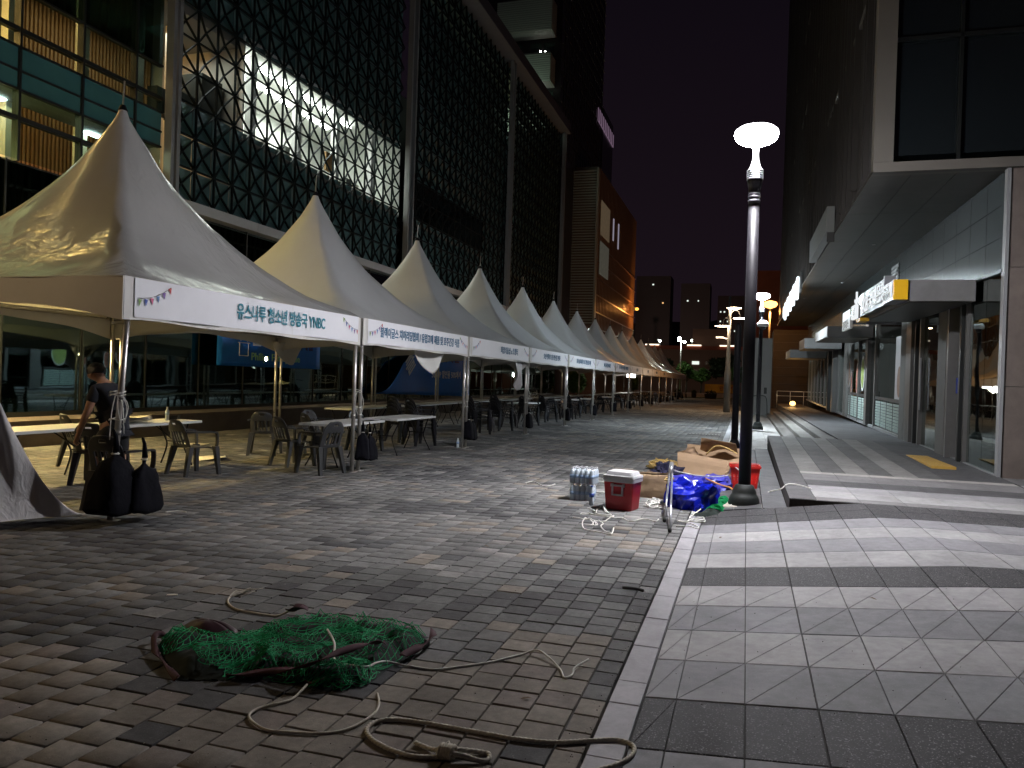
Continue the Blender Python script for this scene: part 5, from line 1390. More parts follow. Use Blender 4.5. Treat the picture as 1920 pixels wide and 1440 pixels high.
rope([(-1.25, 11.4, .2), (-1.05, 11.3, .26), (-0.93, 10.5, .48), (-0.90, 10.2, .50), (-0.86, 10.6, .42), (-0.6, 11.3, .30), (-0.25, 12.0, .24), (-0.18, 11.9, .36), (-0.12, 11.82, .40), (-0.06, 11.8, .36)], 0.008, M['ropewhite'], 'white rope draped from the stand over the blue sheet into the basket')
rope([(-0.52, 11.5, .24), (-0.3, 11.2, .2), (-0.16, 11.1, .18), (-0.08, 10.95, .10), (-0.07, 10.8, .05)], 0.010, M['orange_rope'], 'pale orange cord arching down to the lamp base')
rope([(-0.34, 10.05, .02), (-0.18, 10.2, .05), (-0.1, 10.35, .08), (-0.02, 10.3, 0.1)], 0.008, M['ropewhite'], 'white cord crossing the green net to the lamp base')
rope([(0.25, 10.75, .03), (0.19, 11.0, .05), (0.22, 11.4, .04), (0.38, 11.5, .12), (0.50, 11.2, .2), (0.60, 11.3, .265), (0.76, 11.25, .262), (0.87, 11.0, .262)], 0.0075, M['ropewhite'], 'white double cord running from the lamp base up onto the terrace')
rope([(-6.07, 7.0), (-6.0, 7.13), (-5.88, 7.1)], 0.005, M['ropewhite'], 'thin white cord scrap right of the nearest sandbags')
rope([(-5.67, 7.24), (-5.58, 7.21), (-5.52, 7.27), (-5.58, 7.30), (-5.66, 7.26)], 0.005, M['ropewhite'], 'tiny white cord loop farther right of the nearest sandbags')
b = MB(); b.obox((-3.80, 4.47, 0.006), (0.028, 0.02, 0), (-0.006, 0.009, 0), (0, 0, 0.003)); tag(b.build('paper_scrap', M['whitepaper']), 'tiny white paper scrap on the dark bricks left of the net', 'litter')
b = MB(); b.tube(spline([(-0.86, 5.95, .012), (-0.80, 5.93, .02), (-0.74, 5.94, .014), (-0.70, 5.92, .012)], 3), 0.012, 6); tag(b.build('black_scrap', M['rubber'], smooth=True), 'small black strap scrap beside the granite kerb', 'litter')
mg = thing('drain_grate', (-1.15, 25.5, 0), 'dark drain grate set in the plaza far behind the cardboard box', 'grate')
b = MB(); b.box(-1.75, -0.70, 25.1, 25.6, -0.01, 0.007); b.build('frame', M['blackmetal'], mg)
for k in range(10):
    b = MB(); b.box(-1.70+k*0.1, -1.655+k*0.1, 25.15, 25.55, 0.007, 0.013); b.build('grate_bar', M['greymetal'], mg)

# ================================================================== NETS
def inpoly(x, y, poly):
    c = False; n = len(poly)
    for i in range(n):
        x1, y1 = poly[i]; x2, y2 = poly[i-1]
        if (y1 > y) != (y2 > y) and x < (x2-x1)*(y-y1)/(y2-y1)+x1: c = not c
    return c
def edged(x, y, poly):
    d = 9; n = len(poly)
    for i in range(n):
        a = Vector(poly[i]); bq = Vector(poly[i-1]); p = Vector((x, y)); ab = bq-a
        t = max(0, min(1, (p-a).dot(ab)/max(1e-9, ab.length_squared))); d = min(d, (a+ab*t-p).length)
    return d
netpoly = [(-3.18, 3.62), (-3.0, 3.45), (-2.72, 3.26), (-2.51, 3.34), (-2.32, 3.42), (-2.13, 3.42), (-2.03, 3.40), (-1.89, 3.44), (-1.79, 3.56), (-1.8, 3.75), (-1.77, 3.94), (-1.74, 4.16), (-1.80, 4.36), (-1.95, 4.42), (-2.17, 4.40), (-2.41, 4.42), (-2.61, 4.38), (-2.78, 4.38), (-2.77, 4.25), (-2.75, 4.1), (-2.84, 3.95), (-2.98, 3.82), (-3.13, 3.80), (-3.24, 3.74)]
def netlump(x, y, poly, hmax):
    d = edged(x, y, poly)
    e = min(1, d/0.11); e = e*e*(3-2*e)
    v = Vector((x*3.2, y*4.2, 2.2))
    rdg = 1-abs(noise.noise(v))*2.2
    r2 = 1-abs(noise.noise(Vector((x*7+y*5, y*8-x*4, 7.2))))*2
    return 0.006+hmax*e*(0.34+0.46*max(0, rdg)+0.26*max(0, r2))
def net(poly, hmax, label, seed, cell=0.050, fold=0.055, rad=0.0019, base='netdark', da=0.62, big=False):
    t = thing('safety_net', (sum(p[0] for p in poly)/len(poly), sum(p[1] for p in poly)/len(poly), 0), label, 'net')
    xs2 = [p[0] for p in poly]; ys2 = [p[1] for p in poly]
    b = MB(); nx, ny = 70, 56
    x0, x1, y0, y1 = min(xs2), max(xs2), min(ys2), max(ys2)
    cache = {}
    vid = {}
    for j in range(ny+1):
        for i in range(nx+1):
            x = x0+(x1-x0)*i/nx; y = y0+(y1-y0)*j/ny
            if inpoly(x, y, poly): vid[(i, j)] = len(b.v); b.v.append((x, y, netlump(x, y, poly, hmax)*0.80-0.004))
    for j in range(ny):
        for i in range(nx):
            q = [(i, j), (i+1, j), (i+1, j+1), (i, j+1)]
            if all(k in vid for k in q): b.f.append(tuple(vid[k] for k in q)); b.m.append(0)
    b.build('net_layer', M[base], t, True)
    # strands: a diamond mesh in cloth coordinates folded over the heap
    b = MB(); NA, NB = int(2.6/cell), int(2.2/cell)
    cx, cy = (x0+x1)/2, (y0+y1)/2
    def Pn(a, c, ly):
        u = (a-NA/2)*cell; v = (c-NB/2)*cell*0.62
        x = cx+u*da+fold*math.sin(v*15+seed+ly)+0.035*noise.noise(Vector((u*6, v*6, seed+ly)))
        y = cy+v*0.74+fold*1.1*math.sin(u*9+v*7+seed*2+ly*2)+0.06*noise.noise(Vector((u*4, v*4, seed+5+ly)))
        return x, y
    for ly in (0, 1):
        pts = {}
        for a in range(NA):
            for c in range(NB):
                x, y = Pn(a+(0.5 if c % 2 else 0), c, ly)
                if inpoly(x, y, poly) and not (big and (y < 3.18+0.30*max(0, min(1, (-1.95-x)/1.0)) + 0.10*noise.noise(Vector((x*5, 1, 2))) and x < -2.0)) and not (ly and noise.noise(Vector((x*3, y*3, 9))) < 0.0):
                    z = netlump(x, y, poly, hmax)+0.004+ly*0.012*(1+noise.noise(Vector((x*9, y*9, 1))))
                    pts[(a, c)] = (x+rnd.uniform(-.004, .004), y+rnd.uniform(-.004, .004), z+rnd.uniform(-.002, .006))
        for (a, c), p in pts.items():
            nb = [(a, c+1), (a-1, c+1)] if c % 2 == 0 else [(a+1, c+1), (a, c+1)]
            for q in nb:
                if q in pts:
                    d = Vector(pts[q])-Vector(p)
                    if d.length < 0.14: b.tube([p, ((p[0]+pts[q][0])/2, (p[1]+pts[q][1])/2, (p[2]+pts[q][2])/2-0.003), pts[q]], rad, 3, cap=False)
    b.build('net_mesh', M['netgreen'], t, False, kind='stuff')
    return t
nt = net(netpoly, 0.098, 'big bunched green safety net with maroon edging lying on the foreground bricks', 1.3, big=True)
def ribbon(pts, wd, parent, seed):
    b = MB(); sp = spline(pts, 8); vs = []
    for i, p in enumerate(sp):
        t_ = (sp[min(i+1, len(sp)-1)]-sp[max(i-1, 0)]).normalized(); s_ = t_.cross(Vector((0, 0, 1))).normalized()
        tw = 0.8*math.sin(i*0.35+seed); s2 = s_*math.cos(tw)+Vector((0, 0, 1))*math.sin(tw)
        vs += [p+s2*wd, p-s2*wd+Vector((0, 0, 0.0))]
    vs = [(v[0], v[1], max(v[2], 0.004)) for v in vs]
    b.add(vs, [(2*i, 2*i+2, 2*i+3, 2*i+1) for i in range(len(sp)-1)]); b.build('edge_webbing', M['maroon'], parent, True, solid=0.004)
ribbon([(-3.20, 3.72, .04), (-3.22, 3.66, .05), (-3.10, 3.52, .03), (-2.9, 3.38, .02), (-2.72, 3.25, .02)], 0.018, nt, 0)
ribbon([(-2.5, 3.35, .03), (-2.3, 3.43, .05), (-2.1, 3.46, .10), (-2.0, 3.62, .13), (-1.92, 3.8, .13), (-1.86, 3.86, .12)], 0.020, nt, 2)
ribbon([(-1.78, 3.92, .04), (-1.74, 4.05, .05), (-1.72, 4.2, .06), (-1.78, 4.36, .05)], 0.022, nt, 3)
ribbon([(-2.80, 4.42, .05), (-2.70, 4.40, .07), (-2.66, 4.30, .09), (-2.70, 4.2, .11)], 0.026, nt, 4)
ribbon([(-2.12, 3.46, .02), (-2.04, 3.44, .03), (-1.97, 3.5, .05)], 0.014, nt, 1)
b = MB()
def discf(u, v):
    a = u*2*math.pi; r = 0.15*v
    return (-3.02+r*math.cos(a)*1.3, 3.86+r*math.sin(a)*0.75, 0.03+0.075*(1-v*v)+0.012*math.sin(a*3)*v)
b.grid(discf, 28, 8); b.build('dark_pouch', P('maroon_black_cloth', (0.035, 0.008, 0.014), 0.45), nt, True, solid=0.004)
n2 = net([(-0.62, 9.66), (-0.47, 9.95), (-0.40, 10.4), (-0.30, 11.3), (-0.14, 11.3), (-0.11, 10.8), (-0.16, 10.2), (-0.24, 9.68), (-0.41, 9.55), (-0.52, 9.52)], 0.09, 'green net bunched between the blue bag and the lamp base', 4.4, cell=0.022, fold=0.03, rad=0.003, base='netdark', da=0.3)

# ================================================================== LEFT BUILDING
FX = -14.0
YA, YB, ZT = 2.0, 57.2, 20.4
lb = thing('glass_building', (FX-3, 30, 0), 'big dark building behind the tents, lit curtain wall at left, triangular metal lattice beyond', 'building')
def piece(name, mat, parent=lb, smooth=False, kind=None):
    return lambda b: b.build(name, mat, parent, smooth, kind=kind)
b = MB(); b.box(FX-9, FX+1.05, YA-6, YB, -0.2, 0.50); b.build('plinth', M['brownstone'], lb)
# ground floor glass
k = 0
fy = [YA+1.9*i for i in range(30)]
for a, c in zip(fy[:-1], fy[1:]):
    if c > YB: break
    for z0, z1 in ((0.60, 2.95), (2.99, 5.55)):
        b = MB(); b.box(FX-0.012, FX, a+0.02, c-0.02, z0, z1); b.build('window_pane', M['lobbyglass'], lb)
    b = MB(); b.box(FX-0.10, FX+0.02, c-0.02, c+0.02, 0.5, 5.6); b.build('mullion', M['mullion'], lb)
b = MB(); b.box(FX-0.08, FX+0.015, YA, YB, 2.95, 2.99); b.box(FX-0.08, FX+0.015, YA, YB, 0.50, 0.60); b.build('transom', M['mullion'], lb)
# lobby interior
b = MB(); b.box(FX-7, FX-6.9, YA, YB, 0.5, 5.6); b.build('lobby_wall', M['roomdark'], lb)
b = MB(); b.box(FX-7, FX-0.12, YA, YB, 0.50, 0.52); b.build('lobby_floor', M['slab'], lb)
b = MB(); b.box(FX-7, FX-0.12, YA, YB, 5.56, 5.62); b.build('lobby_ceiling', M['roomdark'], lb)
for y in (9, 20, 31, 42, 53):
    b = MB(); b.lathe([(0.3, 0.52), (0.3, 5.56)], (FX-2.2, y, 0), 16); b.build('lobby_column', M['slab'], lb, True)
for x, y in ((FX-3, 15), (FX-4, 23), (FX-2.5, 35), (FX-4, 46)):
    b = MB(); b.box(x-0.15, x+0.15, y-0.15, y+0.15, 5.50, 5.55); b.build('downlight', M['warmdown'], lb)
# white beam above the ground floor
y = 15.9
while y < YB: b = MB(); b.box(FX-0.05, FX+0.30, y+0.006, min(y+3.3, YB)-0.006, 5.60, 5.86); b.build('beam_panel', M['beam'], lb); y += 3.3
# upper curtain wall Y 2 .. 15.6
my = [2.73+1.5*i for i in range(9)]+[15.62]
lv = [5.62, 6.45, 7.02, 7.39, 7.86, 8.2, 9.0, 11.0, 12.9, 14.8, 16.7, 18.6, ZT]
for i in range(len(my)-1):
    for j in range(len(lv)-1):
        fr_ = j in (2, 3)
        b = MB(); b.box(FX-0.012, FX, my[i]+0.025, my[i+1]-0.025, lv[j]+0.02, lv[j+1]-0.02); b.build('curtain_pane', M['frit' if fr_ else ('bglass' if lv[j] < 8.9 else 'darkpane')], lb)
    b = MB(); b.box(FX-0.12, FX+0.05, my[i]-0.028, my[i]+0.028, 5.6, ZT); b.build('mullion', M['mullion'], lb)
for z in lv[1:-1]:
    b = MB(); hh = 0.045 if z in (6.45, 8.2) else 0.022; b.box(FX-0.10, FX+0.03, YA, 15.6, z-hh, z+hh); b.build('transom', M['mullion'], lb)
# floors, wood slat walls, columns, room lights
for z0, z1, xa in ((7.05, 7.40, FX-0.95), (10.75, 11.1, FX-6), (14.4, 14.8, FX-6), (18.2, 18.6, FX-6)):
    b = MB(); b.box(xa, FX-0.15, YA, 15.7 if z0 < 8 or z0 > 11 else 18.7, z0, z1); b.build('floor_slab', M['slab'], lb)
for zf, zc, mt_ in ((5.7, 10.75, 'slat'),):
    b = MB(); b.box(FX-3.3, FX-3.2, YA, 19.6, zf, zc); b.build('room_wall', M['roomdark'], lb)
    b = MB(); b.box(FX-3.3, FX-0.2, 18.72, 18.78, zf, zc); b.build('room_partition', M['roomwall'], lb)
    y = 8.0
    while y < 18.6:
        b = MB(); b.box(FX-3.19, FX-3.10, y, y+0.062, zf, zc); b.build('wood_slat', M['slat'], lb); y += 0.118
for y in (14.15, 15.85, 17.0, 12.3, 7.5):
    b = MB(); b.box(FX-1.2, FX-1.0, y, y+0.22, 5.7, 10.75); b.build('room_column', M['column'], lb)
b = MB(); b.box(FX-3.1, FX-1.9, 13.3, 13.4, 9.0, 10.75); b.build('hanging_panel', M['roomdark'], lb)
for i, y in enumerate((5.0, 7.5, 10.0, 11.6, 13.0, 14.6)):
    b = MB(); b.box(FX-1.9, FX-1.75, y, y+0.16, 10.70, 10.74); b.build('downlight', M['warmdown'], lb)
for i in range(8):
    b = MB(); q = Vector((FX-0.9-0.25*(i % 3), 12.4+0.4*i, 14.30 if i % 2 else 10.70)); b.box(q.x, q.x+0.07, q.y, q.y+0.10, q.z, q.z+0.03); b.build('downlight', M['cooldown'], lb)
for y in (11.7, 14.2): 
    b = MB(); b.box(FX-1.0, FX-0.8, y, y+0.45, 7.00, 7.03); b.build('ceiling_tube', M['cooldown'], lb)
for y in (12.2, 14.8):
    b = MB(); b.box(FX-1.7, FX-1.5, y, y+0.16, 14.32, 14.36); b.build('downlight', M['cooldown'], lb)
for (y, z, mt_) in ((9.6, 9.6, 'unseen_pendant'), (8.2, 8.8, 'unseen_pendant'), (6.9, 9.9, 'unseen_pendant'), (10.4, 8.3, 'unseen_pendant'), (9.3, 6.2, 'unseen_pendant2'), (7.9, 6.5, 'unseen_pendant2'), (10.3, 6.0, 'unseen_pendant2')):  # out of view, added for warm glints on the nearest tent
    b = MB(); b.lathe([(0.05, 0.30), (0.20, 0.22), (0.24, 0.02), (0.18, -0.10), (0.04, -0.12)], (FX-1.6, y, z), 12); b.build('unseen_pendant_lamp', M[mt_], lb, True)
light('room_light', 'AREA', (FX-1.0, 17.3, 10.55), 26, (0.9, 1.0, 0.95), parent=lb, sx_=1.0, sy_=1.5)
lgt = light('room_light', 'AREA', (FX-1.9, 12.0, 10.55), 75, (1.0, 0.72, 0.42), rot=(0, 0, 0), parent=lb, sx_=1.0, sy_=9)
lgt2 = light('room_light', 'AREA', (FX-0.6, 11.5, 6.95), 40, (0.9, 0.85, 0.42), parent=lb, sx_=1.2, sy_=8)
b = MB(); b.tube([(FX-2.2, 10.8, 7.0), (FX-2.2, 12.6, 5.7)], 0.03, 6); b.tube([(FX-2.2, 11.4, 6.4), (FX-2.2, 11.4, 5.6)], 0.02, 6); b.tube([(FX-2.2, 10.5, 6.4), (FX-2.2, 13.4, 6.4)], 0.02, 6); b.build('stair_rail', M['mullion'], lb)
# back wall of the whole block (keeps the city sky out of the rooms)
b = MB(); b.box(FX-9, FX-8.8, YA-6, YB, 0, ZT); b.build('rear_wall', M['latback2'], lb)
b = MB(); b.box(FX-9, FX+0.0, YB-0.2, YB, 0, ZT); b.build('end_wall', M['latback2'], lb)
b = MB(); b.box(FX-9, FX-0.2, 15.70, 15.9, 11.1, ZT); b.build('party_wall', M['latback2'], lb)
b = MB(); b.box(FX-9, FX, YA-6, YA-5.8, 0, ZT); b.build('party_wall', M['latback2'], lb)
# vertical fins
for y in (15.72, 29.6, 43.6, 57.0):
    for d in (-0.22, 0.22) if y > 20 else (-0.07, 0.13):
        z1 = ZT-0.05
        b = MB(); b.box(FX+0.10, FX+0.32, y+d-0.055, y+d+0.055, 4.6 if y < 57 else 5.86, z1)
        b.build('facade_fin', M['fin'], lb)
    if 20 < y < 50:
        for kk in range(14):
            b = MB(); b.box(FX+0.08, FX+0.16, y-0.16, y+0.16, 5.9+1.05*kk, 5.9+1.05*kk+0.96); b.build('shaft_panel', M['latback'], lb)
# parapet
b = MB(); b.box(FX-0.3, FX+0.55, 15.6, YB+0.05, ZT, ZT+0.75); b.build('parapet', M['parapet'], lb)
b = MB(); b.box(FX-0.3, FX+0.62, 15.6, YB+0.1, ZT-0.06, ZT); b.build('parapet_drip', M['fin'], lb)
# lattice backing panels with openings
DY, DZ, LZ0 = 0.765, 0.83, 5.90
ly0 = 15.95
ncol = int((YB-0.4-ly0)/DY); nrow = int((ZT-LZ0)/DZ)
def is_open(ci, rj):
    y = ly0+ci*DY
    if rj in (3, 4, 5) and y < 29.3: return 1
    if rj in (3, 4) and 30 < y < 39: return 2
    return 0
def visible_rank(y, z): return (y)+abs(z-9)*0.8
panels = []; opens = []
lr = random.Random(77)
cells = []
for ci in range(ncol):
    for rj in range(nrow):
        y0 = ly0+ci*DY; z0 = LZ0+rj*DZ
        if 29.3 < y0+DY/2 < 29.95 or 43.25 < y0+DY/2 < 43.95: continue
        cells.append((visible_rank(y0, z0), ci, rj, y0, z0))
cells.sort()
sh_ = MB()
def pyr(b, y0, z0, dep):
    cy, cz = y0+DY/2, z0+DZ/2
    b.add([(FX-0.02, y0+.01, z0+.01), (FX-0.02, y0+DY-.01, z0+.01), (FX-0.02, y0+DY-.01, z0+DZ-.01), (FX-0.02, y0+.01, z0+DZ-.01), (FX-0.02-dep, cy, cz)], [(0, 1, 4), (1, 2, 4), (2, 3, 4), (3, 0, 4)])
npan = 0
rest_pan = MB()
for (rk, ci, rj, y0, z0) in cells:
    op = is_open(ci, rj)
    if op: continue
    if npan < 300:
        b = MB(); pyr(b, y0, z0, 0.16); b.build('lattice_panel', M['latback'], lb); npan += 1
    else: pyr(rest_pan, y0, z0, 0.16)
rest_pan.build('lattice_panels_far', M['latback'], lb, kind='stuff')
# rods
rods = []
for (rk, ci, rj, y0, z0) in cells:
    X = FX+0.10
    rods.append((rk, (X, y0, z0), (X, y0, z0+DZ), 0.045)); rods.append((rk, (X, y0, z0), (X, y0+DY, z0), 0.040))
    m_ = (FX+0.02, y0+DY/2, z0+DZ/2)
    for p in ((X, y0, z0), (X, y0+DY, z0), (X, y0+DY, z0+DZ), (X, y0, z0+DZ)): rods.append((rk+0.01, p, m_, 0.036))
rods.sort(key=lambda q: q[0])
far_r = MB()
for i, (rk, p, q, wd) in enumerate(rods):
    if i < 300:
        b = MB(); b.bar(p, q, wd*0.8, 0.06, upv=(1, 0, 0)); b.build('lattice_rod', M['rod'], lb)
    else: far_r.bar(p, q, wd*0.85, 0.06, upv=(1, 0, 0))
far_r.build('lattice_rods_far', M['rod'], lb, kind='stuff')
# rooms behind the openings
zr0, zr1 = LZ0+3*DZ, LZ0+6*DZ
def room(y0, y1, z0, z1, wall, depth=3.5):
    b = MB(); b.box(FX-depth-0.1, FX-depth, y0, y1, z0-0.2, z1+0.3); b.build('room_wall', wall, lb)
    b = MB(); b.box(FX-depth, FX-0.05, y0, y1, z0-0.25, z0-0.15); b.build('room_floor', M['slab'], lb)
    b = MB(); b.box(FX-depth, FX-0.05, y0, y1, z1+0.25, z1+0.32); b.build('room_ceiling', wall, lb)
    for y in (y0, y1-0.06): b = MB(); b.box(FX-depth, FX-0.05, y, y+0.06, z0-0.2, z1+0.3); b.build('room_partition', wall, lb)
room(18.8, 29.2, zr0, zr1, M['roomwhite'])
room(30.1, 39.5, zr0, zr1-0.83, M['latback2'])
for i in range(6):
    b = MB(); b.box(FX-2.0, FX-1.85, 19.3+i*1.25, 20.3+i*1.25, zr1+0.18, zr1+0.22); b.build('ceiling_tube', M['tube'], lb)
    b = MB(); b.box(FX-0.95, FX-0.85, 19.3+i*1.25, 20.2+i*1.25, zr1+0.12, zr1+0.16); b.build('ceiling_tube', M['tube'], lb)
light('room_light', 'AREA', (FX-1.8, 22.8, zr1+0.1), 300, (0.93, 1.0, 0.90), parent=lb, sx_=2.0, sy_=7)
light('room_light', 'AREA', (FX-1.6, 17.2, zr1+0.1), 22, (1.0, 0.9, 0.65), parent=lb, sx_=1.2, sy_=1.5)
light('room_light', 'AREA', (FX-1.6, 34, zr1-0.8), 10, (0.93, 1.0, 0.90), parent=lb, sx_=2.0, sy_=8)
for y in (19.9, 22.4, 24.9, 27.6):
    b = MB(); b.box(FX-0.8, FX-0.55, y, y+0.22, zr0-0.2, zr1+0.2); b.build('room_column', M['column'] if False else M['beam'], lb)
rs = random.Random(31)
for i in range(15):
    y = 19.0+i*0.68; hh = rs.uniform(0.35, 0.95)
    b = MB(); b.box(FX-1.3-rs.uniform(0, .5), FX-1.0, y, y+rs.uniform(0.25, 0.5), zr0-0.2, zr0-0.2+hh); b.build('cabinet', M['shelf'] if i % 3 else M['roomwall'], lb)
b = MB(); b.box(FX-0.5, FX-0.42, 24.0, 24.55, zr0+0.35, zr0+1.0); b.build('notice_board', M['brownboard'], lb)
b = MB(); b.box(FX-1.3, FX-0.6, 17.75, 18.6, zr0-0.2, zr0+1.35); b.build('cabinet', M['shelf'], lb)
b = MB(); b.box(FX-1.1, FX-0.6, 16.9, 17.7, zr0-0.2, zr0+0.55); b.build('cabinet', M['shelf'], lb)
for i in range(5):
    b = MB(); b.box(FX-1.0, FX-0.7, 16.2+i*0.5, 16.5+i*0.5, zr0-0.2, zr0+rs.uniform(0.2, 0.9)); b.build('cabinet', M['shelf'], lb)

# roof plants and lit penthouse behind the parapet
rp_ = thing('roof_planting', (FX-1.2, 42, ZT), 'leafy planting with a lit wall behind, above the dark parapet', 'roof garden')
b = MB(); b.box(FX-2.0, FX-1.8, 34, 50, ZT, ZT+2.6); b.build('lit_wall', P('roof_garden_wall', (0.25, 0.28, 0.18), 0.8, nz=0.4, nscale=0.8, emit=(0.35, 0.42, 0.22), estr=0.10), rp_)
def leafcloud(b, c, rx, ry, rz, n, s, r_):
    for _ in range(n):
        d = Vector((r_.gauss(0, 1), r_.gauss(0, 1), r_.gauss(0, 1))).normalized()*r_.uniform(0.3, 1)**0.5
        p = Vector(c)+Vector((d.x*rx, d.y*ry, d.z*rz))
        a = Vector((r_.gauss(0, 1), r_.gauss(0, 1), r_.gauss(0, 1))).normalized(); e = a.orthogonal().normalized(); q = s*r_.uniform(0.6, 1.3)
        b.add([p-a*q, p+e*q*0.5, p+a*q, p-e*q*0.5], [(0, 1, 2, 3)])
lrn = random.Random(6)
b = MB()
for i in range(9): leafcloud(b, (FX-0.7, 37+i*1.6, ZT+1.0), 0.4, 0.9, 0.7, 90, 0.22, lrn)
b.build('foliage', M['leaf'], rp_, kind='stuff')

# ---- blue banners
def wallbanner(name, label, fn, nu=20, nv=10):
    t = thing(name, (-13.6, 0, 0), label, 'banner')
    b = MB(); b.grid(fn, nu, nv); b.build('banner_cloth', M['bluebanner'], t, True, solid=0.004); return t
t = wallbanner('blue_banner', 'taut blue sale banner hung on the glass behind the first tent', lambda u, v: (-13.6, 17.42+5.2*u, 1.70+1.45*v))
text('필립스', 0.50, 'headline_lettering', M['bannertext'], t, (-13.58, 19.65, 2.50), (0, 1, 0), (0, 0, 1), bold=0.016, width=1.55)
text('패밀리세일', 0.5, 'headline_lettering', M['bannerdark'], t, (-13.58, 21.4, 2.48), (0, 1, 0), (0, 0, 1), bold=0.016, width=1.5)
text('Philips Family Sale', 0.30, 'lettering', M['bannergreen'], t, (-13.58, 20.15, 1.98), (0, 1, 0), (0, 0, 1), bold=0.006, width=2.5)
b = MB()
for (a, c) in (((18.35, 2.0), (18.35, 2.35)), ((18.35, 2.0), (18.75, 2.0)), ((18.75, 2.0), (18.75, 2.35)), ((18.28, 2.36), (18.82, 2.36)), ((18.4, 2.40), (18.45, 2.62)), ((18.7, 2.40), (18.65, 2.62)), ((18.45, 2.62), (18.65, 2.62))):
    b.tube([(-13.58, a[0], a[1]), (-13.58, c[0], c[1])], 0.012, 4)
b.build('bottle_outline', M['bannertext'], t)
def fallen(u, v):
    y = 27.2+9.6*u; ztop = 3.0 if u > 0.2 else 0.75+2.3*(u/0.2)**0.8
    zb = 0.62+0.0*u
    zl = zb+(0.25*(1-u)) 
    return (-13.55+0.10*math.sin(u*8+v*2)*(1-v*0.5), y+0.9*(1-v)*(1-u)*-1, zl+(ztop-zl)*v*(0.25+0.75*min(1, u*2.2)))
t = wallbanner('blue_banner', 'blue banner fallen loose at its left end behind the second tent', fallen, 30, 12)
text('클럽', 0.8, 'headline_lettering', M['bannertext'], t, (-13.42, 29.9, 2.35), (0, 0.80, 0.60), (0, -0.60, 0.80), bold=0.016, width=1.9)
text('밀리세일', 0.75, 'headline_lettering', M['bannerdark'], t, (-13.42, 33.6, 2.55), (0, 1, 0), (0, 0, 1), bold=0.016, width=3.0)
text('50%UP 할인율 50%에서', 0.38, 'lettering', M['bannertext'], t, (-13.42, 33.6, 1.65), (0, 1, 0), (0, 0, 1), bold=0.006, width=3.6)

# ================================================================== TOWER BEHIND, LOUVRED BUILDING
tw = thing('dark_tower', (-20, 68, 0), 'dark high-rise above the parapet with pale louvred balcony bands on its corner', 'building')
b = MB(); b.box(-26, -15.0, 60, 78, 0, 46); b.build('tower_wall', M['towerface'], tw)
b = MB(); b.box(-26, -14.9, 78.01, 84, 0, 29.6); b.build('lower_wing', M['towerface'], tw)
zz = [23.2+0 ]
for z in np.arange(20.5, 46, 1.15):
    b = MB(); b.box(-15.0, -14.90, 60, 78, z, z+0.06); b.build('storey_line', M['towerline'], tw)
for i, y in enumerate(np.arange(61, 78, 0.9)):
    b = MB(); b.box(-15.0, -14.93, y, y+0.05, 20, 46); b.build('mullion', M['towerline'], tw)
for (z0, z1) in ((21.2, 23.4), (25.0, 27.3), (29.0, 31.6), (33.4, 35.8)):
    n = int((z1-z0)/0.17)
    b = MB(); b.box(-20.0, -15.55, 58.4, 59.9, z0, z1); b.build('balcony_band', M['slab'], tw)
    for k in range(n):
        b = MB(); b.box(-20.0, -15.5, 58.34, 58.40, z0+k*0.17+0.02, z0+k*0.17+0.13); b.build('louvre_slat', M['louvre'], tw)
        b = MB(); b.box(-15.54, -15.46, 58.36, 59.9, z0+k*0.17+0.02, z0+k*0.17+0.13); b.build('louvre_slat', M['louvre2'], tw)
    for x in (-19.2, -17.6, -16.5):
        b = MB(); b.box(x, x+0.9, 59.92, 59.98, z1+0.1, z1+1.4); b.build('window_pane', M['bglass'], tw)
for x, z in ((-16.8, 27.9), (-16.4, 27.85), (-17.1, 24.2)):
    b = MB(); b.box(x, x+(0.5 if z < 25 else 0.12), 59.85, 59.9, z, z+0.14); b.build('room_lamp', M['tube'], tw)
light('balcony_light', 'AREA', (-17.5, 55.5, 21.2), 75, (0.72, 1.0, 0.78), rot=(R(115), 0, 0), parent=tw, sx_=4, sy_=0.5)
b = MB(); b.box(-14.88, -14.80, 75.0, 84.0, 27.3, 28.6); b.build('strip_window', E('strip_window_lit', (0.62, 0.40, 0.60), 0.20), tw)
for i in range(9):
    b = MB(); b.box(-14.79, -14.74, 75.0+i*1.0, 75.08+i*1.0, 27.3, 28.6); b.build('window_bar', M['towerline'], tw)

lv_ = thing('louvred_building', (-15, 75, 0), 'brown glass building with a tall face of horizontal pale louvres toward the camera', 'building')
b = MB(); b.box(-19, -12.9, 66.2, 90, 0, 20.3); b.build('building_wall', M['brownglass'], lv_)
b = MB(); b.box(-16.3, -16.15, 65.7, 66.2, 6.4, 20.0); b.box(-12.92, -12.74, 65.6, 66.2, 6.2, 20.05); b.build('corner_post', M['louvre2'], lv_)
z = 6.6
while z < 19.9:
    b = MB(); b.box(-16.15, -12.92, 65.75, 65.95, z, z+0.12); b.build('louvre_slat', M['louvre2'], lv_); z += 0.235
for i, y in enumerate(np.arange(67, 90, 0.75)):
    b = MB(); b.box(-12.9, -12.78, y, y+0.07, 4, 20.3); b.build('facade_fin', M['brownfin'], lv_)
for z in (6.2, 7.6, 9.1, 10.6, 12.1, 13.6):
    b = MB(); b.box(-12.9, -12.74, 66.2, 90, z, z+0.08); b.build('storey_line', M['brownfin'], lv_)
for (y0, y1, z0, z1, c) in ((67.2, 71.5, 14.6, 17.6, (0.20, 0.15, 0.09)), (67.2, 71.5, 11.1, 14.0, (0.14, 0.14, 0.11))):
    b = MB(); b.box(-12.77, -12.70, y0, y1, z0, z1); b.build('lit_panel', P('patterned_glass', c, 0.35, nz=0.7, nscale=3, emit=c, estr=0.30), lv_)
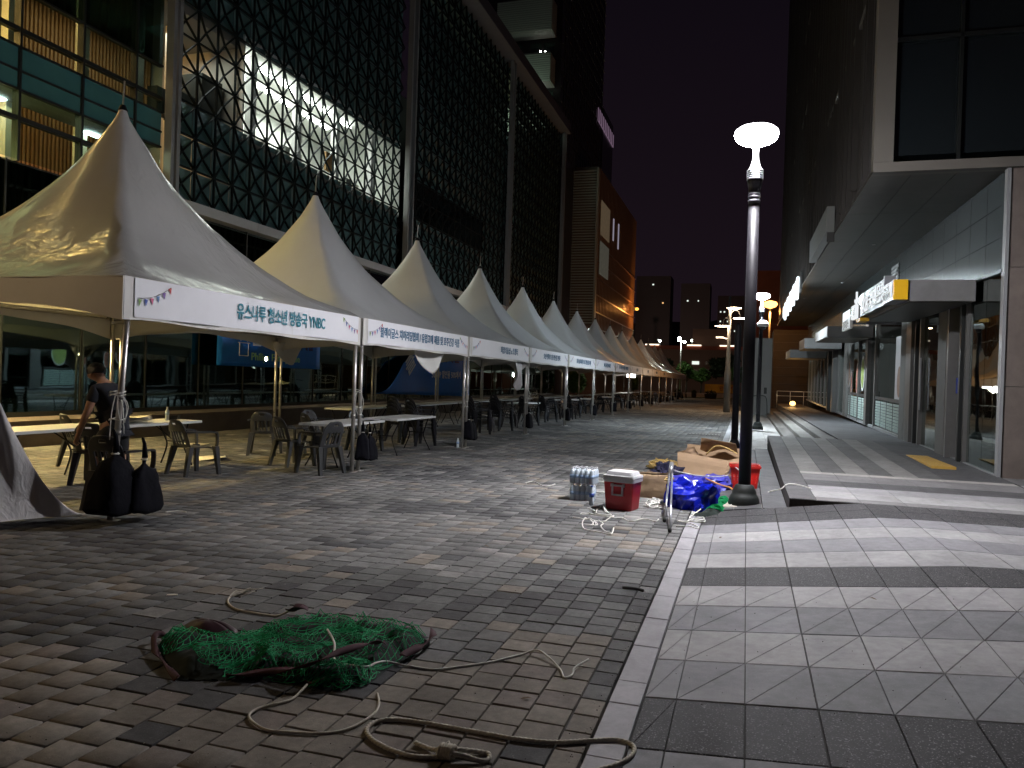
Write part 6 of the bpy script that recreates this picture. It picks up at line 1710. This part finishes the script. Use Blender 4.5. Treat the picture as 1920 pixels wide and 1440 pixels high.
for (y0, z0, z1) in ((73.6, 15.2, 17.3), (76.6, 14.9, 17.4)):
    b = MB(); b.box(-12.77, -12.71, y0, y0+0.42, z0, z1); b.build('lit_window', E('pale_window', (0.75, 0.68, 0.85), 0.30), lv_)
ws = text('본점', 1.1, 'sign_lettering', M['signlit2'], lv_, (-13.1, 66.05, 5.6), (1, 0, 0), (0, 0, 1), bold=0.03, width=1.5, thick=0.02)
fl = thing('sodium_floodlight', (-12.2, 86.5, 9.8), 'orange floodlight on the far corner of the brown glass building', 'lamp')
b = MB(); b.box(-0.25, 0.05, -0.2, 0.2, -0.15, 0.2); b.build('housing', M['greymetal'], fl, world=False)
b = MB(); b.lathe([(0.02, -0.16), (0.17, -0.08), (0.20, 0.02), (0.16, 0.14), (0.02, 0.18)], (0.22, -0.1, 0), 12); b.build('lamp_glass', M['flood'], fl, True, False)

# ================================================================== RIGHT BUILDING
RX, OX, FY, SZ = 3.9, 1.90, 14.0, 5.22
def tilt(x, y, z): return (x, y, z+0.014*max(0, y-14))
def B(): return MB(tilt)
rbld = thing('bank_building', (6, 30, 0), 'grey building on the right with shopfronts under a deep overhang and finned storeys above', 'building')
# pillar of stone panels at the near corner
for z0, z1 in ((0.2, 1.72), (1.73, 3.62), (3.63, 5.2)):
    x = RX+0.02
    while x < 9.5:
        b = MB(); b.box(x, x+1.49, FY, FY+0.5, z0, z1); b.build('stone_panel', M['brownstone'], rbld); x += 1.5
b = MB(); b.box(RX-0.035, RX+0.015, FY-0.03, FY+0.12, 0.2, 5.2); b.build('corner_trim', M['fin'], rbld)
# soffit panels
for (x0, x1) in ((OX, 2.52), (2.53, 3.2), (3.21, 6.0)):
    y = FY
    while y < 56: b = B(); b.box(x0, x1, y+0.003, y+3.5, SZ, SZ+0.05); b.build('soffit_panel', M['soffit'], rbld); y += 3.506
x = 6.01
while x < 10: b = B(); b.box(x, x+1.9, FY, FY+6, SZ, SZ+0.05); b.build('soffit_panel', M['soffit'], rbld); x += 1.91
for x, y in ((2.3, 36.0), (3.2, 30), (3.0, 21.5)):
    b = B(); b.lathe([(0.05, SZ-0.012), (0.05, SZ-0.002)], (x, y, 0), 10); b.build('soffit_spot', M['beam'], rbld)
# upper metal cladding over the shopfront
y = FY+0.15; i = 0
while y < 55:
    wd = 1.02
    for (z0, z1) in ((3.62, 4.15), (4.155, 4.68), (4.685, 5.21)):
        b = B(); b.box(RX, RX+0.04, y+0.008, y+wd-0.008, z0+0.004, z1)
        o = b.build('cladding_panel', M['facade_panel'], rbld)
        if y > 33: pass
    y += wd
b = B(); b.box(RX-0.01, RX-0.002, 23.2, 24.3, 3.75, 5.0); b.build('vent_frame', M['blackmetal'], rbld)
for k in range(12): b = B(); b.box(RX-0.03, RX-0.012, 23.25, 24.25, 3.8+0.1*k, 3.86+0.1*k); b.build('vent_slat', M['greymetal'], rbld)
b = B(); b.box(RX+0.05, 9.5, FY+0.5, 56, 3.62, 5.2); b.build('upper_core', M['roomdark'], rbld)
# shop interior
b = B(); b.box(9.2, 9.4, FY+0.5, 56, 0.2, 3.6); b.build('shop_back_wall', M['roomdark'], rbld)
b = B(); b.box(RX+0.1, 9.3, FY+0.5, 56, 0.2, 0.27); b.build('shop_floor', M['slab'], rbld)
b = MB(); b.box(RX+0.1, 9.4, 55.9, 56, 0.2, 5.2); b.build('end_wall', M['roomdark'], rbld)
for y in (16.3, 20.8, 27, 34):
    b = B(); b.box(RX+0.9, RX+1.4, y, y+0.5, 0.2, 3.62); b.build('inner_column', M['concrete'], rbld)
# glazing: panes and metal posts along the street line
def pane(y0, y1, z0=0.30, z1=3.60, mat='shopglass'):
    b = B(); b.box(RX, RX+0.012, y0+0.01, y1-0.01, z0, z1); b.build('shop_pane', M[mat], rbld)
def mpost(y0, y1, d=0.06, mat='shopmetal', z0=0.25, z1=3.62):
    b = B(); b.box(RX-d, RX+0.10, y0, y1, z0, z1); b.build('metal_post', M[mat], rbld)
pane(14.14, 15.0); pane(15.0, 15.95)
mpost(16.0, 16.08, 0.05); mpost(16.16, 16.24, 0.10, 'mullion'); mpost(16.45, 16.52, 0.04); mpost(16.9, 17.0, 0.14)
mpost(17.25, 17.95, 0.10, 'concrete')
pane(18.0, 19.75); mpost(19.76, 19.86, 0.08)
b = B(); b.box(RX-0.10, RX-0.07, 17.10, 17.14, 1.1, 2.3); b.box(RX-0.10, RX-0.07, 19.60, 19.64, 1.1, 2.3); b.build('door_pull', M['alu'], rbld)
mpost(20.1, 20.18, 0.12, 'mullion'); mpost(20.35, 20.45, 0.05); mpost(20.6, 21.2, 0.12, 'greymetal')
b = B(); b.box(RX-0.018, RX-0.004, 16.60, 16.75, 1.55, 1.85); b.build('door_sticker', P('blue_sticker', (0.02, 0.05, 0.35), 0.5), rbld)
mpost(21.25, 22.0, 0.10, 'concrete')
pane(22.05, 24.2); pane(24.2, 26.4); mpost(26.4, 26.55); pane(26.6, 27.6); mpost(27.6, 28.1, 0.12, 'greymetal')
for a in np.arange(28.1, 54, 2.1):
    pane(float(a)+0.08, float(a)+2.1); mpost(float(a), float(a)+0.08)
mpost(33.0, 33.8, 0.12, 'concrete'); mpost(36.9, 37.3, 0.25, 'greymetal'); mpost(38.4, 38.7, 0.3, 'mullion')
b = B(); b.box(RX-0.04, RX+0.10, 14.1, 55, 0.22, 0.30); b.build('sill', M['fin'], rbld)
b = B(); b.box(RX-0.05, RX+0.10, 14.1, 55, 3.56, 3.61); b.build('head_rail', M['mullion'], rbld)
# mint slat screens low in the windows
for (ya, yb) in ((22.3, 26.3), (28.3, 32.9)):
    for k in range(9):
        b = B(); b.box(RX-0.022, RX-0.012, ya, yb, 0.36+0.085*k, 0.425+0.085*k); b.build('screen_slat', M['mint'], rbld)
    b = B(); b.box(RX-0.030, RX-0.008, ya, yb, 1.15, 1.24); b.build('screen_rail', M['signdark'], rbld)
    y = ya
    while y < yb+0.01: b = B(); b.box(RX-0.030, RX-0.022, y, y+0.03, 0.34, 1.15); b.build('screen_post', M['signdark'], rbld); y += 1.0
# posters
def disc(b, yc, zc, ry, rz_, x, n=24, mi=0):
    v = [(x, yc+ry*math.cos(2*math.pi*i/n), zc+rz_*math.sin(2*math.pi*i/n)) for i in range(n)]
    b.add(v, [tuple(range(n))], mi)
t = thing('window_poster', (RX, 22.6, 1.2), 'tall pale poster with a brown ice cream cup on the shop glass', 'poster')
b = B(); b.box(RX-0.012, RX-0.006, 22.15, 23.2, 1.25, 2.95); b.build('poster_sheet', M['poster'], t)
b = B(); disc(b, 22.6, 1.72, 0.28, 0.42, RX-0.016); b.build('poster_print', M['foodbrown'], t)
for i, (yc, zc, ry, rz_, mt_, lab) in enumerate(((29.3, 1.95, 0.42, 0.62, 'food2', 'round green food dish sticker, nearest on the window'), (30.6, 1.75, 0.40, 0.60, 'food1', 'round red food dish sticker beside the green one'), (32.3, 1.6, 0.30, 0.50, 'food1', 'lower round pale dish sticker, far window'), (33.0, 2.0, 0.32, 0.6, 'foodbrown', 'upper oval dish sticker, far window'))):
    t = thing('dish_sticker', (RX, yc, zc), lab, 'sticker', 'food stickers on the shop window')
    b = B(); disc(b, yc, zc, ry, rz_, RX-0.020); b.build('white_rim', M['whiteplastic'], t)
    b = B(); disc(b, yc, zc, ry*0.82, rz_*0.84, RX-0.026); b.build('dish_print', M[mt_], t)
# canopies
def canopy_box(y0, y1, x0, z0, z1, lab, mat='canopy'):
    t = thing('door_canopy', (x0, (y0+y1)/2, z0), lab, 'canopy', 'flat grey canopies over the shop doors')
    b = B(); b.box(x0, RX-0.06, y0, y1, z0, z1); b.build('canopy_box', M[mat], t)
    b = B(); b.box(x0+0.05, RX-0.1, y0+0.06, y1-0.06, z0-0.02, z0-0.003); b.build('canopy_soffit', M['soffit'], t); return t
canopy_box(15.45, 21.0, 2.74, 3.22, 3.60, 'nearest grey door canopy, yellow sign on its fascia')
canopy_box(27.0, 31.5, 2.47, 3.12, 3.46, 'second pale door canopy beyond the bank sign')
canopy_box(35.5, 39, 2.35, 3.02, 3.45, 'third smaller door canopy in shade')
canopy_box(42.0, 46.5, 2.1, 2.75, 3.15, 'farthest low canopy, brownish')
# signs
t = thing('yellow_sign_box', (2.6, 15.8, 3.3), 'yellow and white box sign on the near end of the canopy', 'sign')
b = B(); b.box(2.50, 2.735, 15.36, 15.50, 3.24, 3.60); b.build('yellow_end', M['yellow'], t)
b = B(); b.box(2.50, 2.735, 15.505, 16.5, 3.24, 3.60); b.build('sign_case', M['signgrey'], t)
b = B(); b.box(2.485, 2.497, 15.52, 16.42, 3.29, 3.55); b.build('sign_face', M['signlit'], t)
text('365', 0.13, 'lettering', M['signdark'], t, (2.475, 15.97, 3.49), (0, -1, 0), (0, 0, 1), bold=0.006, width=0.5)
text('자동화코너', 0.10, 'lettering', M['signdark'], t, (2.475, 15.97, 3.37), (0, -1, 0), (0, 0, 1), bold=0.004, width=0.7)
t = thing('bank_sign', (2.5, 18.5, 3.5), 'lit white channel-letter bank sign with a star mark above the canopy', 'sign')
b = B(); b.box(2.53, 2.735, 16.60, 16.69, 3.27, 3.53); b.build('sign_case', M['signgrey'], t)
b = B(); b.box(2.53, 2.735, 16.60, 16.69, 3.54, 3.82); b.build('sign_case', M['signgrey'], t)
b = B(); b.box(2.60, 2.72, 16.70, 20.7, 3.28, 3.82); b.build('sign_back', M['signdark'], t)
text('국민은행', 0.42, 'channel_letter', M['signlit'], t, (2.57, 17.85, 3.58), (0, -1, 0), (0, 0, 1), bold=0.0, width=2.1, thick=0.006)
text('KB', 0.50, 'channel_letter', M['signlit'], t, (2.57, 19.42, 3.56), (0, -1, 0), (0, 0, 1), bold=0.004, width=0.75, thick=0.006)
b = B()
for a in (90, 162, 234, 306, 18):
    ca, sa = math.cos(R(a)), math.sin(R(a))
    b.obox((2.49, 20.25-0.13*ca, 3.60+0.13*sa), (0.02, 0, 0), (0, -0.15*ca, 0.15*sa), (0, 0.035*sa, 0.035*ca))
b.build('star_mark', M['signlit'], t)
text('b', 0.26, 'channel_letter', M['signlit'], t, (2.57, 20.0, 3.46), (0, -1, 0), (0, 0, 1), bold=0.006, thick=0.006)
t = thing('side_sign', (2.6, 21.1, 3.6), 'small lit sign plate at the far end of the bank sign', 'sign')
b = B(); b.box(2.52, 2.60, 20.75, 21.5, 3.28, 3.62); b.build('sign_face', M['signlit'], t)
b = B(); b.box(2.505, 2.517, 20.85, 21.4, 3.36, 3.54); b.build('sign_print', M['signdark'], t)
b = B(); b.box(2.55, 2.75, 20.0, 20.72, 3.16, 3.24); b.build('yellow_end', M['yellow'], t)
t = thing('side_sign', (2.68, 23.5, 3.6), 'white square sign plate with dark print over the second canopy', 'sign')
b = B(); b.box(2.63, 2.70, 22.6, 24.3, 3.14, 3.66); b.build('sign_face', P('white_sign_face', (0.6, 0.6, 0.58), 0.5, emit=(1, 1, 0.95), estr=0.03), t)
b = B(); b.box(2.70, RX, 23.4, 23.5, 3.3, 3.4); b.build('sign_arm', M['signgrey'], t)
text('필라테스', 0.26, 'lettering', M['signdark'], t, (2.615, 23.45, 3.40), (0, -1, 0), (0, 0, 1), bold=0.01, width=1.2)
t = thing('lit_letter_sign', (1.8, 36, 5.8), 'blazing white slanted letter sign high on the fins near the dark sky', 'sign')
b = B(); b.box(1.80, 1.88, 30.6, 43.0, 4.95, 5.75); b.build('sign_back', M['signdark'], t)
text('이디야커피', 0.80, 'channel_letter', M['signlit2'], t, (1.74, 36.6, 5.32), (0, -1, 0), (0, 0, 1), bold=0.05, width=11.5, thick=0.04)
t = thing('blank_light_box', (1.8, 22, 5.5), 'unlit pale box sign fixed to the edge of the overhang', 'sign')
b = B(); b.box(1.68, 1.86, 19.5, 24.6, 5.20, 5.82); b.build('sign_case', P('pale_unlit_sign', (0.22, 0.24, 0.24), 0.5), t)
b = B(); b.box(1.70, 1.86, 19.44, 19.49, 4.98, 5.2); b.build('sign_foot', M['signdark'], t)

# upper storeys
b = B(); b.box(OX+0.25, 9.5, FY+0.15, 55, SZ+0.3, 27); b.build('tower_glass', M['rback'], rbld)
b = MB(); b.box(OX, 9.6, FY-0.02, FY+0.25, SZ+0.002, SZ+0.16); b.build('edge_band', M['framestrip'], rbld)
b = MB(); b.box(OX, OX+0.30, FY-0.02, FY+0.24, SZ+0.163, 27); b.build('corner_strip', M['framestrip'], rbld)
for x in (3.15, 4.4, 5.65, 6.9):
    b = MB(); b.box(x, x+0.05, FY+0.06, FY+0.13, SZ+0.17, 27); b.build('mullion', M['mullion'], rbld)
for z in (7.4, 10.2, 13.0):
    b = MB(); b.box(OX+0.3, 9.5, FY+0.06, FY+0.12, z, z+0.06); b.build('transom', M['mullion'], rbld)
fr2 = random.Random(12)
y = FY+0.35; nf = 0
while y < 55:
    z0 = SZ+0.05+fr2.choice((0, 0, 0.05, 0.35)); dpt = fr2.uniform(0.05, 0.16)
    b = B(); b.box(OX-0.02+0.16-dpt, OX+0.2, y, y+0.05, z0, 26.5+fr2.uniform(0, 1)); b.build('facade_fin', M['rfin'], rbld)
    y += fr2.choice((0.24, 0.32, 0.46, 0.62)); nf += 1
for z in (5.25, 8.9, 12.6, 16.3, 20.0):
    b = B(); b.box(OX+0.06, OX+0.25, FY+0.3, 55, z, z+0.10); b.build('slab_edge', M['framestrip'], rbld)

# ================================================================== END OF THE STREET
t = thing('grey_monolith', (0.8, 45.3, 0), 'plain pale grey slab wall standing behind the second black lamp', 'wall')
b = MB(); b.bbox(-0.25, 1.32, 45, 45.5, -0.1, 4.3, 0.02); b.build('slab', M['greywall'], t)
b = MB(); b.box(0.95, 1.10, 44.98, 45.0, 1.2, 1.55); b.build('small_plate', M['signdark'], t)
b = MB(); b.tube(spline([(0.3, 44.95, 1.05), (0.9, 44.9, 1.1), (1.1, 44.9, 0.9), (1.15, 44.9, 0.1)], 4), 0.02, 5); tag(b.build('hose', M['rubber'], smooth=True), 'dark hose hanging on the pale grey slab wall', 'hose')
t = thing('dark_end_building', (4, 62, 0), 'dark brown building closing the street behind the stairs', 'building')
b = MB(); b.box(1.85, 9, 61, 66, -0.2, 5.9); b.build('building_wall', M['blackwall'], t)
for z in np.arange(0.6, 5.8, 0.62): b = MB(); b.box(1.84, 9, 60.96, 60.99, float(z), float(z)+0.02); b.build('wall_joint', M['towerline'], t)
t = thing('red_brown_building', (2, 92, 0), 'tall red-brown building lit orange behind the lamps', 'building')
b = MB(); b.box(0.6, 12, 90, 96, -0.2, 14.5); b.build('building_wall', M['orangewall'], t)
for z in (6, 8.5, 11): b = MB(); b.box(0.6, 12, 89.93, 89.99, z, z+0.12); b.build('storey_line', M['brownfin'], t)
# railings and stair lights
t = thing('handrail', (2.6, 52, 0.3), 'steel railing behind the stair lights at the street end', 'railing')
for y in (0,):
    b = MB(); b.tube([(1.9, 52, 1.35), (5.0, 52, 1.35)], 0.025, 6); b.build('top_rail', M['steel'], t, True)
    b = MB(); b.tube([(1.9, 52, 1.05), (5.0, 52, 1.05)], 0.015, 6); b.build('mid_rail', M['steel'], t, True)
    for x in (1.9, 2.7, 3.5): b = MB(); b.tube([(x, 52, 0.3), (x, 52, 1.35)], 0.022, 6); b.build('rail_post', M['steel'], t, True)
t = thing('step_lamp', (2.75, 50.0, 0.37), 'bright orange lamp low on the landing before the railing', 'lamp')
b = MB(); b.box(-0.16, 0.16, 0, 0.2, 0.0, 0.12); b.build('housing', M['greymetal'], t, world=False)
b = MB(); b.lathe([(0.02, 0.12), (0.15, 0.17), (0.17, 0.27), (0.12, 0.37), (0.02, 0.40)], (0, 0.05, 0), 12); b.build('lamp_glass', M['steplight'], t, True, False)

# park strip: low wall, grass, planters, trees, lamps
g = MB(); g.box(-60, 0.5, 96.0, 140, -0.2, 0.05); struct(g.build('park_ground', M['grass']))
t = thing('low_wall', (-12, 97, 0), 'long pale low kerb wall at the far end of the plaza', 'wall')
b = MB(); b.box(-40, -1.2, 96.8, 97.4, 0, 0.55); b.build('wall_body', M['granite'], t)
for i, (x, y, s_) in enumerate(((-7.6, 92.5, 1.0), (-5.9, 93.5, 0.6), (-3.9, 91.5, 1.4))):
    t = thing('planter', (x, y, 0), 'dark round planter at the plaza end, %s' % ('beside the last tent', 'the small middle one', 'the widest, toward the lamps')[i], 'planter', 'dark planters at the plaza end')
    b = MB(); b.lathe([(0.45*s_, 0), (0.5*s_, 0.5), (0.55*s_, 0.55)], (0, 0, 0), 14); b.build('pot', M['blackwall'], t, True, False)
    b = MB(); leafcloud(b, (0, 0, 0.7), 0.5*s_, 0.5*s_, 0.25, 120, 0.12, lrn); b.build('foliage', M['leafdark'], t, world=False)
t = thing('yellow_fence_banner', (-2.6, 104, 0), 'yellow banner on a fence at the end of the plaza', 'banner')
b = MB(); b.grid(lambda u, v: (-5.2+4.2*u, 104+0.1*math.sin(u*9), 0.6+1.1*v), 12, 4); b.build('banner_cloth', P('yellow_banner', (0.65, 0.36, 0.04), 0.6, nz=0.2, nscale=2), t)
text('만원의 행복', 0.6, 'lettering', M['redroof'], t, (-2.2, 103.85, 1.15), (1, 0, 0), (0, 0, 1), bold=0.02, width=2.2)
def tree(x, y, h, r, mat, label, n=900, s=0.30, tr_=0.12):
    t = thing('tree', (x, y, 0), label, 'tree', 'trees beyond the plaza')
    b = MB(); b.tube([(0, 0, 0), (0.05, 0, h*0.35), (0.0, 0.05, h*0.6)], [tr_, tr_*0.8, tr_*0.5], 8)
    for k in range(6):
        a = k*1.05; b.tube([(0, 0, h*0.4+0.05*k*h*0.4), (r*0.4*math.cos(a), r*0.4*math.sin(a), h*0.62+0.03*k), (r*0.75*math.cos(a), r*0.75*math.sin(a), h*0.75)], [tr_*0.5, tr_*0.3, tr_*0.12], 5)
    b.build('trunk', M['bark'], t, True, False)
    b = MB()
    for k in range(9):
        a = lrn.uniform(0, 6.28); q = r*lrn.uniform(0.2, 0.75)
        leafcloud(b, (q*math.cos(a), q*math.sin(a), h*lrn.uniform(0.58, 0.92)), r*0.42, r*0.42, h*0.13, n//9, s, lrn)
    b.build('crown', M[mat], t, world=False)
tree(-8.2, 112, 4.6, 1.9, 'leaf', 'small bright green tree beside the last tent under the white park lamp', 1300, 0.26)
tree(-6.2, 113, 4.0, 1.5, 'leaf', 'small green tree right of the park lamp', 900, 0.25)
tree(-3.0, 116, 5.8, 2.6, 'leafdark', 'dark round tree in front of the long far building', 1000, 0.4)
tree(-1.2, 111, 4.4, 1.9, 'leaf', 'green tree just left of the disc lamp post', 900, 0.3)
tree(-12.5, 118, 5.2, 2.2, 'leafdark', 'dark tree behind the pink tents', 700, 0.4)
tree(-15.0, 100, 5.0, 2.2, 'leaf', 'green tree seen under the tents near the bicycle', 700, 0.4)
def parklamp(x, y, h, label, heads=1):
    t = thing('park_lamp', (x, y, 0), label, 'street lamp', 'slim white park lamps')
    b = MB(); b.tube([(0, 0, 0), (0, 0, h)], 0.07, 8); b.build('pole', M['steel'], t, True, False)
    for k in range(heads):
        a = k*2.1; dx, dy = (0.45*math.cos(a), 0.45*math.sin(a)) if heads > 1 else (0, 0)
        b = MB(); b.lathe([(0.02, 0), (0.2, 0.05), (0.22, 0.15), (0.05, 0.28)], (dx, dy, h-0.05+(0.25*k)), 10); b.build('lamp_head', M['parklight'], t, True, False)
parklamp(-8.6, 106, 7.2, 'slim park lamp with a cluster of white heads right of the last tent', 3)
parklamp(-23.5, 135, 9.3, 'distant white park lamp above the farthest tent peaks')
t = thing('long_far_building', (-15, 150, 0), 'long low building across the far end with a red fascia and white light strips', 'building')
b = MB(); b.box(-45, 6, 150, 158, 0, 8.2); b.build('building_wall', M['farwall'], t)
b = MB(); b.box(-45, 6, 149.8, 150, 8.2, 8.9); b.build('red_fascia', M['redroof'], t)
for x in (-18.9, -11.0, -5.0, -27): b = MB(); b.box(x, x+2.6, 149.6, 149.8, 8.9, 9.12); b.build('light_strip', E('strip_light', (1.0, 0.85, 0.62), 2.4), t)
for k, x in enumerate(np.arange(-34, 4, 2.4)):
    for z in (3.9, 5.4):
        if (k*7+int(z*3)) % 5 == 0: continue
        b = MB(); b.box(float(x), float(x)+(1.3 if k % 3 else 0.8), 149.9, 149.98, z, z+0.6); b.build('window', M['winlit' if (k+int(z)) % 3 == 0 else 'windark'], t)
b = MB(); b.box(-10.2, -3.5, 152, 157, 8.2, 12.3); b.build('roof_block', M['farwall'], t)
light('far_fill_light', 'POINT', (-20, 192, 9), 5000, (1.0, 0.62, 0.5), 0.3)  # unseen point light added to lift the dim apartment blocks
light('far_fill_light', 'POINT', (-12, 128, 7), 350, (1.0, 0.72, 0.48), 0.3)
light('far_fill_light', 'POINT', (-22, 100, 6), 250, (0.95, 0.85, 0.5), 0.3)

# hill and apartment towers with a few lit windows
hb = MB()
def hillf(u, v):
    x = -130+260*u; y = 240+200*v
    return (x, y, -0.3+44*math.sin(min(1, v*1.5)*math.pi/2)*(0.8+0.35*noise.noise(Vector((x*0.013, v*2, 3))))*(0.6+0.4*math.cos((u-0.42)*3)))
hb.grid(hillf, 40, 14); struct(hb.build('hill', M['hillmat'], smooth=True))
ar = random.Random(19)
apt = [(-37, 215, 9, 26), (-27, 228, 10, 33), (-14.5, 222, 8, 30), (-4, 226, 9, 27), (6, 240, 10, 32), (-50, 235, 10, 30)]
anames = ['leftmost dim apartment block beyond the brown building', 'dim apartment block above the farthest tents', 'dim apartment block behind the white park lamp', 'dim apartment block behind the disc lamp post', 'dim apartment block right behind the second lamp', 'dim apartment block hidden behind the brown building']
for (x, y, wd, h), lab in zip(apt[:5], anames):
    t = thing('apartment_block', (x, y, 0), lab, 'building', 'dim apartment blocks on the hillside')
    b = MB(); b.box(x-wd/2, x+wd/2, y, y+9, 0, h); b.build('building_wall', M['farwall2'], t)
    for k in range(8):
        wx = x-wd/2+0.7+ar.randint(0, int(wd-2)); wz = 6+2.7*ar.randint(0, int((h-8)/2.7)); m_ = ar.random()
        b = MB(); b.box(wx, wx+ar.uniform(0.3, 0.5), y-0.06, y-0.01, wz, wz+0.4); b.build('window', M['windark'] if m_ < 0.50 else (M['winwarm'] if m_ < 0.62 else M['winlit']), t)
hl = [(-36.5, 200, 27.5), (-35.5, 200, 27.6), (-35.5, 200, 23), (-36.3, 200, 23.1), (-36.4, 200, 19), (-31.0, 205, 15.2), (-31.5, 205, 12.6), (-13.5, 200, 12.4), (-22, 204, 12.4), (-25, 204, 10)]
hlab = ['highest hillside lamp, left one of the top pair', 'highest hillside lamp, right one of the top pair', 'second highest hillside lamp, right of its pair', 'second highest hillside lamp, left of its pair', 'hillside lamp lowest of the left column beside the brown building', 'white hillside lamp just above the orange one', 'the only orange lamp on the hillside', 'hillside lamp nearest the disc lamp post', 'hillside lamp over the middle of the long far building', 'lowest hillside lamp, over the farthest tent peaks']
for i, (x, y, z) in enumerate(hl):
    t = thing('hillside_lamp', (x, y, 0), hlab[i], 'lamp', 'pinpoint lamps on the hillside')
    b = MB(); b.tube([(0, 0, 0), (0, 0, z)], 0.08, 5); b.build('mast', M['windark'], t, True, False)
    b = MB(); b.lathe([(0.03, z), (0.32, z+0.2), (0.30, z+0.42), (0.03, z+0.6)], (0, 0, 0), 8); b.build('lamp_head', E('hill_lamp', (1.0, 0.5, 0.2) if i in (6,) else (0.9, 1.0, 0.85), 26), t, True, False)

# lantern and bulb under the tents
t = thing('tent_lantern', (-9.1, 63.5, 2.35), 'white glowing box lantern hanging under the far tents', 'lantern')
b = MB(); b.box(-0.32, 0.32, -0.3, 0.3, -0.35, 0.35); b.build('lantern_body', M['lantern'], t, world=False)
b = MB(); b.tube([(0, 0, 0.35), (0, 0, 0.6)], 0.012, 5); b.build('hook', M['blackmetal'], t, world=False)
light('lantern_light', 'POINT', (-9.1, 62.8, 1.9), 120, (1.0, 0.92, 0.8), 0.2)
t = thing('bare_bulb', (-11.15, 16.1, 1.88), 'small glowing bulb on the back tent post between the first two tents', 'bulb')
b = MB(); b.lathe([(0.006, -0.05), (0.032, -0.02), (0.034, 0.01), (0.012, 0.05)], (0.0, 0, 0), 10); b.build('bulb_glass', M['bulb'], t, True, False)
# bicycle far under the tents
t = thing('bicycle', (-12.6, 46.0, 0.0), 'parked bicycle glimpsed under the fifth and sixth tents', 'bicycle', rz=R(70))
for x in (-0.5, 0.52):
    b = MB(); b.tube([(x+0.33*math.cos(a), 0, 0.34+0.33*math.sin(a)) for a in [2*math.pi*k/20 for k in range(20)]], 0.02, 6, closed=True); wh = b.build('tyre', M['rubber'], t, True, False)
    b = MB()
    for k in range(10): a = k*0.628; b.tube([(x, 0, 0.34), (x+0.32*math.cos(a), 0, 0.34+0.32*math.sin(a))], 0.003, 3)
    b.build('spokes', M['alu'], t, False, False)
b = MB()
for p, q in (((-0.5, 0, .34), (-0.1, 0, .32)), ((-0.1, 0, .32), (0.38, 0, .72)), ((-0.25, 0, .82), (-0.1, 0, .32)), ((-0.22, 0, .74), (0.36, 0, .80)), ((-0.5, 0, .34), (-0.23, 0, .76)), ((0.52, 0, .34), (0.34, 0, .92))): b.tube([p, q], 0.018, 6)
b.build('frame', M['louvre'], t, True, False)
b = MB(); b.tube([(0.34, -0.28, 0.95), (0.34, 0.28, 0.95)], 0.014, 6); b.build('handlebar', M['blackmetal'], t, True, False)
b = MB(); b.obox((-0.26, 0, 0.86), (0.13, 0, 0), (0, 0.06, 0), (0, 0, 0.03)); b.build('saddle', M['blackplastic'], t, world=False)
# shrubs and shed seen between the posts
for i, (x, y) in enumerate(((-13.2, 62), (-12.8, 58.8), (-13.0, 93))):
    t = thing('shrub', (x, y, 0), 'leafy shrub behind the tents, %s' % ('past the end of the glass building', 'by the corner of the glass building', 'at the far end of the plaza')[i], 'shrub', 'shrubs behind the tents')
    b = MB(); b.tube([(0, 0, 0), (0, 0, 0.9)], 0.05, 6); b.build('stem', M['bark'], t, world=False)
    b = MB(); leafcloud(b, (0, 0, 1.5), 0.7, 0.7, 0.9, 500, 0.16, lrn); b.build('foliage', M['leaf'], t, world=False)
